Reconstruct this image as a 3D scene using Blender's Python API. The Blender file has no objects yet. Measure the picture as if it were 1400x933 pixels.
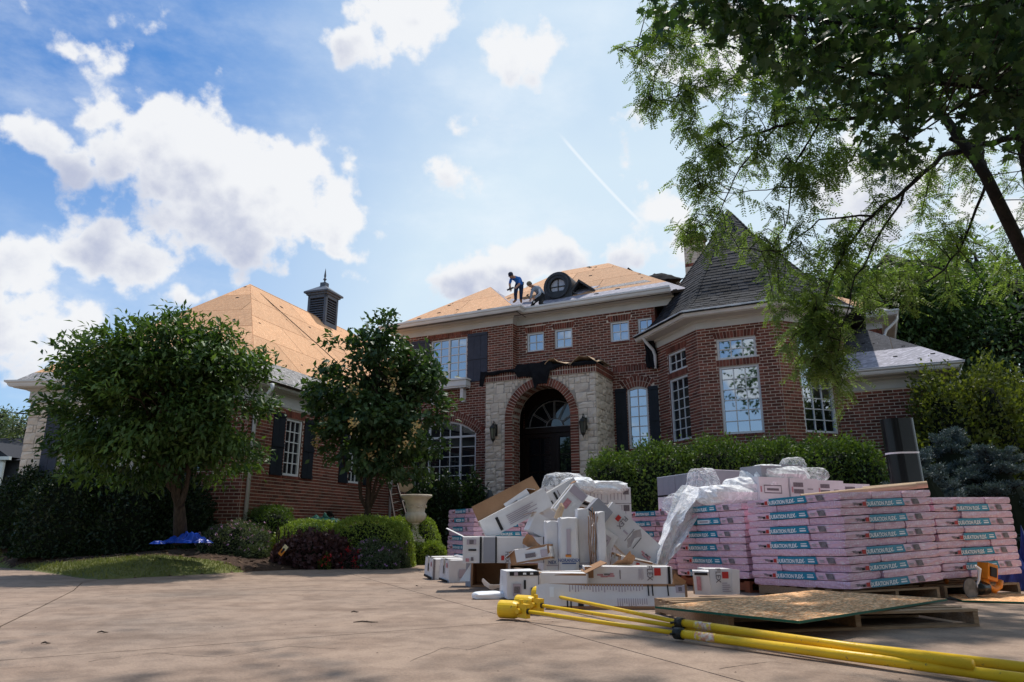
import bpy, bmesh, math, random
import numpy as np
from mathutils import Matrix, Vector, noise
random.seed(7); rng = np.random.default_rng(7)
R = math.radians
S = bpy.context.scene
COL = S.collection
# ------------------------------------------------------------------ camera
TILT = R(15.1); CAM_Z = 0.72; FPX = 960.0
cam = bpy.data.cameras.new('camera'); co = bpy.data.objects.new('camera', cam); COL.objects.link(co)
co.location = (0, 0, CAM_Z); co.rotation_euler = (R(90) + TILT, 0, 0)
cam.lens = FPX / 1400 * 36; cam.sensor_width = 36; cam.clip_end = 2000; cam.clip_start = 0.05
S.camera = co
# ------------------------------------------------------------------ sun, sky, exposure
SUN_AZ, SUN_EL = R(16), R(69)           # azimuth measured from +Y towards +X
sd = Vector((math.sin(SUN_AZ) * math.cos(SUN_EL), math.cos(SUN_AZ) * math.cos(SUN_EL), math.sin(SUN_EL)))
sl = bpy.data.lights.new('sun', 'SUN'); sl.energy = 3.6; sl.angle = R(1.2); sl.color = (1.0, 0.94, 0.86)
so = bpy.data.objects.new('sun', sl); COL.objects.link(so); so.rotation_euler = (-sd).to_track_quat('-Z', 'Y').to_euler()
so.location = (0, 0, 40)
S.view_settings.view_transform = 'Standard'; S.view_settings.look = 'None'
S.view_settings.exposure = 0.12; S.view_settings.gamma = 1.0; S.view_settings.use_curve_mapping = False

def pix(px, py, depth):
    """world point that the photograph shows at (px, py), at the given distance along the view axis"""
    x = (px - 700) / FPX * depth; v = -(py - 466.5) / FPX * depth
    return Vector((x, depth * math.cos(TILT) - v * math.sin(TILT), CAM_Z + depth * math.sin(TILT) + v * math.cos(TILT)))
def azel(px, py):
    p = pix(px, py, 1.0) - Vector((0, 0, CAM_Z)); p.normalize()
    return math.atan2(p.x, p.y), math.asin(p.z)

world = bpy.data.worlds.new('World'); S.world = world; world.use_nodes = True
nt = world.node_tree; N = nt.nodes; L = nt.links; N.clear()
def nd(t, tree=None, **k):
    n = (tree or nt).nodes.new(t)
    for a, b in k.items(): setattr(n, a, b)
    return n
def mth(op, a, b=None, c=None, tree=None, clamp=False):
    tr = tree or nt
    n = tr.nodes.new('ShaderNodeMath'); n.operation = op; n.use_clamp = clamp
    for i, v in enumerate((a, b, c)):
        if v is None: continue
        if isinstance(v, (int, float)): n.inputs[i].default_value = v
        else: tr.links.new(v, n.inputs[i])
    return n.outputs[0]
def mixc(fac, a, b, tree=None, blend='MIX'):
    tr = tree or nt
    n = tr.nodes.new('ShaderNodeMix'); n.data_type = 'RGBA'; n.blend_type = blend
    for s, v in ((n.inputs[0], fac), (n.inputs[6], a), (n.inputs[7], b)):
        if isinstance(v, (int, float)): s.default_value = v
        elif isinstance(v, tuple): s.default_value = (*v[:3], 1)
        else: tr.links.new(v, s)
    return n.outputs[2]
def sstep(v, lo, hi, tree=None):
    tr = tree or nt
    n = tr.nodes.new('ShaderNodeMapRange'); n.interpolation_type = 'SMOOTHSTEP'
    tr.links.new(v, n.inputs[0]); n.inputs[1].default_value = lo; n.inputs[2].default_value = hi
    return n.outputs[0]

sky = nd('ShaderNodeTexSky', sky_type='NISHITA', sun_disc=False, sun_elevation=SUN_EL, sun_rotation=SUN_AZ,
         altitude=200, air_density=1.0, dust_density=1.2, ozone_density=2.0)
tc = nd('ShaderNodeTexCoord'); sep = nd('ShaderNodeSeparateXYZ'); L.new(tc.outputs['Generated'], sep.inputs[0])
AZ = mth('ARCTAN2', sep.outputs[0], sep.outputs[1]); EL = mth('ARCSINE', sep.outputs[2])
# noise for the cloud outlines (in direction space, squeezed towards the horizon like a real cloud layer)
den = mth('ADD', mth('MAXIMUM', sep.outputs[2], 0.0), 0.28)
comb = nd('ShaderNodeCombineXYZ')
L.new(mth('DIVIDE', sep.outputs[0], den), comb.inputs[0]); L.new(mth('DIVIDE', sep.outputs[1], den), comb.inputs[1])
L.new(mth('MULTIPLY', sep.outputs[2], 1.6), comb.inputs[2])
def fbm(vec, scale, detail, rough=0.55, off=(0, 0, 0)):
    m = nd('ShaderNodeMapping'); m.inputs['Location'].default_value = off; L.new(vec, m.inputs[0])
    n = nd('ShaderNodeTexNoise'); n.inputs['Scale'].default_value = scale; n.inputs['Detail'].default_value = detail
    n.inputs['Roughness'].default_value = rough; L.new(m.outputs[0], n.inputs[0]); return n.outputs[0]
DIRV = tc.outputs['Generated']
nf = fbm(DIRV, 9.0, 9, 0.6, (3.1, 1.7, 0.4)); nl = fbm(DIRV, 3.2, 4, 0.5, (0.3, 5.1, 2.0))
# the cumulus of the photograph: (px, py, half width px, half height px, weight)
CL = [(150, 135, 60, 75, 1), (205, 195, 95, 70, 1), (275, 235, 110, 75, 1), (370, 275, 110, 70, 1.05), (300, 310, 120, 50, .95), (430, 305, 60, 32, .9),
      (110, 70, 60, 30, .7), (45, 190, 75, 32, .85), (95, 225, 50, 30, .7), (20, 365, 55, 50, .85), (30, 455, 90, 60, .95), (165, 350, 80, 48, .85),
      (255, 405, 40, 20, .7), (110, 425, 60, 30, .6), (560, 30, 75, 50, .85), (490, 62, 50, 32, .75), (700, 85, 70, 42, .8), (745, 60, 45, 40, .6), (620, 165, 45, 26, .6), (600, 140, 30, 20, .5),
      (830, 150, 70, 40, .62), (640, 385, 70, 30, .9), (760, 350, 75, 30, .95), (860, 345, 60, 42, .9), (700, 372, 60, 22, .8), (925, 330, 45, 50, .7),
      (1000, 60, 140, 80, .6), (480, 378, 30, 10, .45), (1250, 250, 150, 90, .6), (620, 240, 30, 22, .4)]
field = None; gsum = None; usum = None
for (cx, cy, rx, ry, w) in CL:
    a, e = azel(cx, cy); a2, _ = azel(cx + rx, cy); _, e2 = azel(cx, cy - ry)
    ra = abs(a2 - a); re = abs(e2 - e)
    dx = mth('DIVIDE', mth('SUBTRACT', AZ, a), ra); dy = mth('DIVIDE', mth('SUBTRACT', EL, e), re)
    d2 = mth('ADD', mth('MULTIPLY', dx, dx), mth('MULTIPLY', dy, dy))
    g = mth('MULTIPLY', mth('EXPONENT', mth('MULTIPLY', d2, -0.8)), w)
    field = g if field is None else mth('MAXIMUM', field, g)
    gu = mth('MULTIPLY', g, mth('MULTIPLY', mth('ADD', dy, mth('MULTIPLY', dx, 0.45)), -1.0)); gsum = g if gsum is None else mth('ADD', gsum, g); usum = gu if usum is None else mth('ADD', usum, gu)
# elsewhere (outside the frame) an ordinary broken cumulus layer
nb = fbm(comb.outputs[0], 1.15, 5, 0.5, (7, 3, 1))
outside = mth('MULTIPLY', sstep(nb, 0.50, 0.66), 0.85)
behind = sstep(mth('ABSOLUTE', AZ), 0.75, 1.0)
high = sstep(EL, 0.80, 0.98)
field = mth('MAXIMUM', field, mth('MULTIPLY', outside, mth('MAXIMUM', behind, high)))
def puff(scale, off):
    m = nd('ShaderNodeMapping'); m.inputs['Location'].default_value = off; L.new(DIRV, m.inputs[0])
    w = nd('ShaderNodeTexNoise'); w.inputs['Scale'].default_value = scale * .8; w.inputs['Detail'].default_value = 4; L.new(m.outputs[0], w.inputs[0])
    ad = nd('ShaderNodeVectorMath', operation='MULTIPLY_ADD'); L.new(w.outputs['Color'], ad.inputs[0]); ad.inputs[1].default_value = (1.1 / scale,) * 3; L.new(m.outputs[0], ad.inputs[2])
    v = nd('ShaderNodeTexVoronoi', feature='SMOOTH_F1'); v.inputs['Scale'].default_value = scale; v.inputs['Smoothness'].default_value = 0.35; L.new(ad.outputs[0], v.inputs['Vector'])
    return mth('SUBTRACT', 0.45, v.outputs['Distance'])
pf = mth('ADD', mth('MULTIPLY', puff(17.0, (1, 2, 3)), 0.55), mth('MULTIPLY', puff(44.0, (4, 1, 2)), 0.30))
dens = mth('ADD', mth('ADD', field, mth('MULTIPLY', mth('SUBTRACT', nf, 0.5), 2.3)), pf)
cover = sstep(dens, 0.25, 0.56)
under = mth('DIVIDE', usum, mth('ADD', gsum, 0.25))     # the side of each cloud away from the sun
core = sstep(mth('ADD', mth('ADD', mth('MULTIPLY', dens, 0.9), mth('MULTIPLY', under, 0.75)), mth('MULTIPLY', mth('SUBTRACT', nl, 0.5), 1.5)), 0.55, 1.45)
# clear sky: physical sky, thinned by bright haze towards the sun side and the horizon
clear = mixc(1.0, sky.outputs[0], (0.024, 0.078, 0.130), blend='MULTIPLY')
hz = mth('ADD', mth('MULTIPLY', sstep(AZ, -0.64, 0.04), 0.84), mth('MULTIPLY', mth('SUBTRACT', 1.0, sstep(EL, 0.02, 0.66)), 0.58))
hz = mth('MULTIPLY', hz, mth('ADD', 0.72, mth('MULTIPLY', nl, 0.5)), clamp=True)
hz = mth('MINIMUM', mth('ADD', hz, 0.0), 0.93)
clear2 = mixc(hz, clear, (0.66, 0.79, 0.88))
cir = fbm(comb.outputs[0], 2.2, 7, 0.62, (2, 9, 4)); cir2 = fbm(DIRV, 2.1, 3, 0.5, (8, 2, 4))
clear2 = mixc(mth('MULTIPLY', mth('MULTIPLY', sstep(cir, 0.42, 0.75), sstep(cir2, 0.35, 0.62)), 0.55), clear2, (0.86, 0.91, 0.95))
# a thin old contrail
(ca0, ce0), (ca1, ce1) = azel(762, 180), azel(890, 318); cl_ = math.hypot(ca1 - ca0, ce1 - ce0); cux, cuy = (ca1 - ca0) / cl_, (ce1 - ce0) / cl_
rx_ = mth('SUBTRACT', AZ, ca0); ry_ = mth('SUBTRACT', EL, ce0)
along = mth('ADD', mth('MULTIPLY', rx_, cux), mth('MULTIPLY', ry_, cuy)); across = mth('ABSOLUTE', mth('SUBTRACT', mth('MULTIPLY', rx_, cuy), mth('MULTIPLY', ry_, cux)))
trail = mth('MULTIPLY', mth('SUBTRACT', 1.0, sstep(across, 0.0005, 0.0035)), mth('MULTIPLY', sstep(along, 0.0, 0.03), mth('SUBTRACT', 1.0, sstep(along, cl_ * .8, cl_))))
clear2 = mixc(mth('MULTIPLY', trail, 0.45), clear2, (0.93, 0.95, 0.97))
cloudc = mixc(core, (0.84, 0.85, 0.87), (0.46, 0.50, 0.64))
skyc = mixc(mth('MULTIPLY', cover, 0.97), clear2, cloudc)
# a dark grey-green band under the horizon
skyc = mixc(sstep(EL, -0.06, -0.01), (0.10, 0.10, 0.08), skyc)
bg = nd('ShaderNodeBackground'); L.new(skyc, bg.inputs[0]); bg.inputs[1].default_value = 1.0
wo = nd('ShaderNodeOutputWorld'); L.new(bg.outputs[0], wo.inputs[0])

# ------------------------------------------------------------------ object helpers
WM = {}
def tag(o, label=None, cat=None, group=None, kind=None):
    if label: o['label'] = label
    if cat: o['category'] = cat
    if group: o['group'] = group
    if kind: o['kind'] = kind
    return o
def place(o, parent, M):
    WM[o] = M.copy()
    if parent is not None:
        o.parent = parent; o.matrix_basis = WM[parent].inverted() @ M
    else: o.matrix_basis = M
    return o
I4 = Matrix.Identity(4)
def empty(name, M, **k):
    o = bpy.data.objects.new(name, None); o.empty_display_size = 0.2; COL.objects.link(o); place(o, None, M); tag(o, **k); return o
def objm(name, me, parent=None, M=I4, **k):
    o = bpy.data.objects.new(name, me); COL.objects.link(o); place(o, parent, M); tag(o, **k); return o
def T(x, y, z): return Matrix.Translation((x, y, z))
def RZ(a): return Matrix.Rotation(a, 4, 'Z')
def RX(a): return Matrix.Rotation(a, 4, 'X')
def RY(a): return Matrix.Rotation(a, 4, 'Y')
def basis(o, x, y, z):
    m = Matrix((x, y, z)).transposed().to_4x4(); m.translation = o; return m

class MB:
    def __init__(s): s.v = []; s.f = []; s.m = []; s.t = []; s.n = 0
    def add(s, vs, fs, mi=0, tint=0.0, X=None):
        b = len(s.v)
        if X is not None: vs = [X @ Vector(p) for p in vs]
        s.v.extend([tuple(p) for p in vs]); s.t.extend([tint] * len(vs))
        for f in fs: s.f.append(tuple(i + b for i in f)); s.m.append(mi)
    def box(s, x0, x1, y0, y1, z0, z1, mi=0, tint=0.0, X=None, back=True):
        vs = [(x0, y0, z0), (x1, y0, z0), (x1, y1, z0), (x0, y1, z0), (x0, y0, z1), (x1, y0, z1), (x1, y1, z1), (x0, y1, z1)]
        fs = [(0, 1, 5, 4), (1, 2, 6, 5), (3, 0, 4, 7), (4, 5, 6, 7), (3, 2, 1, 0)]
        if back: fs.append((2, 3, 7, 6))
        s.add([Vector(p) for p in vs], fs, mi, tint, X)
    def bar(s, a, b, w, h, mi=0, up=(0, 0, 1), tint=0.0):
        a = Vector(a); b = Vector(b); d = (b - a); l = d.length
        if l < 1e-6: return
        d.normalize(); u = Vector(up)
        if abs(d.dot(u)) > .98: u = Vector((0, 1, 0))
        r = d.cross(u).normalized(); u = r.cross(d).normalized()
        X = basis(a, d, r, u); s.box(0, l, -w / 2, w / 2, -h / 2, h / 2, mi, tint, X)
    def prism(s, poly, X, z0, z1, mi=0, tint=0.0):
        n = len(poly); vs = [Vector((p[0], p[1], z0)) for p in poly] + [Vector((p[0], p[1], z1)) for p in poly]
        fs = [tuple(range(n))[::-1], tuple(range(n, 2 * n))] + [(i, (i + 1) % n, n + (i + 1) % n, n + i) for i in range(n)]
        s.add(vs, fs, mi, tint, X)
    def tube(s, pts, rad, seg=8, mi=0, cap=True, tint=0.0):
        pts = [Vector(p) for p in pts]; n = len(pts)
        if not hasattr(rad, '__len__'): rad = [rad] * n
        vs = []; prev = None
        for i, p in enumerate(pts):
            d = (pts[min(i + 1, n - 1)] - pts[max(i - 1, 0)]).normalized()
            if prev is None: r = d.cross(Vector((0, 0, 1))); r = r if r.length > .1 else d.cross(Vector((0, 1, 0)))
            else: r = prev - d * prev.dot(d)
            r.normalize(); prev = r; u = d.cross(r)
            for k in range(seg):
                a = 2 * math.pi * k / seg; vs.append(p + (r * math.cos(a) + u * math.sin(a)) * rad[i])
        fs = [(i * seg + k, i * seg + (k + 1) % seg, (i + 1) * seg + (k + 1) % seg, (i + 1) * seg + k) for i in range(n - 1) for k in range(seg)]
        if cap: fs += [tuple(range(seg))[::-1], tuple(range((n - 1) * seg, n * seg))]
        s.add(vs, fs, mi, tint)
    def lathe(s, prof, seg=24, X=I4, mi=0, sq=0):
        vs = []; n = len(prof)
        for (r, z) in prof:
            for k in range(seg):
                a = 2 * math.pi * k / seg; vs.append(Vector((r * math.cos(a), r * math.sin(a), z)))
        fs = [(i * seg + k, i * seg + (k + 1) % seg, (i + 1) * seg + (k + 1) % seg, (i + 1) * seg + k) for i in range(n - 1) for k in range(seg)]
        fs += [tuple(range(seg))[::-1], tuple(range((n - 1) * seg, n * seg))]
        s.add(vs, fs, mi, 0, X)
    def mesh(s, name, mats, smooth=False):
        me = bpy.data.meshes.new(name); me.from_pydata(s.v, [], s.f)
        for m in (mats if isinstance(mats, (list, tuple)) else [mats]): me.materials.append(m)
        if s.m and max(s.m) > 0: me.polygons.foreach_set('material_index', s.m)
        if any(s.t):
            at = me.attributes.new('tint', 'FLOAT', 'POINT'); at.data.foreach_set('value', s.t)
        if smooth: me.polygons.foreach_set('use_smooth', [True] * len(me.polygons))
        me.update(); return me
    def build(s, name, mats, parent=None, M=I4, smooth=False, **k):
        return objm(name, s.mesh(name, mats, smooth), parent, M, **k)

def npmesh(name, V, F, mat, tint=None, smooth=False):
    me = bpy.data.meshes.new(name); n = len(F); k = F.shape[1]
    me.vertices.add(len(V)); me.vertices.foreach_set('co', np.asarray(V, np.float32).ravel())
    me.loops.add(n * k); me.loops.foreach_set('vertex_index', F.astype(np.int32).ravel())
    me.polygons.add(n); me.polygons.foreach_set('loop_start', np.arange(0, n * k, k, dtype=np.int32))
    if smooth: me.polygons.foreach_set('use_smooth', np.ones(n, bool))
    if tint is not None:
        at = me.attributes.new('tint', 'FLOAT', 'POINT'); at.data.foreach_set('value', np.asarray(tint, np.float32))
    me.materials.append(mat); me.update(calc_edges=True); return me

# ------------------------------------------------------------------ materials
def material(name, c1, c2=None, rough=0.8, scale=5.0, bump=0.0, bscale=None, metal=0.0, spec=0.3, tint=0.0, objrand=0.0, detail=6, c3=None, c3t=(0.55, 0.7), c3scale=2.0, coat=0.0, stretch=None, coords='Object', bdist=0.02):
    m = bpy.data.materials.new(name); m.use_nodes = True; t = m.node_tree; t.nodes.clear()
    out = t.nodes.new('ShaderNodeOutputMaterial'); b = t.nodes.new('ShaderNodeBsdfPrincipled'); t.links.new(b.outputs[0], out.inputs[0])
    b.inputs['Roughness'].default_value = rough; b.inputs['Metallic'].default_value = metal; b.inputs['Specular IOR Level'].default_value = spec
    if coat: b.inputs['Coat Weight'].default_value = coat; b.inputs['Coat Roughness'].default_value = 0.12
    tcn = t.nodes.new('ShaderNodeTexCoord'); vec = tcn.outputs[coords]
    if stretch:
        mp = t.nodes.new('ShaderNodeMapping'); mp.inputs['Scale'].default_value = stretch; t.links.new(vec, mp.inputs[0]); vec = mp.outputs[0]
    def nz(sc, dt=detail):
        n = t.nodes.new('ShaderNodeTexNoise'); n.inputs['Scale'].default_value = sc; n.inputs['Detail'].default_value = dt; t.links.new(vec, n.inputs[0]); return n.outputs[0]
    c2 = c2 or c1
    col = mixc(sstep(nz(scale), 0.3, 0.7, t), c1, c2, t)
    if c3: col = mixc(sstep(nz(c3scale, 8), c3t[0], c3t[1], t), col, c3, t)
    if tint or objrand:
        val = 0.0
        if tint:
            a = t.nodes.new('ShaderNodeAttribute'); a.attribute_name = 'tint'; val = a.outputs['Fac']
        if objrand:
            oi = t.nodes.new('ShaderNodeObjectInfo'); val = mth('FRACT', mth('ADD', val, oi.outputs['Random'], tree=t), tree=t)
        k = max(tint, objrand)
        f = mth('ADD', mth('MULTIPLY', val, 2 * k, tree=t), 1 - k, tree=t)
        cc = t.nodes.new('ShaderNodeCombineColor')
        for i in range(3): t.links.new(f, cc.inputs[i])
        col = mixc(1.0, col, cc.outputs[0], t, 'MULTIPLY')
    t.links.new(col, b.inputs['Base Color'])
    if bump:
        bn = t.nodes.new('ShaderNodeBump'); bn.inputs['Strength'].default_value = bump; bn.inputs['Distance'].default_value = bdist
        t.links.new(nz(bscale or scale * 3), bn.inputs['Height']); t.links.new(bn.outputs[0], b.inputs['Normal'])
    m['b'] = b.name
    return m
def leafmat(name, dark, light, trans=0.35, rough=0.5):
    m = bpy.data.materials.new(name); m.use_nodes = True; t = m.node_tree; t.nodes.clear()
    out = t.nodes.new('ShaderNodeOutputMaterial'); b = t.nodes.new('ShaderNodeBsdfPrincipled'); tr = t.nodes.new('ShaderNodeBsdfTranslucent'); mx = t.nodes.new('ShaderNodeMixShader')
    a = t.nodes.new('ShaderNodeAttribute'); a.attribute_name = 'tint'
    col = mixc(a.outputs['Fac'], dark, light, t)
    t.links.new(col, b.inputs['Base Color']); b.inputs['Roughness'].default_value = rough; b.inputs['Specular IOR Level'].default_value = 0.35
    tcol = mixc(1.0, col, (1.25, 1.35, 0.5), t, 'MULTIPLY'); t.links.new(tcol, tr.inputs[0])
    mx.inputs[0].default_value = trans; t.links.new(b.outputs[0], mx.inputs[1]); t.links.new(tr.outputs[0], mx.inputs[2]); t.links.new(mx.outputs[0], out.inputs[0])
    return m
def glassmat(name, tintc=(0.72, 0.82, 0.92), refl=0.5, dark=(0.012, 0.014, 0.018)):
    m = bpy.data.materials.new(name); m.use_nodes = True; t = m.node_tree; t.nodes.clear()
    out = t.nodes.new('ShaderNodeOutputMaterial'); g = t.nodes.new('ShaderNodeBsdfGlossy'); d = t.nodes.new('ShaderNodeBsdfDiffuse'); mx = t.nodes.new('ShaderNodeMixShader')
    g.inputs['Color'].default_value = (*tintc, 1); g.inputs['Roughness'].default_value = 0.02; d.inputs['Color'].default_value = (*dark, 1)
    lw = t.nodes.new('ShaderNodeLayerWeight'); lw.inputs[0].default_value = 0.25
    f = mth('ADD', mth('MULTIPLY', lw.outputs['Fresnel'], 0.6, tree=t), refl, tree=t, clamp=True)
    nz = t.nodes.new('ShaderNodeTexNoise'); nz.inputs['Scale'].default_value = 1.7; bn = t.nodes.new('ShaderNodeBump'); bn.inputs['Strength'].default_value = 0.08
    tcn = t.nodes.new('ShaderNodeTexCoord'); t.links.new(tcn.outputs['Object'], nz.inputs[0]); t.links.new(nz.outputs[0], bn.inputs['Height']); t.links.new(bn.outputs[0], g.inputs['Normal'])
    t.links.new(f, mx.inputs[0]); t.links.new(d.outputs[0], mx.inputs[1]); t.links.new(g.outputs[0], mx.inputs[2]); t.links.new(mx.outputs[0], out.inputs[0]); return m
def filmmat(name, alpha=0.35, col=(0.9, 0.92, 0.95)):
    m = bpy.data.materials.new(name); m.use_nodes = True; t = m.node_tree; b = t.nodes['Principled BSDF']
    b.inputs['Base Color'].default_value = (*col, 1); b.inputs['Roughness'].default_value = 0.5; b.inputs['Specular IOR Level'].default_value = 0.3; b.inputs['Subsurface Weight'].default_value = 0.0
    tcn = t.nodes.new('ShaderNodeTexCoord'); n = t.nodes.new('ShaderNodeTexNoise'); n.inputs['Scale'].default_value = 6; n.inputs['Detail'].default_value = 3; n.inputs['Distortion'].default_value = 2.5
    t.links.new(tcn.outputs['Object'], n.inputs[0]); bn = t.nodes.new('ShaderNodeBump'); bn.inputs['Strength'].default_value = 0.28; bn.inputs['Distance'].default_value = 0.02
    t.links.new(n.outputs[0], bn.inputs['Height']); t.links.new(bn.outputs[0], b.inputs['Normal'])
    t.links.new(mth('ADD', mth('MULTIPLY', sstep(n.outputs[0], 0.42, 0.66, t), 0.35, tree=t), alpha, tree=t), b.inputs['Alpha']); return m

K = {}
def weather(m):
    """worn concrete: broad patches, fine aggregate grain and pale scuffs multiplied over the base colour"""
    t = m.node_tree; b = t.nodes['Principled BSDF']; src = b.inputs['Base Color'].links[0].from_socket; tcn = t.nodes.new('ShaderNodeTexCoord'); col = src
    for sc, dt, lo, hi, ca, cb in ((300, 2, .35, .65, (.80, .79, .78), (1.12, 1.12, 1.12)), (55, 4, .38, .62, (.90, .90, .90), (1.06, 1.06, 1.05)), (5.5, 8, .40, .66, (1.05, 1.05, 1.04), (.84, .83, .82)), (1.6, 6, .45, .62, (1, 1, 1), (.82, .80, .79))):
        n = t.nodes.new('ShaderNodeTexNoise'); n.inputs['Scale'].default_value = sc; n.inputs['Detail'].default_value = dt; n.inputs['Distortion'].default_value = .4; t.links.new(tcn.outputs['Object'], n.inputs[0])
        col = mixc(1.0, col, mixc(sstep(n.outputs[0], lo, hi, t), ca, cb, t), t, 'MULTIPLY')
    # long drag and tyre smears across the drive
    mp = t.nodes.new('ShaderNodeMapping'); mp.inputs['Rotation'].default_value = (0, 0, .35); mp.inputs['Scale'].default_value = (.25, 2.4, 1); t.links.new(tcn.outputs['Object'], mp.inputs[0])
    n = t.nodes.new('ShaderNodeTexNoise'); n.inputs['Scale'].default_value = 1.1; n.inputs['Detail'].default_value = 7; t.links.new(mp.outputs[0], n.inputs[0])
    col = mixc(1.0, col, mixc(sstep(n.outputs[0], .52, .70, t), (1, 1, 1), (.87, .855, .845), t), t, 'MULTIPLY'); t.links.new(col, b.inputs['Base Color'])
K['brick'] = material('brick_red', (0.215, 0.068, 0.043), (0.145, 0.050, 0.034), 0.85, 14, 0.25, 60, tint=0.42, objrand=0.42)
K['mortar'] = material('mortar', (0.76, 0.66, 0.55), (0.66, 0.57, 0.47), 0.95, 9, 0.3, 80)
K['stone'] = material('limestone', (0.74, 0.63, 0.51), (0.61, 0.515, 0.42), 0.9, 6, 0.45, 26, tint=0.11, objrand=0.11, bdist=0.03)
K['stone2'] = None
K['smortar'] = material('stone_mortar', (0.42, 0.37, 0.31), (0.36, 0.31, 0.26), 0.95, 9, 0.3, 60)
K['white'] = material('white_paint', (0.74, 0.74, 0.73), (0.66, 0.66, 0.65), 0.45, 2, 0.03, 30)
K['frieze'] = material('frieze_paint', (0.60, 0.585, 0.55), (0.54, 0.53, 0.50), 0.6, 2, 0.03, 30)
K['osb'] = material('roof_sheathing', (0.66, 0.37, 0.20), (0.56, 0.29, 0.145), 0.8, 26, 0.25, 60, tint=0.17, objrand=0.17, c3=(0.74, 0.47, 0.28), c3t=(0.52, 0.62), c3scale=34)
K['board'] = material('strand_board', (0.88, 0.50, 0.26), (0.60, 0.30, 0.14), 0.95, 17, 0.3, 40, c3=(0.90, 0.68, 0.44), c3t=(0.5, 0.56), c3scale=34, stretch=(1, 2.0, 1), spec=.1)
K['under'] = material('roof_underlayment', (0.31, 0.30, 0.35), (0.22, 0.21, 0.255), 0.7, 5, 0.6, 7, c3=(0.42, 0.40, 0.47), c3t=(0.5, 0.62), c3scale=7, stretch=(1, 3, 1))
K['dust'] = material('stripped_roof_edge', (0.30, 0.28, 0.27), (0.17, 0.16, 0.16), 0.8, 9, 0.6, 25, c3=(0.45, 0.42, 0.42), c3t=(0.52, 0.6), c3scale=16)
K['shingle'] = material('asphalt_shingle', (0.030, 0.032, 0.038), (0.018, 0.019, 0.024), 0.85, 20, 0.3, 120, tint=0.45, objrand=0.45)
K['felt'] = material('black_felt', (0.009, 0.009, 0.011), (0.016, 0.016, 0.018), 0.9, 6, 0.5, 14, spec=.1)
K['shutter'] = material('shutter_paint', (0.050, 0.056, 0.080), (0.038, 0.043, 0.062), 0.6, 8, 0.15, 40)
K['shutterd'] = material('shutter_dark_paint', (0.016, 0.021, 0.030), (0.012, 0.016, 0.022), 0.6, 8, 0.15, 40)
K['glass'] = glassmat('window_glass'); K['glassd'] = glassmat('window_glass_dark', (0.6, 0.68, 0.72), 0.10)
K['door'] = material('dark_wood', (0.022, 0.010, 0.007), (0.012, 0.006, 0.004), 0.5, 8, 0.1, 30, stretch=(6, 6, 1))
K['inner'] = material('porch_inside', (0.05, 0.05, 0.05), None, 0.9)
K['iron'] = material('aged_iron', (0.03, 0.032, 0.03), (0.05, 0.045, 0.035), 0.5, 10, 0.2, 40, metal=0.5)
K['lampglass'] = glassmat('lantern_glass', (0.6, 0.6, 0.55), 0.25, (0.12, 0.12, 0.10))
K['cupola'] = material('cupola_paint', (0.105, 0.120, 0.150), (0.085, 0.098, 0.125), 0.5, 4, 0.1, 30)
K['concrete'] = material('driveway_concrete', (0.365, 0.265, 0.202), (0.305, 0.225, 0.175), 0.85, 0.7, 0.35, 70, c3=(0.225, 0.180, 0.150), c3t=(0.48, 0.80), c3scale=0.42, detail=12)
weather(K['concrete'])
K['joint'] = material('joint_dirt', (0.06, 0.045, 0.035), None, 0.95)
K['grass'] = leafmat('grass_blades', (0.10, 0.125, 0.028), (0.23, 0.235, 0.075), 0.3)
K['turf'] = material('turf_soil', (0.10, 0.12, 0.035), (0.15, 0.15, 0.055), 0.95, 5, 0.4, 60)
K['mulch'] = material('mulch', (0.075, 0.043, 0.027), (0.035, 0.020, 0.013), 0.95, 22, 0.9, 60, c3=(0.16, 0.10, 0.07), c3t=(0.6, 0.66), c3scale=60)
K['field'] = material('far_ground', (0.06, 0.075, 0.03), (0.08, 0.085, 0.04), 0.95, 0.2)
K['bark'] = material('bark', (0.085, 0.062, 0.045), (0.045, 0.034, 0.026), 0.9, 12, 0.8, 30, stretch=(3, 3, 0.6))
K['barkd'] = material('dark_bark', (0.030, 0.026, 0.022), (0.018, 0.016, 0.014), 0.9, 12, 0.8, 30)
K['leaf1'] = leafmat('tree_leaves', (0.026, 0.062, 0.020), (0.13, 0.21, 0.050), 0.32)
K['leaf2'] = leafmat('dark_leaves', (0.026, 0.060, 0.024), (0.095, 0.155, 0.055), 0.3)
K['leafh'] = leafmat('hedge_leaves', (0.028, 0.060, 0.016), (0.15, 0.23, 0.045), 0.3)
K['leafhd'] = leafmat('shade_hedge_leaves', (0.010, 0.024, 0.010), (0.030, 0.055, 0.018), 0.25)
K['leafb'] = leafmat('boxwood_leaves', (0.12, 0.19, 0.030), (0.38, 0.47, 0.095), 0.3)
K['leafy'] = leafmat('yellow_green_leaves', (0.055, 0.080, 0.016), (0.17, 0.19, 0.042), 0.4)
K['leafl'] = leafmat('locust_leaves', (0.075, 0.125, 0.045), (0.21, 0.29, 0.095), 0.52)
K['leafm'] = leafmat('maple_leaves', (0.016, 0.045, 0.026), (0.075, 0.140, 0.045), 0.30)
K['leafs'] = leafmat('spruce_needles', (0.028, 0.048, 0.054), (0.10, 0.145, 0.16), 0.1)
K['leafp'] = leafmat('purple_leaves', (0.045, 0.018, 0.022), (0.15, 0.075, 0.080), 0.2)
K['leafg'] = leafmat('grey_green_leaves', (0.055, 0.085, 0.045), (0.15, 0.18, 0.10), 0.3)
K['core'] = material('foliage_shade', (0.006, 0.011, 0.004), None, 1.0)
K['flower'] = leafmat('lilac_flowers', (0.30, 0.14, 0.36), (0.50, 0.30, 0.52), 0.3)
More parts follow.
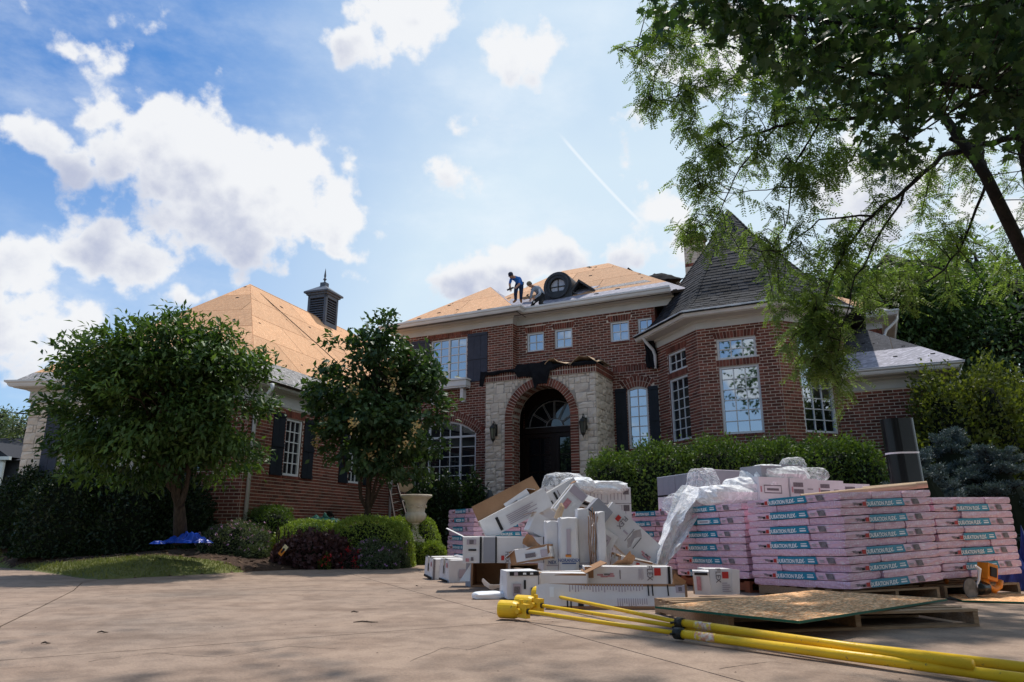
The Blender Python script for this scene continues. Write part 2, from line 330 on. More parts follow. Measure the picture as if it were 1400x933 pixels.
K['flowr'] = leafmat('red_flowers', (0.35, 0.01, 0.02), (0.60, 0.04, 0.05), 0.3)
K['flowc'] = leafmat('cream_flowers', (0.62, 0.40, 0.16), (0.75, 0.60, 0.32), 0.3)
K['pink'] = material('pink_wrapper', (0.80, 0.51, 0.63), (0.70, 0.42, 0.53), 0.32, 6, 0.55, 11, tint=0.05, objrand=0.09, c3=(0.83, 0.66, 0.73), c3t=(0.55, 0.62), c3scale=14, stretch=(1, 4, 5), coat=0.4)
K['blue'] = material('label_blue', (0.0, 0.22, 0.36), (0.005, 0.26, 0.40), 0.3, 12, 0.2, 20, coat=0.3)
K['red'] = material('label_red', (0.50, 0.035, 0.03), None, 0.4)
K['print'] = material('print_grey', (0.12, 0.10, 0.11), (0.22, 0.19, 0.20), 0.6, 90)
K['printl'] = material('print_light', (0.42, 0.36, 0.40), None, 0.6)
K['ink'] = material('print_black', (0.012, 0.012, 0.014), None, 0.6)
K['lbl'] = material('label_white', (0.80, 0.82, 0.84), None, 0.4)
K['carton'] = material('white_carton', (0.74, 0.72, 0.72), (0.66, 0.64, 0.64), 0.6, 3, 0.12, 20, objrand=0.05)
K['cartong'] = material('grey_carton', (0.32, 0.32, 0.35), (0.28, 0.28, 0.31), 0.6, 3, 0.1, 20)
K['kraft'] = material('kraft_cardboard', (0.36, 0.20, 0.105), (0.29, 0.155, 0.08), 0.8, 5, 0.2, 40)
K['tube'] = material('tube_cardboard', (0.52, 0.37, 0.24), (0.46, 0.32, 0.205), 0.75, 5, 0.2, 40)
K['orange'] = material('orange_print', (0.70, 0.25, 0.05), None, 0.5)
K['pinkp'] = material('pink_print', (0.60, 0.28, 0.30), (0.45, 0.2, 0.22), 0.6, 40)
K['navy'] = material('navy_print', (0.04, 0.08, 0.22), None, 0.5)
K['wood'] = material('pallet_wood', (0.42, 0.28, 0.17), (0.30, 0.19, 0.11), 0.85, 8, 0.4, 30, stretch=(1, 8, 8), objrand=0.15)
K['woodr'] = material('red_pallet_wood', (0.36, 0.11, 0.05), (0.25, 0.08, 0.04), 0.85, 8, 0.4, 30)
def flakes(m, scale, amt, seed=0.0):
    """pressed wood strands: stretched cells in two directions, each with its own tone"""
    t = m.node_tree; b = t.nodes['Principled BSDF']; src = b.inputs['Base Color'].links[0].from_socket; tcn = t.nodes.new('ShaderNodeTexCoord'); col = src
    for k, (rot, st) in enumerate(((0.35, (1, 3.2, 1)), (1.35, (1, 2.8, 1)))):
        mp = t.nodes.new('ShaderNodeMapping'); mp.inputs['Rotation'].default_value = (0, 0, rot); mp.inputs['Scale'].default_value = st; mp.inputs['Location'].default_value = (seed + k, 0, 0); t.links.new(tcn.outputs['Object'], mp.inputs[0])
        v = t.nodes.new('ShaderNodeTexVoronoi'); v.inputs['Scale'].default_value = scale * (1 + .4 * k); t.links.new(mp.outputs[0], v.inputs['Vector'])
        s_ = t.nodes.new('ShaderNodeSeparateColor'); t.links.new(v.outputs['Color'], s_.inputs[0])
        col = mixc(1.0, col, mixc(s_.outputs[0], (1 - amt, 1 - amt * 1.1, 1 - amt * 1.2), (1 + amt * .7, 1 + amt * .6, 1 + amt * .5), t), t, 'MULTIPLY')
    t.links.new(col, b.inputs['Base Color'])
flakes(K['board'], 22, .42); flakes(K['osb'], 9, .10)
K['green'] = material('green_edge_paint', (0.01, 0.10, 0.06), None, 0.6)
K['yellow'] = material('yellow_paint', (0.86, 0.55, 0.02), (0.76, 0.46, 0.02), 0.38, 5, 0.15, 30, c3=(0.30, 0.20, 0.06), c3t=(0.66, 0.72), c3scale=30)
K['film'] = filmmat('clear_film', 0.14, (.95, .96, .98)); K['filmw'] = filmmat('white_film', 0.58, (.95, .95, .96))
K['tarpb'] = material('blue_tarp', (0.01, 0.06, 0.42), (0.01, 0.045, 0.32), 0.35, 5, 0.5, 12)
K['tarpd'] = material('dark_blue_tarp', (0.01, 0.035, 0.20), (0.01, 0.02, 0.12), 0.4, 5, 0.5, 8)
K['tarpg'] = material('green_tarp', (0.03, 0.12, 0.09), None, 0.4, 5, 0.5, 8)
K['tarpk'] = material('black_tarp', (0.012, 0.016, 0.018), (0.02, 0.028, 0.03), 0.4, 5, 0.5, 10)
K['urn'] = material('cast_stone', (0.78, 0.69, 0.56), (0.66, 0.57, 0.46), 0.85, 8, 0.3, 40)
K['blackp'] = material('black_plastic', (0.010, 0.012, 0.014), None, 0.22)
K['orangep'] = material('orange_plastic', (0.75, 0.24, 0.01), (0.65, 0.2, 0.01), 0.4, 6)
K['steel'] = material('steel', (0.16, 0.16, 0.16), (0.10, 0.10, 0.10), 0.5, 20, metal=0.6)
K['skin'] = material('skin', (0.42, 0.23, 0.16), None, 0.55)
K['shirtb'] = material('blue_shirt', (0.02, 0.15, 0.50), (0.015, 0.10, 0.38), 0.8, 10, 0.4, 20)
K['shirtg'] = material('grey_hoodie', (0.25, 0.29, 0.36), (0.18, 0.21, 0.27), 0.85, 10, 0.4, 20)
K['jeans'] = material('navy_trousers', (0.018, 0.035, 0.085), (0.012, 0.024, 0.06), 0.9, 10, 0.4, 20)
K['blackt'] = material('black_cloth', (0.010, 0.011, 0.013), (0.018, 0.019, 0.022), 0.9, 10, 0.4, 20)
K['boot'] = material('tan_boot', (0.32, 0.14, 0.045), (0.22, 0.09, 0.03), 0.7, 10)
K['capn'] = material('navy_cap', (0.02, 0.025, 0.05), None, 0.8)
K['camo'] = material('camouflage_cap', (0.22, 0.19, 0.14), (0.10, 0.10, 0.075), 0.9, 30)
K['nbrick'] = material('neighbour_siding', (0.05, 0.056, 0.07), (0.04, 0.045, 0.058), 0.8, 4)
K['charroof'] = material('charcoal_roofing', (0.060, 0.060, 0.072), (0.035, 0.036, 0.045), 0.9, 9, 0.6, 30, c3=(0.13, 0.13, 0.15), c3t=(0.6, 0.68), c3scale=18, objrand=.1)
K['nroof'] = material('neighbour_roof', (0.032, 0.034, 0.042), (0.022, 0.023, 0.03), 0.9, 12)
# ================================================================== HOUSE
HO = Vector((2.208, 18.2, 0)); MH = T(*HO) @ RZ(R(-26.5))
house = empty('brick_house', MH, label='large red brick house with stone entrance arch, corner turret and stripped roof', cat='house')
WC0 = pix(342, 546, 15.5 * math.cos(TILT) + (3.56 - CAM_Z) * math.sin(TILT)); MW = T(WC0.x, WC0.y, 0) @ RZ(R(-19))
def wframe(Mr, p0, p1):
    a = Mr @ Vector((p0[0], p0[1], 0)); b = Mr @ Vector((p1[0], p1[1], 0)); d = b - a; l = d.length; d.normalize()
    return basis(a, d, Vector((0, 0, 1)).cross(d), Vector((0, 0, 1))), l
CH = 0.075; BL = 0.2; MJ = 0.0155
IND = {'brick': 0}; brick_shared = {}
def shared_brick(l, h):
    k = (round(l, 3), round(h, 3))
    if k not in brick_shared:
        b = MB(); b.box(0, l, -.009, .004, 0, h, back=False); brick_shared[k] = b.mesh('brick', K['brick'])
    return brick_shared[k]
def arch_params(o):
    w = o['x1'] - o['x0']; r = o.get('rise', 0)
    if r <= 0: return None
    Rr = (w * w / 4 + r * r) / (2 * r); return (o['x0'] + o['x1']) / 2, o['z1'] - Rr, Rr
def top_at(o, x):
    a = arch_params(o)
    if not a: return o['z1']
    cx, cz, Rr = a; return cz + math.sqrt(max(0, Rr * Rr - (x - cx) ** 2))
def half_at(o, z, grow):
    """interval of x blocked by opening (grown by grow on the sides/top ring) at height z"""
    a = arch_params(o); x0, x1 = o['x0'], o['x1']; ring = o.get('ring', 0)
    zb = o['z0'] - o.get('sillh', 0)
    if a is None:
        if zb < z < o['z1']: return (x0, x1)
        if o['z1'] <= z < o['z1'] + o.get('head', 0): return (x0 - .06, x1 + .06)
        return None
    cx, cz, Rr = a; spring = o['z1'] - o['rise']
    if zb < z < spring:
        g = ring if o.get('legs') else 0
        return (x0 - g, x1 + g)
    RR = Rr + ring
    if z >= spring and abs(z - cz) < RR:
        hw = math.sqrt(RR * RR - (z - cz) ** 2)
        if not o.get('legs'):
            hw = min(hw, (x1 - x0) / 2 + ring * .55)
        return (cx - hw, cx + hw)
    return None
def wall_back(b, L, z0, z1, ops, depth=.12, mi=0, mr=0, topf=None):
    xs = {0, L}
    for o in ops:
        xs |= {o['x0'], o['x1']}
        if o.get('rise'):
            n = 14
            for i in range(1, n): xs.add(o['x0'] + (o['x1'] - o['x0']) * (0.5 - 0.5 * math.cos(math.pi * i / n)))
    xs = sorted(x for x in xs if 0 <= x <= L)
    for xa, xb in zip(xs[:-1], xs[1:]):
        if xb - xa < 1e-6: continue
        xm = (xa + xb) / 2; iv = sorted([o for o in ops if o['x0'] < xm < o['x1']], key=lambda o: o['z0'])
        ca = cb = z0
        for o in iv:
            if o['z0'] > ca + 1e-6: b.add([(xa, 0, ca), (xb, 0, cb), (xb, 0, o['z0']), (xa, 0, o['z0'])], [(0, 1, 2, 3)], mi)
            ta, tb = top_at(o, xa), top_at(o, xb); d = o.get('depth', depth)
            b.add([(xa, 0, ta), (xb, 0, tb), (xb, d, tb), (xa, d, ta)], [(0, 1, 2, 3)], mr)
            b.add([(xa, 0, o['z0']), (xb, 0, o['z0']), (xb, d, o['z0']), (xa, d, o['z0'])], [(0, 1, 2, 3)], mr)
            ca, cb = ta, tb
        b.add([(xa, 0, ca), (xb, 0, cb), (xb, 0, z1), (xa, 0, z1)], [(0, 1, 2, 3)], mi)
    for o in ops:
        zt = o['z1'] - o.get('rise', 0); d = o.get('depth', depth)
        for x in (o['x0'], o['x1']): b.add([(x, 0, o['z0']), (x, d, o['z0']), (x, d, zt), (x, 0, zt)], [(0, 1, 2, 3)], mr)
def ring_bricks(b, o, proud=.009, w=.066):
    cx, cz, Rr = arch_params(o); ring = o['ring']
    half = math.asin(min(1, (o['x1'] - o['x0']) / 2 / Rr))
    if not o.get('legs'): half = min(half * 1.12, half + .1)
    n = max(3, int(2 * half * (Rr + ring * .3) / (w + .014)))
    for i in range(n):
        a0 = -half + 2 * half * i / n; a1 = -half + 2 * half * (i + 1) / n; g = .0075
        for (r0, r1) in ([(Rr, Rr + ring)] if ring < .15 or o.get('legs') else [(Rr, Rr + ring * .5 - .005), (Rr + ring * .5 + .005, Rr + ring)]):
            q = []
            for (r, a, s) in ((r0, a0, 1), (r0, a1, -1), (r1, a1, -1), (r1, a0, 1)):
                aa = a + s * g / r; q.append((cx + r * math.sin(aa), cz + r * math.cos(aa)))
            vs = [(p[0], -proud, p[1]) for p in q] + [(p[0], .004, p[1]) for p in q]
            b.add(vs, [(0, 1, 2, 3), (0, 1, 5, 4), (1, 2, 6, 5), (2, 3, 7, 6), (3, 0, 4, 7)], 0, random.random())
    if o.get('legs'):
        for sx in (-1, 1):
            z = o['z0']; zt = o['z1'] - o['rise']
            while z < zt - .03:
                h = min(CH - MJ, zt - z); xa = o['x1'] if sx > 0 else o['x0'] - ring
                b.box(xa, xa + ring, -proud, .004, z, z + h, 0, random.random(), back=False); z += CH
def brick_wall(M, L, z0, z1, ops=(), indiv=0, off=0.0, soldiers=(), depth=.12, name='wall', backm=None):
    bb = MB(); wall_back(bb, L, z0, z1, ops, depth, 0, 1)
    wall = bb.build(name, [K['mortar'], K['brick']], house, M)
    b = MB(); nr = int((z1 - z0) / CH)
    for j in range(nr + 1):
        za = z0 + j * CH; h = CH - MJ
        if za + h * .6 > z1: break
        h = min(h, z1 - za); zm = za + h / 2
        blk = [half_at(o, zm, 0) for o in ops]; blk = sorted([x for x in blk if x])
        for (sx0, sx1, sz0, sz1) in soldiers:
            if sz0 <= zm < sz1: blk.append((sx0, sx1))
        blk.sort(); free = []; c = 0
        for (a, e) in blk:
            if a > c: free.append((c, a))
            c = max(c, e)
        if c < L: free.append((c, L))
        x = -(off + (BL + MJ) / 2 * (j % 2)) % (BL + MJ) - (BL + MJ)
        while x < L:
            for (fa, fb) in free:
                a = max(x, fa + MJ * .3); e = min(x + BL, fb - MJ * .3)
                if e - a < .03: continue
                if indiv > 0 and IND['brick'] < 290 and abs(e - a - BL) < .001 and abs(h - (CH - MJ)) < .002:
                    objm('brick', shared_brick(BL, CH - MJ), wall, M @ T(a, 0, za)); IND['brick'] += 1; indiv -= 1
                else: b.box(a, e, -.009, .004, za, za + h, 0, random.random(), back=False)
            x += BL + MJ
    for o in ops:
        if o.get('rise'):
            if o.get('ring'): ring_bricks(b, o)
        elif o.get('head'):
            xa = o['x0'] - .06; xb = o['x1'] + .06; n = max(2, int((xb - xa) / CH)); w = (xb - xa) / n; xm = (xa + xb) / 2
            for i in range(n):   # fanned soldier course
                l0 = xa + i * w + .004; l1 = l0 + w - .009; k0 = (l0 - xm) * .10; k1 = (l1 - xm) * .10
                vs = [(l0 - k0 * .3, -.009, o['z1'] + .01), (l1 - k1 * .3, -.009, o['z1'] + .01), (l1 + k1 * .5, -.009, o['z1'] + o['head'] - .008), (l0 + k0 * .5, -.009, o['z1'] + o['head'] - .008)]
                vs += [(p[0], .004, p[2]) for p in vs]
                b.add(vs, [(0, 1, 2, 3), (0, 1, 5, 4), (1, 2, 6, 5), (2, 3, 7, 6), (3, 0, 4, 7)], 0, random.random())
        if o.get('sillh'):
            n = max(2, int((o['x1'] - o['x0']) / CH)); w = (o['x1'] - o['x0']) / n
            for i in range(n): b.box(o['x0'] + i * w + .004, o['x0'] + (i + 1) * w - .005, -.035, .004, o['z0'] - o['sillh'] + .005, o['z0'] - .005, 0, random.random(), back=False)
    for (sx0, sx1, sz0, sz1) in soldiers:
        n = int((sx1 - sx0) / CH); w = (sx1 - sx0) / n
        for i in range(n): b.box(sx0 + i * w + .004, sx0 + (i + 1) * w - .006, -.012, .004, sz0 + .005, sz1 - .006, 0, random.random(), back=False)
    o = b.build('brick', K['brick'], wall, M); o['kind'] = 'stuff'
    return wall
# --- ashlar stone walls
ST = {'n': 0}
def stone_wall(M, L, z0, z1, ops=(), cell=.085, indiv=150, depth=.3, seed=1):
    rd = random.Random(seed); bb = MB(); wall_back(bb, L, z0, z1, ops, depth, 0, 0); wall = bb.build('stone_wall', K['smortar'], house, M)
    nx = int(round(L / cell)); nz = int(round((z1 - z0) / cell)); cx = L / nx; cz = (z1 - z0) / nz
    used = [[False] * nz for _ in range(nx)]; b = MB()
    def blocked(i, j):
        x = (i + .5) * cx; z = z0 + (j + .5) * cz
        for o in ops:
            q = half_at(o, z, 0)
            if q and q[0] < x < q[1]: return True
        return False
    for i in range(nx):
        for j in range(nz):
            if blocked(i, j): used[i][j] = True
    sizes = [(4, 2), (3, 2), (5, 2), (3, 3), (4, 3), (3, 2), (4, 2), (2, 2), (3, 1), (2, 2), (5, 3)]
    def fill(i, j):
        opts = sizes[:]; rd.shuffle(opts); opts += [(2, 1), (1, 2), (1, 1)]
        for (w, h) in opts:
            if i + w > nx or j + h > nz: continue
            if any(used[a][c] for a in range(i, i + w) for c in range(j, j + h)): continue
            for a in range(i, i + w):
                for c in range(j, j + h): used[a][c] = True
            return w, h
        return None
    for j in range(nz):
        for i in range(nx):
            if used[i][j]: continue
            w, h = fill(i, j); g = .008
            x0, x1, za, zb = i * cx + g, (i + w) * cx - g, z0 + j * cz + g, z0 + (j + h) * cz - g
            # keep clear of arches
            for o in ops:
                for zz in (za + .01, zb - .01):
                    q = half_at(o, zz, 0)
                    if q:
                        if x0 < q[0] < x1: x1 = q[0] - .006
                        elif x0 < q[1] < x1: x0 = q[1] + .006
            if x1 - x0 < .03: continue
            P = []; m = 4; pr = rd.uniform(.014, .030); tl = rd.uniform(-.012, .012); tz = rd.uniform(-.01, .01)
            for c in range(m):
                for a in range(m):
                    fx = a / (m - 1); fz = c / (m - 1); edge = a in (0, m - 1) or c in (0, m - 1)
                    ix = .012 if edge else 0
                    px_ = x0 + (x1 - x0) * fx + (rd.uniform(-.006, .006)); pz = za + (zb - za) * fz + rd.uniform(-.006, .006)
                    y = -pr + (.5 - fx) * tl + (.5 - fz) * tz + (rd.uniform(.008, .018) if edge else rd.uniform(-.009, .009))
                    P.append((px_, y, pz))
            F = [(c * m + a, c * m + a + 1, (c + 1) * m + a + 1, (c + 1) * m + a) for c in range(m - 1) for a in range(m - 1)]
            rim = [a for a in range(m)] + [m * (c + 1) + m - 1 for c in range(m - 1)] + [m * (m - 1) + a for a in range(m - 2, -1, -1)] + [m * c for c in range(m - 2, 0, -1)]
            nb_ = len(P); P += [(P[k][0], .01, P[k][2]) for k in rim]
            F += [(rim[k], rim[(k + 1) % len(rim)], nb_ + (k + 1) % len(rim), nb_ + k) for k in range(len(rim))]
            if indiv > 0 and ST['n'] < 290:
                q = MB(); q.add([(p[0] - x0, p[1], p[2] - za) for p in P], F, 0, rd.random()); q.build('stone', K['stone'], wall, M @ T(x0, 0, za)); indiv -= 1; ST['n'] += 1
            else: b.add(P, F, 0, rd.random())
    if b.v: b.build('stone', K['stone'], wall, M)['kind'] = 'stuff'
    return wall
# --- windows
pane_cache = {}
def pane_mesh(w, h, mat):
    k = (round(w, 3), round(h, 3), mat.name)
    if k not in pane_cache:
        b = MB(); b.box(0, w, 0, .005, 0, h); pane_cache[k] = b.mesh('pane', mat)
    return pane_cache[k]
def window(M, x0, x1, z0, z1, cols, rows, rise=0, mull=(), rails=(), y=.06, fw=.055, glass=None, mw=.022, frame=None, indiv=True, name='window'):
    """mull: list of (x fraction) for heavy mullions; cols may be a list per bay; rails: z fraction of heavy rails, rows then a list per band (bottom to top)"""
    glass = glass or K['glass']; fm = frame or K['white']; b = MB(); o = dict(x0=x0, x1=x1, z0=z0, z1=z1, rise=rise)
    zs = z1 - rise
    b.box(x0, x0 + fw, y - .03, y + .05, z0, zs); b.box(x1 - fw, x1, y - .03, y + .05, z0, zs)
    b.box(x0 + fw, x1 - fw, y - .035, y + .05, z0, z0 + fw)
    if rise:
        n = 14
        for i in range(n):
            xa = x0 + (x1 - x0) * i / n; xb = x0 + (x1 - x0) * (i + 1) / n; ta, tb = top_at(o, xa), top_at(o, xb)
            vs = [(xa, y - .03, max(zs, ta - fw)), (xb, y - .03, max(zs, tb - fw)), (xb, y - .03, tb), (xa, y - .03, ta)]; vs += [(p[0], y + .05, p[2]) for p in vs]
            b.add(vs, [(0, 1, 2, 3), (4, 5, 6, 7), (0, 1, 5, 4), (2, 3, 7, 6)])
    else: b.box(x0 + fw, x1 - fw, y - .03, y + .05, z1 - fw, z1)
    xe = [x0 + fw] + [x0 + (x1 - x0) * m for m in mull] + [x1 - fw]; bays = []
    for i in range(len(xe) - 1):
        bays.append((xe[i] + (.03 if i else 0), xe[i + 1] - (.03 if i < len(xe) - 2 else 0)))
    for m in mull:
        xm = x0 + (x1 - x0) * m; b.box(xm - .03, xm + .03, y - .028, y + .048, z0 + fw, min(top_at(o, xm) - fw * .6, z1))
    ze = [z0 + fw] + [z0 + (z1 - z0) * r for r in rails] + [z1 - (0 if rise else fw)]; bands = []
    for i in range(len(ze) - 1): bands.append((ze[i] + (.03 if i else 0), ze[i + 1] - (.03 if i < len(ze) - 2 else 0)))
    for r in rails:
        zm = z0 + (z1 - z0) * r; b.box(x0 + fw, x1 - fw, y - .026, y + .046, zm - .03, zm + .03)
    cl = cols if isinstance(cols, (list, tuple)) else [cols] * len(bays); rl = rows if isinstance(rows, (list, tuple)) else [rows] * len(bands)
    panes = []; odd = MB()
    for (bx0, bx1), c in zip(bays, cl):
        for (bz0, bz1), r in zip(bands, rl):
            pw = (bx1 - bx0) / c; ph = (bz1 - bz0) / r
            for i in range(1, c):
                xm = bx0 + pw * i; b.box(xm - mw / 2, xm + mw / 2, y - .012, y + .03, bz0, min(bz1, top_at(o, xm) - .02))
            for j in range(1, r):
                zm = bz0 + ph * j
                if rise and zm > zs:
                    q = half_at(o, zm, 0); xa, xb = (max(bx0, q[0]), min(bx1, q[1]))
                    if xb > xa: b.box(xa, xb, y - .010, y + .028, zm - mw / 2, zm + mw / 2)
                else: b.box(bx0, bx1, y - .010, y + .028, zm - mw / 2, zm + mw / 2)
            for i in range(c):
                for j in range(r):
                    a0 = bx0 + pw * i + .004; a1 = bx0 + pw * (i + 1) - .004; c0 = bz0 + ph * j + .004; c1 = bz0 + ph * (j + 1) - .004
                    if rise and c1 > zs:
                        t0, t1 = top_at(o, a0) - .01, top_at(o, a1) - .01; m0, m1 = min(c1, t0), min(c1, t1); am = (a0 + a1) / 2; mm = min(c1, top_at(o, am) - .01)
                        if max(m0, m1, mm) <= c0 + .01: continue
                        m0 = max(m0, c0); m1 = max(m1, c0)
                        q = MB(); q.add([(0, 0, 0), (a1 - a0, 0, 0), (a1 - a0, 0, m1 - c0), (am - a0, 0, mm - c0), (0, 0, m0 - c0), (0, .005, 0), (a1 - a0, .005, 0)], [(0, 1, 2, 3, 4), (0, 1, 6, 5)])
                        panes.append((q.mesh('pane', glass), a0, c0))
                    else: panes.append((pane_mesh(a1 - a0, c1 - c0, glass), a0, c0))
    w = b.build(name, fm, house, M)
    for me, a, c in panes: objm('pane', me, w, M @ T(a, y + .012, c) @ RZ(random.uniform(-.004, .004)) @ RX(random.uniform(-.004, .004)))
    return w
def shutter(M, x0, x1, z0, z1, mat=None, boards=3, rise=0, out=0.0):
    M = M @ T(0, -out, 0)
    mat = mat or K['shutter']; b = MB(); w = (x1 - x0); fz = .07
    b.box(x0 + .006, x1 - .006, -.020, -.002, z0 + .006, z1 - .006); s = b.build('shutter', mat, house, M)
    for zz in (z0, z1 - .10, z0 + (z1 - z0) * .45): q = MB(); q.box(x0, x1, -.048, -.029, zz, zz + .08); q.build('batten', mat, s, M)
    for i in range(boards):
        q = MB(); q.box(x0 + w * i / boards + .004, x0 + w * (i + 1) / boards - .004, -.028, -.004, z0 - .0, z1); q.build('board', mat, s, M)
    return s
# ---------------- walls of the main block (house frame u, v)
ZE = 6.8
M1, L1 = wframe(MH, (-7.15, 1.1), (-3.0, 1.1))        # left section
ow = dict(x0=7.15 - 6.45, x1=7.15 - 4.22, z0=1.98, z1=3.97, rise=.42, ring=.30, sillh=.09)
uw = dict(x0=7.15 - 5.92, x1=7.15 - 4.58, z0=5.25, z1=6.62, sillh=.08)
brick_wall(M1, L1, .3, ZE, [ow, uw], indiv=0, soldiers=[(1.1, 2.75, 6.66, 6.79)])
window(M1, ow['x0'], ow['x1'], ow['z0'], ow['z1'], [1, 3, 1], [5, 1], rise=.42, mull=(.25, .75), rails=(.75,), glass=K['glassd'])
window(M1, uw['x0'], uw['x1'], uw['z0'], uw['z1'], [2, 2], 5, mull=(.5,))
shutter(M1, 7.15 - 4.55, 7.15 - 3.85, 5.12, 6.66, K['shutter']); shutter(M1, 7.15 - 6.65, 7.15 - 5.95, 5.12, 6.66, K['shutter'])
# white shelf on brackets under the upper window
b = MB(); X = M1
b.box(1.20, 2.72, -.30, 0, 4.98, 5.16); b.box(1.16, 2.76, -.34, .0, 5.16, 5.20); b.box(1.22, 2.70, -.27, 0, 4.93, 4.98)
for x in (1.38, 2.46):
    b.box(x, x + .10, -.20, 0, 4.60, 4.93); b.box(x + .01, x + .09, -.13, 0, 4.50, 4.60)
b.build('window_box_shelf', K['white'], house, M1)
Mr, Lr = wframe(MH, (-3.0, 1.1), (-3.0, 1.4)); brick_wall(Mr, Lr, .3, ZE, [])
M2, L2 = wframe(MH, (-3.0, 1.4), (1.32, 1.4))         # recessed middle
def small(x): return dict(x0=x, x1=x + .56, z0=5.93, z1=6.52, head=.20, sillh=.075)
sm = [small(.35), small(1.26), small(3.0), small(3.82)]
rw = dict(x0=3 + .42, x1=3 + 1.0, z0=2.87, z1=4.58, rise=.09, ring=.30, sillh=.08)
brick_wall(M2, L2, .3, ZE, sm[:3] + [dict(x0=3.82, x1=4.32, z0=5.93, z1=6.52), rw], indiv=0, soldiers=[(3.02, 4.32, 5.02, 5.20)])
for o in sm[:3]: window(M2, o['x0'], o['x1'], o['z0'], o['z1'], 2, 2, fw=.05)
window(M2, 3.82, 4.32, 5.93, 6.52, 2, 2, fw=.05)
window(M2, rw['x0'], rw['x1'], rw['z0'], rw['z1'], 2, 6, rise=.09)
shutter(M2, 3.07, 3.40, 2.80, 4.55, K['shutterd'], 2); shutter(M2, 4.02, 4.30, 2.80, 4.55, K['shutterd'], 2)
# ---------------- entrance portico
MP, LP = wframe(MH, (-3.30, 0), (0, 0)); PZ = 4.78
arch = dict(x0=3.30 - 2.45, x1=3.30 - .72, z0=.5, z1=4.55, rise=.865, ring=.215, legs=True, depth=.45)
stone_wall(MP, LP, .5, PZ, [arch], indiv=200, seed=3)
b = MB(); cxa, cza, Ra = arch_params(arch); rg = arch['ring']; nn_ = 40
for i in range(nn_):
    a0, a1 = -math.pi / 2 + math.pi * i / nn_, -math.pi / 2 + math.pi * (i + 1) / nn_
    P = [(cxa + r_ * math.sin(a), -.045, cza + r_ * math.cos(a)) for r_, a in ((Ra, a0), (Ra, a1), (Ra + rg, a1), (Ra + rg, a0))]; P += [(x, .0, z) for x, _, z in P]
    b.add(P, [(0, 1, 2, 3), (0, 1, 5, 4), (2, 3, 7, 6)], 1)
for xa in (arch['x0'] - rg, arch['x1']): b.box(xa + .002, xa + rg - .002, -.045, 0, .5, cza, 1)
ring_bricks(b, arch, proud=.055, w=.064)
b.build('brick_arch', [K['brick'], K['mortar']], house, MP)
# lining of the arch in brick
b = MB(); cxa, cza, Ra = arch_params(arch)
n = 34; dl = 4
for i in range(n):
    a0 = -math.pi / 2 + math.pi * i / n; a1 = -math.pi / 2 + math.pi * (i + 1) / n
    for k in range(dl):
        y0 = k * .11 - .03 + .005; y1 = (k + 1) * .11 - .03 - .005; q = []
        for (rr, yy) in ((Ra - .004, y0), (Ra - .004, y1)):
            for a in (a0 + .004, a1 - .004): q.append((cxa + rr * math.sin(a), yy, cza + rr * math.cos(a)))
        b.add(q, [(0, 1, 3, 2)], 0, random.random())
for sx in (-1, 1):
    xx = cxa + sx * (Ra - .004); z = .5
    while z < cza - .05:
        for k in range(2):
            y0 = -.03 + k * .22 + (.11 if int(z / CH) % 2 else 0); b.add([(xx, y0 + .005, z), (xx, min(y0 + .21, .44), z), (xx, min(y0 + .21, .44), z + CH - MJ), (xx, y0 + .005, z + CH - MJ)], [(0, 1, 2, 3)], 0, random.random())
        z += CH
b.build('arch_lining', K['brick'], house, MP)
MS, LS = wframe(MH, (0, 0), (0, 1.4)); stone_wall(MS, LS, .5, PZ, [], indiv=60, seed=5)
ML, LL = wframe(MH, (-3.30, 1.1), (-3.30, 0)); brick_wall(ML, LL, .5, PZ)
# brick band on top of the portico (two soldier rows, corbelled)
b = MB(); b.box(-.03, 3.33, -.04, 1.42, PZ, 5.06); band = b.build('brick_band', K['mortar'], house, MP)
b = MB()
for (X, Lb) in ((MP @ T(-.03, -.04, 0), 3.36), (MS @ T(-.04, -.03, 0), 1.44)):
    for r_ in range(2):
        n = int(Lb / .072); w = Lb / n
        for i in range(n): b.box(i * w + .009, (i + 1) * w - .009, -.010, .004, PZ + .012 + r_ * .137, PZ + .128 + r_ * .137, 0, random.random(), X=X, back=False)
b.build('brick', K['brick'], band, I4)['kind'] = 'stuff'
# porch interior
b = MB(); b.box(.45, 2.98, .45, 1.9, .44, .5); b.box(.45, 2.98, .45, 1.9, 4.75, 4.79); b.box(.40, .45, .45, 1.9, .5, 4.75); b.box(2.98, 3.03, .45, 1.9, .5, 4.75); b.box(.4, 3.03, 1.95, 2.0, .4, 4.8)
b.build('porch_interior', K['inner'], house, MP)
# door set
D0, D1, DZ = .62, 2.52, 3.43; yd = 1.30
b = MB()
b.box(D0 - .1, D0, yd - .06, yd + .1, .5, DZ + .10); b.box(D1, D1 + .1, yd - .06, yd + .1, .5, DZ + .10); b.box(D0 - .1, D1 + .1, yd - .08, yd + .1, DZ, DZ + .16)
b.box(D0 - .3, D0 - .1, yd - .02, yd + .1, .5, 4.75); b.box(D1 + .1, 2.98, yd - .02, yd + .1, .5, 4.75)
dm = (D0 + D1) / 2
for k in range(1, 12):  # transom arch frame
    pass
da = dict(x0=D0, x1=D1, z0=DZ + .16, z1=DZ + .16 + .92, rise=.92)
n = 20
for i in range(n):
    xa = D0 + (D1 - D0) * i / n; xb = D0 + (D1 - D0) * (i + 1) / n; ta, tb = top_at(da, xa), top_at(da, xb)
    vs = [(xa, yd - .05, ta - .09), (xb, yd - .05, tb - .09), (xb, yd - .05, 4.75), (xa, yd - .05, 4.75)]; vs += [(p[0], yd + .1, p[2]) for p in vs]
    b.add(vs, [(0, 1, 2, 3), (0, 1, 5, 4)])
b.build('door_frame', K['door'], house, MP)
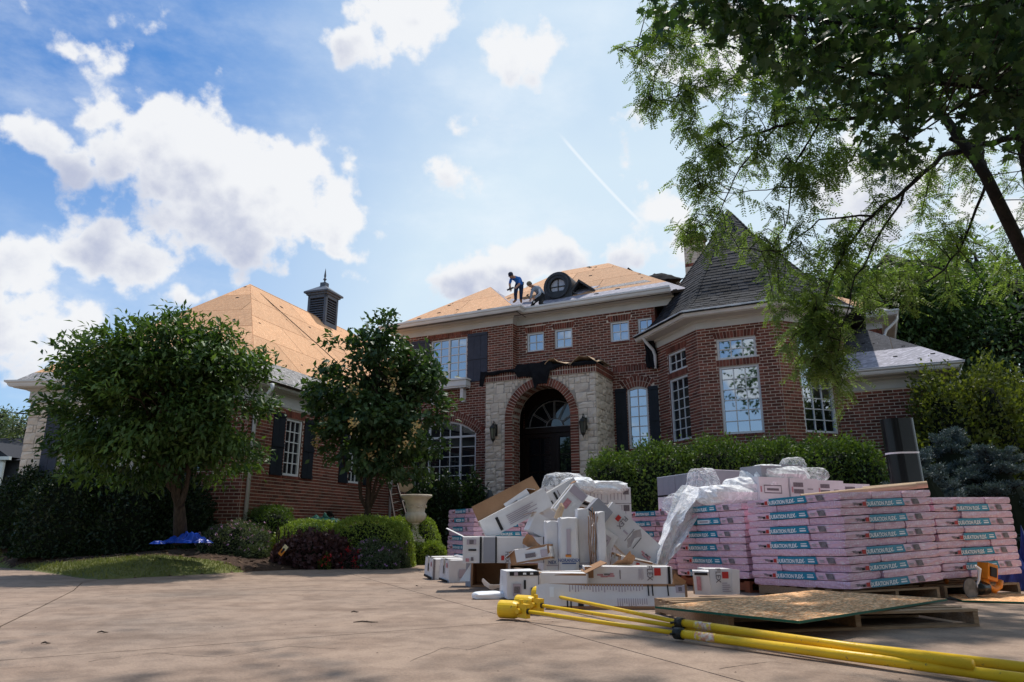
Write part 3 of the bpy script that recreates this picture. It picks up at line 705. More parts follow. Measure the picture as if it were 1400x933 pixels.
def door_leaf(xa, xb, hinge):
    q = MB(); f = .13
    q.box(xa, xa + f, yd - .03, yd + .03, .52, DZ); q.box(xb - f, xb, yd - .03, yd + .03, .52, DZ); q.box(xa + f, xb - f, yd - .03, yd + .03, .52, 1.35); q.box(xa + f, xb - f, yd - .03, yd + .03, DZ - f, DZ)
    q.box(xa + f + .08, xb - f - .08, yd - .045, yd - .03, .68, 1.22)
    m1 = (xa + f + xb - f) / 2; q.box(m1 - .012, m1 + .012, yd - .02, yd + .02, 1.35, DZ - f)
    for j in range(1, 4): z = 1.35 + (DZ - f - 1.35) * j / 4; q.box(xa + f, xb - f, yd - .018, yd + .018, z - .012, z + .012)
    d = q.build('door', K['door'], house, MP)
    for i in range(2):
        for j in range(4):
            pw = (xb - xa - 2 * f) / 2; ph = (DZ - f - 1.35) / 4
            objm('pane', pane_mesh(pw - .03, ph - .03, K['glassd']), d, MP @ T(xa + f + pw * i + .015, yd, 1.35 + ph * j + .015))
    h = MB(); hx = xb - .06 if hinge else xa + .06; h.tube([(hx, yd - .09, 1.55), (hx, yd - .09, 1.85)], .012, 8); h.box(hx - .02, hx + .02, yd - .10, yd - .02, 1.5, 1.6); h.build('handle', K['iron'], d, MP)
door_leaf(D0, dm - .004, True); door_leaf(dm + .004, D1, False)
# fan light with radiating glazing bars
q = MB(); cz = DZ + .16
for rr in (.26, .78):
    pts = [(dm + rr * 1.02 * math.cos(a), yd - .03, cz + rr * .97 * math.sin(a)) for a in np.linspace(0.04, math.pi - .04, 15)]
    q.tube(pts, .013, 4)
for a in (R(32), R(62), R(90), R(118), R(148)):
    for off in (-.018, .018):
        q.bar((dm + .26 * math.cos(a) + off * math.sin(a), yd - .03, cz + .25 * math.sin(a) - off * math.cos(a)), (dm + .78 * math.cos(a) + off * math.sin(a), yd - .03, cz + .76 * math.sin(a) - off * math.cos(a)), .014, .014)
q.bar((D0, yd - .03, cz + .01), (D1, yd - .03, cz + .01), .02, .03)
fl = q.build('fanlight', material('fanlight_bar', (.35, .36, .37), None, .4), house, MP)
vs = [(dm, yd, cz)] + [(dm + .93 * math.cos(a), yd, cz + .9 * math.sin(a)) for a in np.linspace(0, math.pi, 15)]
q = MB(); q.add(vs, [(0, i, i + 1) for i in range(1, 15)]); q.build('pane', K['glassd'], fl, MP)
# torn felt and a strip of sheathing on top of the portico
def felt_sheet(name, pts, mat, parent, M, th=.01, jit=.02, seed=0, **k):
    """pts: grid rows of points (front edge..) -> crumpled thick sheet"""
    rows = len(pts); cols = len(pts[0]); rd = random.Random(seed); b = MB(); vs = []; vb = []
    for r_ in pts:
        for p in r_:
            q = Vector(p) + Vector((rd.uniform(-jit, jit), rd.uniform(-jit, jit), rd.uniform(-jit, jit))); vs.append(q); vb.append(q + Vector((0, th * .6, -th)))
    n = len(vs); F = [(i * cols + j, i * cols + j + 1, (i + 1) * cols + j + 1, (i + 1) * cols + j) for i in range(rows - 1) for j in range(cols - 1)]
    F += [tuple(n + a for a in f[::-1]) for f in F]
    ring = [j for j in range(cols)] + [i * cols + cols - 1 for i in range(1, rows)] + [(rows - 1) * cols + j for j in range(cols - 2, -1, -1)] + [i * cols for i in range(rows - 2, 0, -1)]
    F += [(ring[i], ring[(i + 1) % len(ring)], n + ring[(i + 1) % len(ring)], n + ring[i]) for i in range(len(ring))]
    b.add(vs + vb, F); return b.build(name, mat, parent, M, **k)
rd = random.Random(5); g = []
for r_ in range(5):
    row = []
    for i in range(40):
        x = -.12 + 3.5 * i / 39; hang = .06 + .10 * noise.noise(Vector((x * 2.2, 3, 0))) + (.38 if 1.55 < x < 1.98 else 0) + (.16 if 1.0 < x < 1.6 else 0) + (.32 if x < -.02 else 0)
        hang = max(.02, hang)
        lift = (.10 if 1.0 < x < 2.1 else 0) + .04 * noise.noise(Vector((x * 3, 9, 1)))
        row.append([(x, .5, 5.09 + lift * .2), (x, .05, 5.10 + lift), (x, -.10, 5.09 + lift), (x, -.13, 5.07 - hang * .5), (x + rd.uniform(-.03, .03), -.11, 5.05 - hang)][r_])
    g.append(row)
felt_sheet('torn_felt', g, K['felt'], house, MP, th=.012, jit=.012, seed=3)
g = [[(1.9 + 1.5 * i / 12, y, 5.12 + (.10 * math.sin(i * .9) if y < 0 else .03) + (.04 if i % 3 else 0)) for i in range(13)] for y in (-.14, .3, 1.2)]
felt_sheet('loose_sheathing', g, K['tube'], house, MP, th=.015, jit=.008, seed=4)
# wall lanterns
def lantern(x, z0, mat, lab):
    X = MP @ T(x, 0, z0); t = empty('wall_lantern', X, label=lab, cat='lantern', group='lanterns beside the entrance')
    b = MB(); b.box(-.05, .05, -.05, -.03, .20, .52); b.tube([(0, -.05, .46), (0, -.10, .56), (0, -.17, .60), (0, -.20, .55), (0, -.20, .50)], .011, 6); b.build('wall_bracket', mat, t, X)
    b = MB(); Y = T(0, -.20, 0)
    b.lathe([(.004, .56), (.02, .53), (.035, .50), (.03, .49), (.075, .46), (.115, .40), (.12, .385), (.105, .385)], 6, Y); b.build('cap', mat, t, X)
    b = MB()
    for k in range(6):
        a = k * math.pi / 3; b.bar((.10 * math.cos(a), -.20 + .10 * math.sin(a), .385), (.06 * math.cos(a), -.20 + .06 * math.sin(a), .10), .012, .012)
    b.lathe([(.062, .105), (.066, .09), (.04, .05), (.02, .03), (.012, 0), (.003, -.03)], 6, Y); b.build('cage', mat, t, X)
    b = MB(); b.lathe([(.056, .10), (.094, .384)], 6, Y); b.build('glass', K['lampglass'], t, X)
lantern(3.30 - 2.95, 3.05, K['iron'], 'iron lantern with a coppery hood left of the entrance arch, above the black tarp')
lantern(3.30 - .31, 3.06, K['iron'], 'black iron lantern right of the entrance arch, near the hedge')
# ---------------- turret
TU = [(1.32, 1.4), (2.72, 0.0), (4.60, 0.0), (6.0, 1.4)]; TZ = 5.59
Ma, La = wframe(MH, TU[0], TU[1]); Mb, Lb_ = wframe(MH, TU[1], TU[2]); Mc, Lc = wframe(MH, TU[2], TU[3])
fo = [dict(x0=.47, x1=1.40, z0=2.93, z1=4.58, sillh=.075), dict(x0=.46, x1=1.38, z0=4.76, z1=5.28, head=.19)]
brick_wall(Mb, Lb_, .3, TZ, fo, indiv=150, soldiers=[(.42, 1.44, 4.585, 4.755)])
do = [dict(x0=.55, x1=1.45, z0=2.93, z1=4.58, sillh=.075), dict(x0=.55, x1=1.43, z0=4.76, z1=5.28, head=.19)]
brick_wall(Ma, La, .3, TZ, do, indiv=90, soldiers=[(.50, 1.48, 4.585, 4.755)])
brick_wall(Mc, Lc, .3, TZ, [dict(x0=.55, x1=1.5, z0=2.93, z1=4.58, sillh=.075), dict(x0=.55, x1=1.5, z0=4.76, z1=5.28, head=.19)], indiv=50, soldiers=[(.5, 1.55, 4.585, 4.755)])
window(Mb, .47, 1.40, 2.93, 4.58, 3, 6); window(Mb, .46, 1.38, 4.76, 5.28, 3, 2, fw=.05)
window(Ma, .55, 1.45, 2.93, 4.58, 3, 6, glass=K['glassd']); window(Ma, .55, 1.43, 4.76, 5.28, 3, 2, glass=K['glassd'], fw=.05)
window(Mc, .55, 1.5, 2.93, 4.58, 3, 6); window(Mc, .55, 1.5, 4.76, 5.28, 3, 2, fw=.05)
# ---------------- garage side block and upper right block
MG, LG = wframe(MH, (5.72, 1.1), (7.83, 1.1)); brick_wall(MG, LG, .3, 3.92)
MG2, LG2 = wframe(MH, (7.83, 1.1), (7.83, 7.0)); brick_wall(MG2, LG2, .3, 3.92)
MU, LU = wframe(MH, (5.6, 6.3), (7.05, 6.3)); brick_wall(MU, LU, 4.5, 6.75)
MU2, LU2 = wframe(MH, (7.05, 6.3), (7.05, 12)); brick_wall(MU2, LU2, 4.5, 6.75)
# plain walls hidden behind (close the volumes)
b = MB()
for (p, q, z0, z1) in (((-7.15, 12.5), (-7.15, 1.1), .3, 6.8), ((7.05, 15), (-7.15, 12.5), .3, 6.8), ((1.32, 1.4), (1.32, 6), 5, 6.8), ((1.32, 6), (7.05, 6.3), 5, 6.75), ((7.83, 7), (6.9, 7), .3, 3.9)):
    X, l = wframe(MH, p, q); b.box(0, l, 0, .1, z0, z1, X=X)
b.build('rear_wall', K['brick'], house, I4)
# ---------------- cornice: frieze + soffit + gutter along a polyline of eave corners
def cornice(Mr, pts, zf, over=.45, fh=.26, closed=False, gh=.14, flip=1):
    """pts: wall line in plan (outer side is to the right when walking -> outside = -Y of wframe)"""
    fr = MB(); gu = MB(); so_ = MB(); n = len(pts)
    P = [Vector((p[0], p[1])) for p in pts]
    def offs(d):
        out = []
        for i in range(n):
            ns = []
            for (a, c) in ((i - 1, i), (i, i + 1)):
                if closed: a %= n; c %= n
                if a < 0 or c >= n: continue
                t = (P[c] - P[a]).normalized(); ns.append(Vector((t.y, -t.x)))
            if len(ns) == 1: out.append(P[i] + ns[0] * d)
            else:
                m = (ns[0] + ns[1]); m.normalize(); out.append(P[i] + m * d / max(.3, m.dot(ns[0])))
        return out
    def strip(mb, d0, za, d1, zb, mi=0):
        A = offs(d0); B = offs(d1); rng_ = range(n if closed else n - 1)
        for i in rng_:
            j = (i + 1) % n; mb.add([(*A[i], za), (*A[j], za), (*B[j], zb), (*B[i], zb)], [(0, 1, 2, 3)], mi)
    strip(fr, .03, zf, .03, zf + fh); strip(fr, .0, zf, .03, zf); strip(fr, .03, zf + fh, .09, zf + fh + .03); strip(fr, .09, zf + fh + .03, .09, zf + fh + .06)
    zs = zf + fh + .06
    strip(so_, .05, zs, over, zs); strip(so_, over, zs, over, zs + .05)
    g0 = zs + .02
    prof = [(over - .005, g0), (over + .05, g0 - .0), (over + .075, g0 + .04), (over + .085, g0 + .075), (over + .12, g0 + .10), (over + .125, g0 + gh), (over + .105, g0 + gh), (over + .10, g0 + gh - .03), (over, g0 + gh - .03)]
    for (a, c) in zip(prof[:-1], prof[1:]): strip(gu, a[0], a[1], c[0], c[1])
    if not closed:
        for e in (0, -1):
            pp = [(*offs(q[0])[e], q[1]) for q in prof]; gu.add(pp, [tuple(range(len(pp)))])
            A = offs(0)[e]; B = offs(over)[e]; fr.add([(*A, zf), (*offs(.03)[e], zf), (*offs(.03)[e], zf + fh), (*A, zf + fh)], [(0, 1, 2, 3)])
            so_.add([(*A, zs), (*B, zs), (*B, zs + .1), (*A, zs + .1)], [(0, 1, 2, 3)])
    fr.build('frieze', K['frieze'], house, Mr); so_.build('soffit', K['frieze'], house, Mr); gu.build('gutter', K['white'], house, Mr)
    return zs + .02 + gh - .03
cornice(MH, [(-7.15, 3.5), (-7.15, 1.1), (-3.0, 1.1), (-3.0, 1.4), (1.9, 1.4)], ZE - .0, over=.40, fh=.17, gh=.15)
cornice(MH, [(1.10, 1.62), TU[1], TU[2], (5.9, 1.30)], TZ, over=.42, fh=.16, gh=.15)
cornice(MH, [(5.75, 1.1), (7.83, 1.1), (7.83, 6.9)], 3.92, over=.40, fh=.20, gh=.15)
cornice(MH, [(5.0, 6.3), (7.05, 6.3), (7.05, 12)], 6.70, over=.40, fh=.20, gh=.15)
# ---------------- garage wing on the left
C1 = pix(42, 552, 1.0); C1 = Vector((0, 0, CAM_Z)) + (C1 - Vector((0, 0, CAM_Z))) * ((3.55 - CAM_Z) / (C1.z - CAM_Z))
c1l = MW.inverted() @ Vector((C1.x, C1.y, 0)); WL = (c1l.x, c1l.y)      # left front corner in wing frame
WZ = 3.56
MWr, LWr = wframe(MW, (0, 0), (0, 7.4))
wv = lambda v0, v1, z0, z1: dict(x0=v0, x1=v1, z0=z0, z1=z1, head=.19, sillh=.08)
w1 = wv(1.36, 2.02, 1.98, 3.34); w2 = wv(4.22, 4.92, 1.98, 3.34)
brick_wall(MWr, LWr, .4, WZ, [w1, w2], indiv=0)
for o in (w1, w2):
    window(MWr, o['x0'], o['x1'], o['z0'], o['z1'], 3, 5, glass=K['glassd'])
    shutter(MWr, o['x0'] - .50, o['x0'] - .06, o['z0'] - .02, o['z1'] + .08, K['shutterd'], 2); shutter(MWr, o['x1'] + .06, o['x1'] + .50, o['z0'] - .02, o['z1'] + .08, K['shutterd'], 2)
fl_ = math.hypot(WL[0], WL[1]); fd = Vector((-WL[0] / fl_, -WL[1] / fl_))
def fpt(s): return (WL[0] + fd.x * s, WL[1] + fd.y * s)
MF1, LF1 = wframe(MW, fpt(0), fpt(fl_ - 2.3)); MF2, LF2 = wframe(MW, fpt(fl_ - 2.3), fpt(fl_))
def fx(px, py):   # point of the picture on the stone front, as distance from the left corner and height
    p = pix(px, py, 1.0); o = Vector((0, 0, CAM_Z)); d = p - o; A = MF1.inverted() @ o; B = (MF1.inverted().to_3x3() @ d); t = -A.y / B.y; q = A + B * t; return q.x, q.z
gx0, gz0 = fx(82, 636); gx1, gz1 = fx(105, 588)
gx1 = gx0 + .75
stone_wall(MF1, LF1, .4, WZ, [dict(x0=gx0, x1=gx1, z0=1.95, z1=3.3, depth=.1)], indiv=90, seed=9)
window(MF1, gx0, gx1, 1.95, 3.3, 3, 5, glass=K['glassd'], y=.05)
shutter(MF1, gx0 - .45, gx0 - .05, 1.9, 3.42, K['shutter'], 2, out=.05); shutter(MF1, gx1 + .05, gx1 + .45, 1.9, 3.42, K['shutter'], 2, out=.05)
brick_wall(MF2, LF2, .4, WZ, [dict(x0=.72, x1=1.35, z0=1.98, z1=3.34, head=.19)])
window(MF2, .72, 1.35, 1.98, 3.34, 3, 5, glass=K['glassd'])
MWl, LWl = wframe(MW, (WL[0], 9.0), WL); stone_wall(MWl, LWl, .4, WZ, [], indiv=0, seed=12, cell=.11)
cornice(MW, [(WL[0], 8.0), WL, (0, 0), (0, 7.6)], WZ, over=.24, fh=.26, gh=.14)
# downspouts
def spout(Mr, u, v, z0, z1, kx, ky, name='downspout', over=.40, drop=.45):
    b = MB(); b.tube([(u + kx * (over + .05), v + ky * (over + .05), z1 + .35), (u + kx * (over + .05), v + ky * (over + .05), z1 + .24), (u + kx * (over - .02), v + ky * (over - .02), z1 + .14), (u + kx * .12, v + ky * .12, z1 - .08), (u + kx * .06, v + ky * .06, z1 - .22), (u + kx * .06, v + ky * .06, z0)], .045, 8)
    b.build(name, K['white'], house, Mr, smooth=True)
spout(MW, .0, .14, .6, WZ, 1, 0); spout(MW, 0, 6.55, .6, WZ, 1, 0)
spout(MH, 7.83, 1.04, .6, 3.92, 1, -.0); spout(MH, 7.05, 6.24, 4.6, 6.7, 1, 0); spout(MH, 1.33, 1.32, 5.0, 5.60, -.6, -.6)
# ---------------- roofs
def clip_poly(poly, a, b, c):   # keep a*x+b*y+c >= 0
    out = []; n = len(poly)
    for i in range(n):
        p, q = poly[i], poly[(i + 1) % n]; dp = a * p[0] + b * p[1] + c; dq = a * q[0] + b * q[1] + c
        if dp >= 0: out.append(p)
        if (dp >= 0) != (dq >= 0):
            t = dp / (dp - dq); out.append((p[0] + (q[0] - p[0]) * t, p[1] + (q[1] - p[1]) * t))
    return out
def slope_frame(P):
    """P: 3d points of a planar slope, P[0]->P[1] along the eave; returns frame and 2d polygon"""
    o = P[0]; x = (P[1] - P[0]).normalized(); nrm = Vector((0, 0, 0))
    for i in range(1, len(P) - 1): nrm += (P[i] - o).cross(P[i + 1] - o)
    nrm.normalize()
    if nrm.z < 0: nrm = -nrm
    y = nrm.cross(x); X = basis(o, x, y, nrm); Xi = X.inverted()
    return X, [((Xi @ p).x, (Xi @ p).y) for p in P]
def roof_slope(Mr, pts, panels=True, pw=2.44, ph=1.22, strip=.75, mat='osb', name='roof', stripmat='dust', off=0.0, seed=0):
    P = [Mr @ Vector(p) for p in pts]; X, poly = slope_frame(P)
    b = MB(); b.prism(poly, X, -.06, 0); rf = b.build(name, K['joint'], house, I4)
    rd = random.Random(seed); xs = [p[0] for p in poly]; ys = [p[1] for p in poly]
    if panels:
        j = 0; y = strip if strip else 0.0
        while y < max(ys):
            x = min(xs) - (off + (pw / 2 if j % 2 else 0)); 
            while x < max(xs):
                g = .009; c = poly
                for (a, bb, cc) in ((1, 0, -(x + g)), (-1, 0, x + pw - g), (0, 1, -(y + g)), (0, -1, y + ph - g)):
                    c = clip_poly(c, a, bb, cc)
                    if len(c) < 3: break
                if len(c) >= 3:
                    q = MB(); q.prism(c, X, .001, .012 + rd.uniform(0, .003)); q.build('sheathing_panel', K[mat], rf, I4)
                x += pw
            y += ph; j += 1
    if strip:
        c = clip_poly(poly, 0, -1, strip)
        if len(c) >= 3:
            q = MB(); q.prism(c, X, .002, .016); q.build('underlayment_strip', K[stripmat], rf, I4)
    # nail heads and torn felt scraps
    sc = MB(); n = 0
    while n < 34:
        px_, py_ = rd.uniform(min(xs), max(xs)), rd.uniform(0, max(ys))
        inside = True; s = None
        for i in range(len(poly)):
            a, c = poly[i], poly[(i + 1) % len(poly)]; cr = (c[0] - a[0]) * (py_ - a[1]) - (c[1] - a[1]) * (px_ - a[0]); s = s if s is not None else cr > 0
            if (cr > 0) != s: inside = False
        n += 1
        if not inside: continue
        w = rd.uniform(.02, .07); sc.box(px_ - w, px_ + w, py_ - w * .5, py_ + w * .6, .013, .022, X=X @ T(0, 0, 0))
    if sc.v: sc.build('felt_scrap', K['felt'], rf, I4)['kind'] = 'stuff'
    return rf, X
EZ = 7.06; pit = .78
# main hip block: eave rectangle and ridge
e0, e1, f0, f1 = -5.45, 2.35, 1.0, 7.05; rz = EZ + pit * 3.02; r0, r1 = -2.5, -.85; rv = 4.03
roof_slope(MH, [(e0, f0, EZ), (e1, f0, EZ), (r1, rv, rz), (r0, rv, rz)], strip=.85, stripmat='under', seed=1)
roof_slope(MH, [(e1, f0, EZ), (e1, f1, EZ), (r1, rv, rz)], seed=2, strip=0); roof_slope(MH, [(e0, f1, EZ), (e0, f0, EZ), (r0, rv, rz)], seed=3, strip=0)
roof_slope(MH, [(e1, f1, EZ), (e0, f1, EZ), (r0, rv, rz), (r1, rv, rz)], seed=4, panels=False, strip=0)
# left hip
l0, l1 = -7.5, -2.62; lm = (l0 + l1) / 2; lf = .68; lz = EZ + pit * (lm - l0) * .95
lv = lf + (lm - l0)
roof_slope(MH, [(l0, lf, EZ), (l1, lf, EZ), (lm + .25, lv - .1, lz)], strip=.55, seed=5)
roof_slope(MH, [(l1, lf, EZ), (l1, 5, EZ), (lm + .25, 5.5, lz), (lm + .25, lv - .1, lz)], strip=4.0, stripmat='under', seed=6)
roof_slope(MH, [(l0, 9, EZ), (l0, lf, EZ), (lm + .25, lv - .1, lz), (lm + .25, 9, lz)], strip=0, seed=7)
# rear block
q0, q1, qf, qr, qz = -5.0, 7.48, 5.87, 11.3, 10.95
roof_slope(MH, [(q0, qf, EZ + .0), (q1, qf, EZ + .0), (2.6, qr, qz), (-1.6, qr, qz)], strip=.6, seed=8, off=.7)
roof_slope(MH, [(q1, qf, EZ), (q1, 16.7, EZ), (2.6, qr, qz)], strip=0, seed=9, mat='charroof')
roof_slope(MH, [(q0, 16.7, EZ), (q0, qf, EZ), (-1.6, qr, qz)], strip=0, panels=False)
# garage side roof (grey, half stripped)
gz = 4.32; g0, g1, gf = 4.6, 8.35, .58
rfG, XG = roof_slope(MH, [(g0, gf, gz), (g1, gf, gz), (5.9, 3.3, 6.28), (4.6, 3.3, 6.28)], strip=1.0, stripmat='under', seed=10, mat='charroof')
roof_slope(MH, [(g1, gf, gz), (g1, 7.4, gz), (5.9, 6.5, 6.28), (5.9, 3.3, 6.28)], strip=0, seed=11, mat='charroof')
# wing roof
wz = 3.98; wa = (-3.62, 3.85, 8.0); o_ = .38
wl = (WL[0] - .33, WL[1] - .34); wr = (o_, -o_)
roof_slope(MW, [(wl[0], wl[1], wz), (wr[0], wr[1], wz), wa], strip=.5, seed=12)
roof_slope(MW, [(wr[0], wr[1], wz), (wr[0], 9.5, wz), (wa[0], 12, wa[2]), wa], strip=.85, seed=13)
roof_slope(MW, [(wl[0], 12, wz), (wl[0], wl[1], wz), wa, (wa[0], 12, wa[2])], strip=.5, seed=14)
b = MB(); p0 = MW @ Vector((-3.35, 4.0, 7.66)); p1 = MW @ Vector((.3, 5.4, 4.24)); b.tube([p0 + Vector((0, 0, .08)), (p0 + p1) / 2 + Vector((0, -.02, .10)), p1 + Vector((0, 0, .07))], .012, 5)
b.build('safety_rope', K['blackt'], None, I4, label='dark rope running down the bare sheathing of the left roof', cat='rope')
# low second eave left of the stone gable
b = MB(); X = MW @ T(WL[0] - 1.0, WL[1] + 2.2, 0); b.box(-.55, 1.1, -.4, 3, 3.15, 3.30); b.box(-.60, 1.1, -.45, 3, 3.30, 3.38); b.build('lower_eave', K['frieze'], house, X)
b = MB(); b.add([(-.6, -.45, 3.385), (1.1, -.45, 3.385), (1.1, 3, 3.385), (-.6, 3, 3.385), (1.1, .4, 3.85), (1.1, 3, 3.85)], [(0, 1, 4), (0, 4, 5, 3), (1, 2, 5, 4), (0, 3, 2, 1)]); b.build('lower_roof', K['nroof'], house, X)
b = MB(); b.box(-.35, 1.1, 0, 2.5, .3, 3.15); b.build('lower_wall', K['stone'], house, X)
# ---------------- turret roof: flared octagon with shingles
TC = (3.66, 2.33)
prof = [(2.90, 5.905), (2.55, 6.12), (2.2, 6.45), (1.9, 6.9), (1.45, 7.5), (.62, 8.6), (.02, 9.6)]   # apothem, height
def oct_pt(ap, z, k, f=0.0):
    rr = ap / math.cos(math.pi / 8); a0 = -math.pi / 2 - math.pi / 8 + k * math.pi / 4; tz = (z - 5.905) / 3.695; TC = (3.66 - .22 * tz, 2.33 - .33 * tz)
    p0 = Vector((TC[0] + rr * math.cos(a0), TC[1] + rr * math.sin(a0), z)); a1 = a0 + math.pi / 4
    p1 = Vector((TC[0] + rr * math.cos(a1), TC[1] + rr * math.sin(a1), z)); return p0.lerp(p1, f)
b = MB()
for (a, c) in zip(prof[:-1], prof[1:]):
    for k in range(8): b.add([oct_pt(a[0], a[1], k), oct_pt(a[0], a[1], k + 1), oct_pt(c[0], c[1], k + 1), oct_pt(c[0], c[1], k)], [(0, 1, 2, 3)])
b.add([oct_pt(prof[0][0], prof[0][1], k) for k in range(8)], [tuple(range(8))])
troof = b.build('turret_roof', K['shingle'], house, MH)
cum = [0]
for (a, c) in zip(prof[:-1], prof[1:]): cum.append(cum[-1] + math.hypot(a[0] - c[0], a[1] - c[1]))
def at(s):
    for i in range(len(prof) - 1):
        if s <= cum[i + 1]: t = (s - cum[i]) / (cum[i + 1] - cum[i]); return prof[i][0] + (prof[i + 1][0] - prof[i][0]) * t, prof[i][1] + (prof[i + 1][1] - prof[i][1]) * t
    return prof[-1]
st = MB(); ex = .125; nrow = int(cum[-1] / ex); ni = 0; rd = random.Random(2)
for k in (6, 7, 0, 1, 2):
    for j in range(nrow):
        s0 = j * ex; a0, z0_ = at(s0); a1, z1_ = at(min(s0 + ex * 1.15, cum[-1]))
        W = 2 * a0 * math.tan(math.pi / 8); x = -rd.uniform(0, .2)
        while x < W:
            w = rd.uniform(.13, .26); f0_, f1_ = max(0, x / W), min(1, (x + w - .006) / W); x += w
            if f1_ - f0_ < .01: continue
            lo0, lo1 = oct_pt(a0, z0_, k, f0_), oct_pt(a0, z0_, k, f1_); up0, up1 = oct_pt(a1, z1_, k, f0_), oct_pt(a1, z1_, k, f1_)
            nn = (lo1 - lo0).cross(up0 - lo0).normalized(); tt = rd.uniform(.010, .022)
            vs = [lo0 + nn * tt, lo1 + nn * tt, up1 + nn * .004, up0 + nn * .004, lo0, lo1]; F = [(0, 1, 2, 3), (0, 4, 5, 1), (0, 3, 4), (1, 5, 2)]
            if k in (7, 0) and 3 <= j < 22 and w > .19 and ni < 280:
                q = MB(); q.add(vs, F, 0, rd.random()); q.build('shingle', K['shingle'], troof, MH); ni += 1
            else: st.add(vs, F, 0, rd.random())
st.build('shingle', K['shingle'], troof, MH)['kind'] = 'stuff'
hp = MB()   # hip caps
for k in (7, 0, 1, 2):
    for j in range(0, nrow - 1):
        a0, z0_ = at(j * ex); a1, z1_ = at((j + 1.2) * ex); p = oct_pt(a0, z0_, k); q_ = oct_pt(a1, z1_, k); l = oct_pt(a0, z0_, k, .07 / max(.3, a0)); r2 = oct_pt(a0, z0_, k - 1, 1 - .07 / max(.3, a0)); out = Vector((p.x - TC[0], p.y - TC[1], .4)).normalized()
        l2 = oct_pt(a1, z1_, k, .07 / max(.3, a1)); r3 = oct_pt(a1, z1_, k - 1, 1 - .07 / max(.3, a1))
        hp.add([r2 + out * .03, p + out * .04, l + out * .03, l2 + out * .02, q_ + out * .02, r3 + out * .02, r2, p, l], [(0, 1, 4, 5), (1, 2, 3, 4), (0, 6, 7, 1), (1, 7, 8, 2)], 0, rd.random())
hp.build('hip_cap', K['shingle'], troof, MH)['kind'] = 'stuff'
# black flashing remains hanging at the left end of the turret eave
g = [[(.98 + .30 * i / 5 + j * .02, 1.33 - j * .02, 5.95 - j * .22 - .05 * (i % 2)) for i in range(6)] for j in range(5)]
felt_sheet('torn_felt', g, K['felt'], house, MH, th=.03, jit=.03, seed=8)
# ---------------- chimney
cx_, cv_ = 1.05, 9.2
b = MB(); b.box(cx_ - .36, cx_ + .36, cv_ - .3, cv_ + .3, 8.5, 11.9); ch = b.build('chimney', K['smortar'], house, MH)
b = MB(); s2 = MB()
for (a, c, e) in (((cx_ - .36, cv_ - .3), (cx_ + .36, cv_ - .3), 0), ((cx_ + .36, cv_ - .3), (cx_ + .36, cv_ + .3), 0)):
    X, l = wframe(MH, a, c); z = 9.0
    while z < 11.8:
        band = 10.55 < z < 10.80 or z > 11.55
        if band:
            n = 9
            for i in range(n): b.box(l * i / n + .006, l * (i + 1) / n - .006, -.03, .004, z, z + .12, 0, random.random(), X=X)
            z += .13
        else:
            x = 0; h = random.uniform(.13, .2)
            while x < l - .03:
                w = min(random.uniform(.18, .34), l - x); s2.box(x + .006, x + w - .006, -.03, .004, z, z + h - .012, 0, random.random(), X=X); x += w
            z += h
b.build('brick', K['brick'], ch, I4); s2.build('stone', K['stone'], ch, I4)
b = MB(); b.box(cx_ - .45, cx_ + .45, cv_ - .4, cv_ + .4, 11.9, 12.0); b.box(cx_ - .2, cx_ + .2, cv_ - .2, cv_ + .2, 12.0, 12.16); b.build('chimney_cap', K['iron'], ch, MH)
# ---------------- round dormer
du, dv, dz = -1.72, 1.62, 7.98; X = MH @ T(du, dv, dz)
def ring(b, r0, r1, y0, y1, n=40, mi=0, a0=0, a1=2 * math.pi):
    for i in range(n):
        a = a0 + (a1 - a0) * i / n; c = a0 + (a1 - a0) * (i + 1) / n
        P = [(r * math.cos(t), y, r * math.sin(t)) for (t) in (a, c) for (r, y) in ((r0, y0), (r1, y0), (r1, y1), (r0, y1))]
        b.add(P, [(0, 1, 5, 4), (1, 2, 6, 5), (2, 3, 7, 6), (3, 0, 4, 7)], mi)
b = MB(); ring(b, .26, .38, -.02, .3); ring(b, .38, .47, .02, 1.2); ring(b, .35, .40, -.06, .0); b.box(-.45, .47, .03, .9, -.52, -.15)
dor = b.build('round_dormer', K['blackt'] if False else material('dormer_metal', (.035, .037, .042), (.05, .052, .058), .5, 6, .2, 20), house, X)
b = MB(); b.box(-.26, .26, .06, .08, -.012, .012); b.box(-.012, .012, .06, .08, -.26, .26); ring(b, .245, .265, .04, .09); b.build('glazing_bar', K['iron'], dor, X)
b = MB(); n = 28; b.add([(0, .09, 0)] + [(.25 * math.cos(2 * math.pi * i / n), .09, .25 * math.sin(2 * math.pi * i / n)) for i in range(n)], [(0, i + 1, (i + 1) % n + 1) for i in range(n)]); b.build('pane', material('frosted_glass', (.45, .45, .50), None, .25, spec=.6), dor, X)
# side box of the dormer, tipped to the right
b = MB(); Y = X @ T(.44, .05, -.18) @ RY(R(38)) @ RZ(R(12))
b.box(0, .62, 0, .5, -.04, .0, X=Y); b.box(0, .62, 0, .5, .34, .40, X=Y); b.box(0, .05, 0, .5, 0, .34, X=Y); b.box(.57, .62, 0, .5, 0, .34, X=Y); b.box(0, .62, .45, .5, 0, .34, X=Y)
b.build('dormer_side_box', dor.data.materials[0], dor, I4)
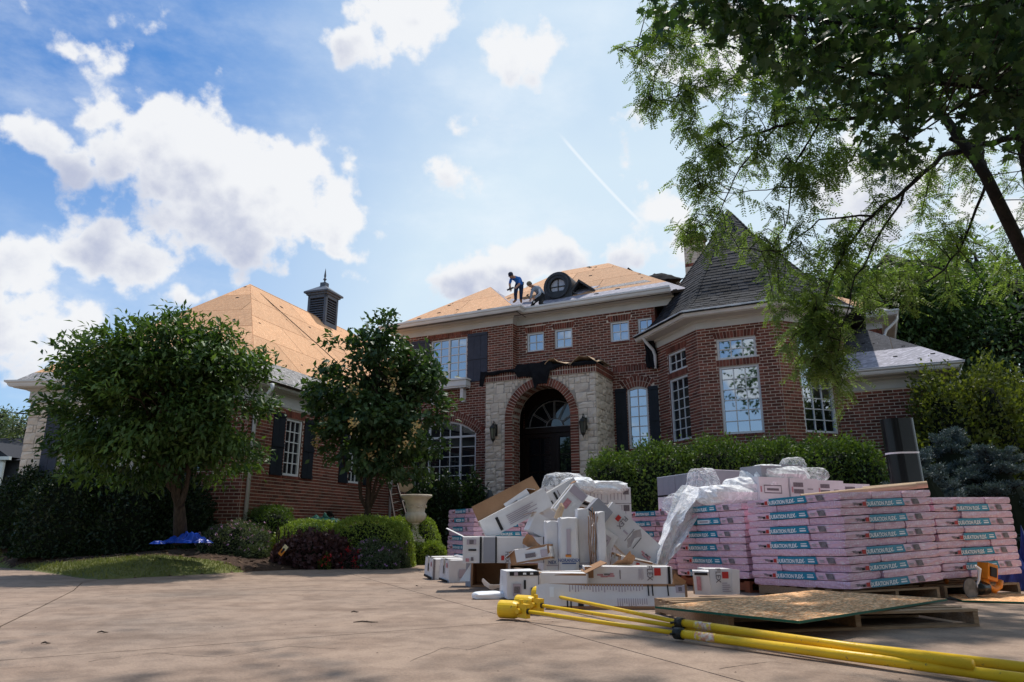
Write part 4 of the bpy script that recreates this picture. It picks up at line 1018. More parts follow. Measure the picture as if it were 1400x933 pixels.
# felt hump and planks on the rear roof
g = []
for j in range(7):
    row = []
    for i in range(15):
        q = pix(874 + 60 * i / 14, 384 - 5 * i / 14, 26.0) + Vector((0, .18 * j, 0)); hgt = (.46 * math.sin(math.pi * (i + .6) / 15.2) ** .8 + .05 * noise.noise(Vector((i * .8, j, 0)))) * math.sin(math.pi * (j + .15) / 6.3)
        row.append((q.x, q.y, q.z - .05 + max(0, hgt)))
    g.append(row)
felt_sheet('loose_roofing_felt', g, K['felt'], None, I4, th=.03, jit=.015, seed=11, label='hump of black roofing felt lying on the rear roof beside the chimney', cat='roofing felt')
b = MB(); b.bar(pix(858, 367, 25.6), pix(876, 380, 25.6), .04, .07); b.build('loose_plank', K['felt'], None, I4, label='thin dark strip sticking up from the rear roof ridge', cat='plank')
b = MB(); b.bar(pix(926, 386, 24.5), pix(933, 397, 24.5), .05, .12); b.build('loose_plank', K['bark'], None, I4, label='short brown plank end beside the turret roof', cat='plank')
# ---------------- cupola
cu, cv2 = -3.62, 7.7; X = MW @ T(cu, cv2, 0); hw = .38; zb = 7.25; zt = 8.80
cup = empty('roof_cupola', X, label='blue-grey louvred cupola with a spire on the ridge of the left roof', cat='cupola')
b = MB(); b.box(-hw, hw, -hw, hw, zb, zb + .55)
for (sx, sy) in ((-1, -1), (1, -1), (1, 1), (-1, 1)): b.box(sx * hw - (.09 if sx > 0 else 0), sx * hw + (.09 if sx < 0 else 0), sy * hw - (.09 if sy > 0 else 0), sy * hw + (.09 if sy < 0 else 0), zb + .55, zt)
b.box(-hw, hw, -hw, hw, zt - .12, zt); b.box(-hw + .08, hw - .08, -hw + .08, hw - .08, zb + .5, zt - .1, mi=1); b.build('body', [K['cupola'], K['blackt']], cup, X)
for side in range(2):
    Y = X @ RZ(R(90) * side)
    for k in range(9):
        z = zb + .62 + k * .088; q = MB(); q.add([(-.29, -hw + .01, z), (.29, -hw + .01, z), (.29, -hw + .07, z + .066), (-.29, -hw + .07, z + .066), (-.29, -hw + .02, z - .012), (.29, -hw + .02, z - .012)], [(0, 1, 2, 3), (0, 4, 5, 1)]); q.build('louvre', K['cupola'], cup, Y)
b = MB(); b.box(-hw - .05, hw + .05, -hw - .05, hw + .05, zt, zt + .07); b.box(-hw - .12, hw + .12, -hw - .12, hw + .12, zt + .07, zt + .13); e = hw + .12
b.add([(-e, -e, zt + .13), (e, -e, zt + .13), (e, e, zt + .13), (-e, e, zt + .13), (-.10, -.10, zt + .42), (.10, -.10, zt + .42), (.10, .10, zt + .42), (-.10, .10, zt + .42)], [(0, 1, 5, 4), (1, 2, 6, 5), (2, 3, 7, 6), (3, 0, 4, 7)])
b.build('cap_roof', K['cupola'], cup, X)
b = MB(); b.box(-.11, .11, -.11, .11, zt + .40, zt + .55); b.lathe([(.045, zt + .55), (.03, zt + .60), (.025, zt + .64), (.06, zt + .68), (.06, zt + .71), (.022, zt + .75), (.035, zt + .79), (.04, zt + .83), (.003, zt + 1.12)], 10); b.build('finial', K['cupola'], cup, X)
# ================================================================== GROUND
def gpt(px, py, z=0.0):
    o = Vector((0, 0, CAM_Z)); d = pix(px, py, 1.0) - o; t = (z - CAM_Z) / d.z; p = o + d * t; return (p.x, p.y)
def in_poly(X, Y, P):
    c = np.zeros(X.shape, bool); n = len(P); j = n - 1
    for i in range(n):
        (xi, yi), (xj, yj) = P[i], P[j]
        with np.errstate(divide='ignore', invalid='ignore'):
            m = ((yi > Y) != (yj > Y)) & (X < (xj - xi) * (Y - yi) / (yj - yi) + xi)
        c ^= m; j = i
    return c
EDGE = [(-24, 22), (-15, 17.0), gpt(0, 775.5), gpt(40, 780), gpt(80, 786), gpt(105, 790.5), (-6.2, 11.15), (-5.6, 12.0), (-4.6, 13.45), (-3.6, 14.55), (-2.8, 15.6), (-2.3, 16.2), (-1.5, 16.25), (.2, 16.0), (1.2, 15.2), (3.0, 13.7), (5.0, 12.4), (7.5, 11.6), (10, 11.3), (30, 11)]
EA = np.array(EDGE); GARDEN = EDGE + [(200, 11), (200, 400), (-200, 400), (-200, 22)]
def edge_dist(X, Y):
    """signed distance to the driveway edge; positive on the garden side"""
    best = np.full(X.shape, 1e9); sgn = np.ones(X.shape)
    for (a, b) in zip(EA[:-1], EA[1:]):
        d = b - a; l2 = d @ d; t = np.clip(((X - a[0]) * d[0] + (Y - a[1]) * d[1]) / l2, 0, 1)
        dx = X - (a[0] + t * d[0]); dy = Y - (a[1] + t * d[1]); dd = np.hypot(dx, dy); s = np.where(d[0] * dy - d[1] * dx >= 0, 1.0, -1.0)
        best = np.minimum(best, dd)
    return best * np.where(in_poly(X, Y, GARDEN), 1.0, -1.0)
def ground_z(X, Y):
    X = np.asarray(X, float); Y = np.asarray(Y, float); d = edge_dist(X, Y)
    k = np.clip((2.0 - X) / 6, 0, 1)                       # the left beds rise higher
    h = np.clip(d, 0, None)
    rise = 0.30 + .26 * k
    z = rise * (1 - np.exp(-h / (2.0 - 1.55 * np.clip((-8.0 - X) / 2.0, 0, 1)))) + .03 * np.sin(X * 1.7) * np.sin(Y * 1.3) * np.clip(h, 0, 1)
    return np.where(d > 0, z + .012, -.06)
def gz1(x, y): return float(ground_z(np.array([x]), np.array([y]))[0])
b = MB(); b.add([(-400, -200, -.08), (400, -200, -.08), (400, 700, -.08), (-400, 700, -.08)], [(0, 1, 2, 3)])
b.build('ground', K['field'], None, I4, kind='structure')
LAWN = [(-24.5, 22), (-15.2, 16.8), (gpt(0, 776)[0] - .1, gpt(0, 776)[1] - .1), (gpt(40, 781)[0] - .1, gpt(40, 781)[1] - .1), (gpt(80, 787)[0] - .1, gpt(80, 787)[1] - .1), (gpt(105, 791)[0] - .1, gpt(105, 791)[1] - .1), (-6.2, 11.0), (-5.55, 12.0), (-4.75, 13.2), (-5.3, 13.45), (-6.5, 13.5), (-8.2, 13.7), (-10.0, 14.6), (-11.6, 16.4), (-15.5, 18.6), (-24, 23)]
st_ = .16; xs = np.arange(-24, 30, st_); ys = np.arange(10, 34, st_); GX, GY = np.meshgrid(xs, ys); GD = edge_dist(GX, GY)
# snap the row of vertices at the border onto it by keeping cells with any garden vertex
GZ = ground_z(GX, GY); nx_, ny_ = len(xs), len(ys); idx = np.arange(nx_ * ny_).reshape(ny_, nx_)
fc = np.stack([idx[:-1, :-1], idx[:-1, 1:], idx[1:, 1:], idx[1:, :-1]], -1).reshape(-1, 4)
V = np.stack([GX, GY, GZ], -1).reshape(-1, 3); Df = GD.reshape(-1)[fc].max(1) > 0
cxy = V[fc][:, :, :2].mean(1); lw = in_poly(cxy[:, 0], cxy[:, 1], LAWN)
def sub(mask, name, mat, **k):
    f = fc[mask]; u, inv = np.unique(f, return_inverse=True); me = npmesh(name, V[u], inv.reshape(-1, 4), mat, smooth=True); return objm(name, me, None, I4, **k)
sub(Df & lw, 'lawn', K['turf'], kind='structure'); sub(Df & ~lw, 'garden_bed', K['mulch'], kind='structure')
# concrete slabs of the driveway, each with its own edge and an open joint
drv = empty('driveway', I4, kind='structure')
b = MB(); b.add([(-30, -8, -.035), (30, -8, -.035), (30, 27, -.035), (-30, 27, -.035)], [(0, 1, 2, 3)]); b.build('joint_bed', K['joint'], drv, I4)
CUR = [(-2.35, 2.2), (-2.9, 4.1), gpt(0, 857), gpt(60, 828), gpt(100, 808), (-6.15, 10.6), (-6.3, 11.5)]
J2a, J2b = gpt(0, 903), gpt(700, 851); J1a, J1b = gpt(450, 777), gpt(898, 900)
def line(p, q): a = q[1] - p[1]; bb = p[0] - q[0]; return a, bb, -(a * p[0] + bb * p[1])
main_poly = [(-2.35, -6)] + CUR + [(-6.3, 26), (26, 26), (26, -6)]
left_poly = [(-2.35, -6), (-26, -6), (-26, 26), (-6.3, 26)] + CUR[::-1]
def split(poly, p, q, gap=.006):
    a, bb, c = line(p, q); n = math.hypot(a, bb); return clip_poly(poly, a / n, bb / n, c / n - gap), clip_poly(poly, -a / n, -bb / n, -c / n - gap)
A1, A2 = split(main_poly, J1a, J1b)
pieces = []
for pc in (A1, A2): pieces += list(split(pc, J2a, J2b))
more = []
for pc in pieces: more += list(split(pc, (-20, 9.6), (20, 11.2))) if min(p[1] for p in pc) > 3 and max(p[0] for p in pc) > 5 else [pc]
more += [left_poly]
for pc in more:
    if len(pc) < 3: continue
    # shrink against the curved joint
    pc = [(x + (.008 if pc is not left_poly else -.008) * (1 if x < -2 and y < 12 else 0), y) for x, y in pc]
    q = MB(); n = len(pc); q.add([(*p, 0) for p in pc] + [(*p, -.05) for p in pc], [tuple(range(n))] + [(i, (i + 1) % n, n + (i + 1) % n, n + i) for i in range(n)]); q.build('concrete_slab', K['concrete'], drv, I4)
# grass blades
n = 76000; gx = rng.uniform(-15, -4.4, n); gy = rng.uniform(11, 19, n); m = in_poly(gx, gy, LAWN) & (edge_dist(gx, gy) > .02); gx, gy = gx[m], gy[m]; n = len(gx)
gzv = ground_z(gx, gy); a = rng.uniform(0, 6.28, n); h = rng.uniform(.025, .065, n); w = .008; lean = rng.normal(0, .02, (n, 2))
P = np.zeros((n, 3, 3)); P[:, 0] = np.stack([gx - np.cos(a) * w, gy - np.sin(a) * w, gzv - .005], 1); P[:, 1] = np.stack([gx + np.cos(a) * w, gy + np.sin(a) * w, gzv - .005], 1); P[:, 2] = np.stack([gx + lean[:, 0], gy + lean[:, 1], gzv + h], 1)
patch = np.array([.5 + .5 * noise.noise(Vector((x * .8, y * .8, 0))) for x, y in zip(gx, gy)])
objm('grass', npmesh('grass', P.reshape(-1, 3), np.arange(3 * n).reshape(-1, 3), K['grass'], np.repeat(np.clip(patch * .8 + rng.uniform(0, .35, n), 0, 1), 3)), None, I4, kind='stuff', label='sunlit lawn grass beside the curved driveway', cat='grass')
# mulch chips
n = 9000; gx = rng.uniform(-14, 9, n); gy = rng.uniform(11.2, 19, n); d = edge_dist(gx, gy); m = (d > .0) & (d < 3.2) & ~in_poly(gx, gy, LAWN); gx, gy = gx[m], gy[m]; n = len(gx); gzv = ground_z(gx, gy)
a = rng.uniform(0, 6.28, n); l = rng.uniform(.02, .055, n); w = rng.uniform(.008, .02, n); tl = rng.normal(0, .4, n)
dx, dy = np.cos(a), np.sin(a); c = np.stack([gx, gy, gzv + .012], 1); D = np.stack([dx, dy, tl * .6], 1) * l[:, None]; W_ = np.stack([-dy, dx, rng.normal(0, .4, n)], 1) * w[:, None]
Q = np.stack([c - D - W_, c + D - W_, c + D + W_, c - D + W_], 1)
K['chip'] = leafmat('mulch_chips', (.05, .028, .018), (.22, .14, .09), 0.0, .9)
objm('bark_chips', npmesh('bark_chips', Q.reshape(-1, 3), np.arange(4 * n).reshape(-1, 4), K['chip'], np.repeat(rng.uniform(0, 1, n) ** 2, 4)), None, I4, kind='stuff', label='loose bark mulch chips over the planting beds', cat='mulch')
# specks and twigs on the concrete
for (px_, py_, s, lab) in ((500, 852, .10, 'dark twig lying on the driveway below the flower bed, largest of the scraps'), (140, 866, .04, 'small dark twig on the left part of the driveway'), (485, 838, .035, 'small scrap of bark just behind the large twig'), (62, 881, .03, 'dark fleck on the driveway near the left edge joint'), (570, 802, .02, 'tiny dark fleck on the driveway in front of the white boxes')):
    x, y = gpt(px_, py_); b = MB(); b.tube([(x - s, y, .006), (x - s * .3, y + .01, .012), (x + s * .5, y - .008, .008), (x + s, y + .006, .006)], [.003, .006, .005, .002], 5); b.build('twig', K['bark'], None, I4, label=lab, cat='twig')
# hairline cracks and a wheel-marked seam in the concrete
for (pp, lab) in (((( 120, 905), (210, 893), (300, 899), (395, 884), (470, 888)), 'long hairline crack in the concrete at the lower left'), (((560, 905), (610, 885), (640, 889), (700, 872)), 'short crack in the concrete left of the yellow props'), (((980, 915), (1050, 905), (1090, 909)), 'fine crack in the shaded concrete below the props')):
    q = []
    for (a, c) in zip(pp[:-1], pp[1:]):
        for k in range(6): t_ = k / 6; x, y = gpt(a[0] + (c[0] - a[0]) * t_, a[1] + (c[1] - a[1]) * t_); q.append((x + random.uniform(-.012, .012), y + random.uniform(-.012, .012)))
    b = MB()
    for (a, c) in zip(q[:-1], q[1:]):
        d = Vector((c[0] - a[0], c[1] - a[1])).normalized(); w = random.uniform(.0012, .0028); b.add([(a[0] - d.y * w, a[1] + d.x * w, .0012), (c[0] - d.y * w, c[1] + d.x * w, .0012), (c[0] + d.y * w, c[1] - d.x * w, .0012), (a[0] + d.y * w, a[1] - d.x * w, .0012)], [(0, 1, 2, 3)])
    b.build('crack', K['joint'], drv, I4)
spk = MB()
for i in range(260):
    x = random.uniform(-6, 3); y = random.uniform(2.6, 11); 
    if edge_dist(np.array([x]), np.array([y]))[0] > -.1: continue
    s = random.uniform(.003, .010); a = random.uniform(0, 3); spk.add([(x + s * math.cos(a), y + s * math.sin(a), .002), (x - s * math.sin(a), y + s * math.cos(a), .005), (x - s * 1.5 * math.cos(a), y, .002)], [(0, 1, 2)])
spk.build('leaf_litter', K['mulch'], None, I4, kind='stuff', label='specks of leaf litter scattered over the concrete', cat='litter')

# ================================================================== TEXT
text_cache = {}
def text_mesh(s, size, mat, sx=1.0, bold=0.0):
    k = (s, size, mat.name, sx, bold)
    if k not in text_cache:
        cu_ = bpy.data.curves.new('lettering', 'FONT'); cu_.body = s; cu_.size = size; cu_.align_x = 'CENTER'; cu_.align_y = 'CENTER'; cu_.offset = bold; cu_.extrude = 0; cu_.resolution_u = 2
        o = bpy.data.objects.new('lettering', cu_); COL.objects.link(o); bpy.context.view_layer.update()
        me = bpy.data.meshes.new_from_object(o.evaluated_get(bpy.context.evaluated_depsgraph_get())); bpy.data.objects.remove(o); bpy.data.curves.remove(cu_)
        me.transform(Matrix.Diagonal((sx, 1, 1, 1)) ); me.transform(RX(R(90)))     # lie in the XZ plane, readable from -Y
        me.materials.clear(); me.materials.append(mat); me.name = 'lettering'; text_cache[k] = me
    return text_cache[k]
# ================================================================== SHINGLE BUNDLES
EE = Vector((math.sin(R(66)), math.cos(R(66)), 0)); FF = Vector((-EE.y, EE.x, 0)); BLN, BW, BH = 1.40, .462, .0805
def bundle_mesh(seed):
    rd = random.Random(seed); nx, ny = 14, 5; b = MB(); V = []
    def pt(i, j, k):
        x = BLN * (i / nx); y = BW * (j / ny); z = BH * k
        ex = min(i, nx - i); ey = min(j, ny - j); r_ = .006
        if k in (0, 1) and (ex == 0): z += (.5 - k) * .008
        if ey == 0: z += (.5 - k) * .005
        w = .0035
        return Vector((x + (rd.uniform(-w, w)) + (.008 if i == 0 else -.008 if i == nx else 0) * (abs(k - .5) * 2), y + rd.uniform(-w, w) + (.004 if j == 0 else -.004 if j == ny else 0) * (abs(k - .5) * 2), z + rd.uniform(-w, w) * .5))
    L_ = [0, .35, .65, 1]; id_ = {}
    for k, kk in enumerate(L_):
        for i in range(nx + 1):
            for j in range(ny + 1):
                if 0 < k < 3 and 0 < i < nx and 0 < j < ny: continue
                id_[(i, j, k)] = len(V); V.append(pt(i, j, kk))
    F = []
    for i in range(nx):
        for j in range(ny):
            F.append((id_[i, j, 3], id_[i + 1, j, 3], id_[i + 1, j + 1, 3], id_[i, j + 1, 3])); F.append((id_[i, j, 0], id_[i, j + 1, 0], id_[i + 1, j + 1, 0], id_[i + 1, j, 0]))
    for k in range(3):
        for i in range(nx):
            F.append((id_[i, 0, k], id_[i + 1, 0, k], id_[i + 1, 0, k + 1], id_[i, 0, k + 1])); F.append((id_[i, ny, k], id_[i, ny, k + 1], id_[i + 1, ny, k + 1], id_[i + 1, ny, k]))
        for j in range(ny):
            F.append((id_[0, j, k], id_[0, j, k + 1], id_[0, j + 1, k + 1], id_[0, j + 1, k])); F.append((id_[nx, j, k], id_[nx, j + 1, k], id_[nx, j + 1, k + 1], id_[nx, j, k + 1]))
    b.add(V, F, 0, 0); return b.mesh('wrapper', K['pink'], smooth=False)
BM = [bundle_mesh(i) for i in range(5)]
def label_mesh(seed, slip=False):
    rd = random.Random(seed); b = MB(); y = -.006; H = BH
    def q(x0, x1, z0, z1, mi, sk=0.0, yy=0.0): b.add([(x0, y - yy, z0), (x1, y - yy, z0), (x1 - sk, y - yy, z1), (x0 - sk, y - yy, z1)], [(0, 1, 2, 3)], mi)
    def T_(u): return u * BLN
    q(T_(.245), T_(.64), .001, H - .001, 0, sk=-.0); b.add([(T_(.64), y, .004), (T_(.655), y, .004), (T_(.64), y, H - .004)], [(0, 1, 2)], 0)
    q(T_(.195), T_(.235), .014, H - .026, 1)
    for i in range(5): q(T_(.10) + i * .016, T_(.10) + i * .016 + .010, .018 + rd.uniform(0, .01), .044, 2)
    q(T_(.155), T_(.185), .016, .040, 3); q(T_(.09), T_(.13), .046, .050, 2)
    q(T_(.50), T_(.512), .034, .058, 5, -.01, .001); q(T_(.497), T_(.53), .022, .028, 5, 0, .001); q(T_(.56), T_(.62), .046, .056, 5, 0, .001); q(T_(.56), T_(.625), .020, .036, 5, 0, .001)
    q(T_(.67), T_(.715), .030, .046, 4); q(T_(.675), T_(.72), .018, .024, 4); q(T_(.755), T_(.825), .010, H - .010, 2, .022)
    for i in range(5): q(T_(.76) + .006 * i, T_(.76) + .006 * i + .06, .016 + i * .011, .019 + i * .011, 4, 0, .001)
    q(T_(.29), T_(.31), .052, .056, 5, 0, .001)
    if slip: q(T_(.33), T_(.50), .014, .060, 5, 0, .002); q(T_(.36), T_(.48), .028, .046, 4, 0, .003)
    return b.mesh('label', [K['blue'], K['red'], K['print'], K['ink'], K['printl'], K['lbl']])
LM = [label_mesh(i) for i in range(3)]; LMS = label_mesh(9, True)
WORD = text_mesh('DURATION FLEX', .056, K['lbl'], .93, .0026)
ORD = ['top', 'second', 'third', 'fourth', 'fifth', 'sixth', 'seventh', 'eighth', 'ninth', 'tenth', 'eleventh', 'twelfth', 'thirteenth']
def pallet(name, X, w, d, lab, mat='wood', boards=7, grp=None, h=.13, along=True):
    """deck boards run along local x; w along x, d along y"""
    t = empty(name, X, label=lab, cat='pallet', group=grp)
    bw = .095
    for i in range(boards):
        y = (d - bw) * i / (boards - 1); q = MB(); q.box(0, w, y + random.uniform(-.006, .006), y + bw, h - .020, h); q.build('deck_board', K[mat], t, X @ T(0, 0, random.uniform(-.001, .001)))
    for i in range(3):
        x = (w - .045) * i / 2; q = MB(); q.box(x, x + .045, .002, d - .002, .021, h - .021); q.build('stringer', K[mat], t, X)
    for i in range(3):
        y = (d - bw) * i / 2; q = MB(); q.box(0.004, w - .004, y, y + bw, 0, .020); q.build('bottom_board', K[mat], t, X)
    return t
def stack(K0, layers, sname, zb=.14, se=.042, sf=-.028, top_f=True, seed=0, plab=None, pm='wood', cols=3, maxlen=None):
    """layers counted from the top; top_f: the top layer shows its long side on the left-facing face"""
    rd = random.Random(seed); K0 = Vector((K0[0], K0[1], 0))
    X0 = basis(K0, EE, FF, Vector((0, 0, 1)))
    if plab: pallet('wooden_pallet', X0 @ T(.03, .03, 0), 1.32, 1.32, plab, pm, 6, 'pallets under the pink shingle stacks', h=.128)
    slip = {2} if 'left' in sname else set()
    for i in range(layers):
        z = zb + (layers - 1 - i) * BH * 1.002; lf = (i % 2 == 0) == top_f; ov = rd.uniform(-.012, .018)
        for c in range(3):
            slide = rd.uniform(-.015, .015) + ov
            if lf: o = K0 + EE * (c * (BW + .004) + rd.uniform(-.004, .006)) + FF * (BLN + slide); xd = -FF; zz = z + se * c * BW + sf * BLN
            else: o = K0 + FF * (c * (BW + .004) + rd.uniform(-.004, .006)) + EE * slide; xd = EE; zz = z + sf * c * BW
            zz += rd.uniform(-.001, .001)
            slope = -sf if lf else se; side = se if lf else sf
            xv = (xd + Vector((0, 0, slope))).normalized(); yv = (Vector((0, 0, 1)).cross(xd) + Vector((0, 0, side))); yv = (yv - xv * yv.dot(xv)).normalized(); zv = xv.cross(yv)
            X = basis(Vector((o.x, o.y, zz)), xv, yv, zv) @ RZ(rd.uniform(-.006, .006))
            face = 'left-facing' if lf else 'right-facing'
            if c == 0: lab = f'blue-labelled pink bundle on the {face} side, {ORD[i]} layer of {sname}'
            else: lab = f'{["", "middle", "farthest"][c]} pink bundle of three, {ORD[i]} layer of {sname}'
            t = objm('shingle_bundle', BM[rd.randrange(5)], None, X, label=lab, cat='shingle bundle', group='bundles of ' + sname)
            if c == 0:
                lm = objm('label', LMS if (i in slip and lf) else LM[rd.randrange(3)], t, X @ T(rd.uniform(-.07, .09), 0, 0))
                if not (i in slip and lf): objm('lettering', WORD, lm, WM[lm] @ T(.372 * BLN, -.0085, .030))
KA = Vector((3.43, 7.50, 0)); GAP = .07
stack(KA, 12, 'the nearest stack', seed=1, plab='wooden pallet under the nearest pink stack, behind the strand board')
KC = KA + FF * (BLN + GAP) + EE * .0
stack(KC, 11, 'the left front stack', seed=2, zb=.16, se=.02, sf=-.02, plab='reddish wooden pallet under the left front pink stack', pm='woodr')
KB = KA + EE * (BLN + GAP) + FF * .05
stack(KB, 11, 'the far right stack', seed=3, zb=.20, se=.02, sf=-.01, plab='wooden pallet under the far right pink stack', top_f=True)
KE = Vector((-.68, 12.9, 0)); stack(KE, 12, 'the stack left of the heap', seed=4, zb=.14, se=0, sf=0, plab='wooden pallet under the far left pink stack by the low hedge')
KD = Vector((2.50, 11.3, 0)); stack(KD, 11, 'the stack behind the heap', seed=5, zb=.14, se=0, sf=0, plab='wooden pallet under the middle pink stack before the hedge')
# ================================================================== CARTONS
K['tape'] = material('packing_tape', (.58, .52, .42), None, .25, 20, .2, 30)
def carton(px, py, depth, l, w, h, yaw=0, pitch=0, roll=0, label='', z=None, prints=(), open_=(), flaps=(), mat='carton', cat='box', grp=None, dent=.011, zoff=0):
    """origin: near bottom left corner.  x = long axis, -Y side faces the camera.  open_: faces left out; flaps: (edge, angle)"""
    if z is None: p = pix(px, py, depth)
    else:
        x, y = gpt(px, py, z); p = Vector((x, y, z))
    p.z += zoff
    X = T(*p) @ RZ(R(yaw)) @ RY(R(-pitch)) @ RX(R(roll)); rd = random.Random(int(px * 7 + py))
    t = empty('cardboard_box', X, label=label, cat=cat, group=grp); th = .006; b = MB(); j = lambda: rd.uniform(-dent, dent)
    c = {}
    for i, (a, e, g) in enumerate(((0, 0, 0), (l, 0, 0), (l, w, 0), (0, w, 0), (0, 0, h), (l, 0, h), (l, w, h), (0, w, h))): c[i] = Vector((a + j(), e + j(), g + j() * .5))
    faces = {'front': (0, 1, 5, 4), 'right': (1, 2, 6, 5), 'back': (2, 3, 7, 6), 'left': (3, 0, 4, 7), 'top': (4, 5, 6, 7), 'bottom': (3, 2, 1, 0)}
    cen = Vector((l / 2, w / 2, h / 2))
    for nm, f in faces.items():
        if nm in open_: continue
        P = [c[k] for k in f]; n = (P[1] - P[0]).cross(P[3] - P[0]).normalized()
        # 3x3 subdivided outer skin with slight dents, kraft inside
        m = 4; G = []
        for v in range(m):
            for u in range(m):
                q = P[0].lerp(P[1], u / (m - 1)).lerp(P[3].lerp(P[2], u / (m - 1)), v / (m - 1))
                if 0 < u < m - 1 or 0 < v < m - 1: q = q + n * (rd.uniform(-.5, .3) * dent * (1 if (0 < u < m - 1 and 0 < v < m - 1) else .3))
                G.append(q)
        F = [(v * m + u, v * m + u + 1, (v + 1) * m + u + 1, (v + 1) * m + u) for v in range(m - 1) for u in range(m - 1)]
        b.add(G, F, 0)
        if not open_: continue
        b.add([q - n * .024 for q in P], [(3, 2, 1, 0)], 1)
        for a_, e_ in ((0, 1), (1, 2), (2, 3), (3, 0)): b.add([P[a_], P[e_], P[e_] - n * .024, P[a_] - n * .024], [(0, 1, 2, 3)], 1)
    b.build('body', [K[mat], K['kraft']], t, X)
    if 'top' not in open_ and 'front' not in open_ and l > .4:
        q = MB(); q.box(.01, l - .01, w * .5 - .024, w * .5 + .024, h + .004, h + .0065); q.box(-.010, -.007, w * .5 - .024, w * .5 + .024, h * .72, h + .004); q.build('tape', K['tape'], t, X)
    for (edge, ang, size, inner) in flaps:      # flap hinged on an edge: ('top-front' etc.)
        e0, e1, outd = {'topfront': (4, 5, Vector((0, -1, 0))), 'topback': (7, 6, Vector((0, 1, 0))), 'topleft': (7, 4, Vector((-1, 0, 0))), 'topright': (5, 6, Vector((1, 0, 0))),
                        'lefttop': (7, 4, Vector((-1, 0, 0))), 'leftfront': (0, 4, Vector((-1, 0, 0))), 'leftbottom': (3, 0, Vector((-1, 0, 0))), 'righttop': (5, 6, Vector((1, 0, 0))), 'rightfront': (1, 5, Vector((1, 0, 0))), 'rightback': (2, 6, Vector((1, 0, 0)))}[edge]
        A, B = c[e0], c[e1]; ax = (B - A).normalized(); d = Matrix.Rotation(R(ang), 3, ax) @ outd; n = ax.cross(d).normalized()
        q = MB(); P = [A, B, B + d * size - ax * .01, A + d * size + ax * .01]; q.add(P, [(0, 1, 2, 3)], 0); q.add([p_ - n * .006 for p_ in P], [(3, 2, 1, 0)], 1)
        for a_, e_ in ((0, 1), (1, 2), (2, 3), (3, 0)): q.add([P[a_], P[e_], P[e_] - n * .006, P[a_] - n * .006], [(0, 1, 2, 3)], 1)
        q.build('flap', [K['kraft' if inner else mat], K[mat if inner else 'kraft']], t, X)
    # prints: (face, x0, x1, z0, z1, material) in fractions of the face; or ('text', face, string, x, z, size, material, rot)
    FR = {'front': (T(0, -.014, 0), l, h), 'left': (T(0, w, 0) @ RZ(R(-90)) @ T(0, -.014, 0), w, h), 'right': (T(l, 0, 0) @ RZ(R(90)) @ T(0, -.014, 0), w, h), 'top': (T(0, 0, h + .012) @ RX(R(-90)), l, w)}
    pm = {}
    for pr in prints:
        if pr[0] == 'text':
            _, fc_, s, x, zz, size, mt, rot = pr; M_, fl2, fh2 = FR[fc_]
            objm('lettering', text_mesh(s, size, K[mt], .9, .001), t, X @ M_ @ T(x * fl2, -.003, zz * fh2) @ RY(R(rot)))
        else:
            fc_, x0, x1, z0, z1, mt = pr[:6]; M_, fl2, fh2 = FR[fc_]; q = pm.setdefault(mt, MB()); k = len(pm) * .0006
            q.add([(x0 * fl2, -k, z0 * fh2), (x1 * fl2, -k, z0 * fh2), (x1 * fl2, -k, z1 * fh2), (x0 * fl2, -k, z1 * fh2)], [(0, 1, 2, 3)], 0, 0, M_)
    for mt, q in pm.items(): q.build('print', K[mt], t, X)['kind'] = 'stuff'
    return t
def fineprint(face, x0, x1, z0, z1, n, mt='printl', vert=False):
    out = []
    for i in range(n):
        r_ = random.uniform(.55, 1)
        if vert: a = x0 + (x1 - x0) * i / n; out.append((face, a, a + (x1 - x0) / n * .4, z1 - (z1 - z0) * r_, z1, mt))
        else: a = z0 + (z1 - z0) * i / n; out.append((face, x0, x0 + (x1 - x0) * r_, a, a + (z1 - z0) / n * .45, mt))
    return out
def flower_art(face, x, z, s):
    return [(face, x - s, x - s * .3, z - s * .2, z + s * .5, 'pinkp'), (face, x - s * .2, x + s * .5, z, z + s * .7, 'print'), (face, x + s * .2, x + s, z - s * .7, z - .0, 'pinkp'), (face, x - s * .6, x + s * .2, z - s * .9, z - s * .3, 'pinkp'), (face, x + s * .5, x + s * .9, z + s * .2, z + s * .9, 'pinkp')]
G1 = 'white cartons thrown on the heap'
carton(591, 793, 0, 1.05, .40, .30, 24, 0, 5, 'long white carton at the left end of the heap, its handle end facing left', z=0,
       prints=[('left', .02, .98, 0, .12, 'ink'), ('left', .45, .55, .35, .72, 'ink'), ('left', .80, .92, .62, .85, 'pinkp'), ('front', 0, .03, 0, 1, 'print'), ('top', 0, .035, 0, 1, 'ink')] + fineprint('front', .1, .5, .3, .7, 5), grp=G1)
carton(613, 797, 0, .95, .40, .30, 24, 0, 3, 'white carton second from the left on the ground, handle slot in its end', z=0,
       prints=[('left', .02, .98, 0, .10, 'ink'), ('left', .45, .55, .35, .72, 'ink'), ('left', .78, .90, .66, .88, 'pinkp'), ('top', 0, .035, 0, 1, 'ink'), ('front', .16, .5, .2, .6, 'printl')], grp=G1)
carton(643, 803, 0, .50, .40, .34, -6, 0, 0, 'opened carton with brown inside under the long grey-white box', z=0, open_=('front',), mat='cartong',
       flaps=[('topleft', -12, .26, True), ('leftfront', -60, .20, False)], prints=[], grp=G1)
b = MB(); X = T(*pix(628, 795, 8.85)) ; b.add([(0, 0, 0), (.13, 0, .0), (.13, .03, .22), (0, 0, -.002)], [(0, 1, 2)]); b.prism([(0, 0), (.13, 0), (.14, .21)], X @ RX(R(82)), 0, .004); 
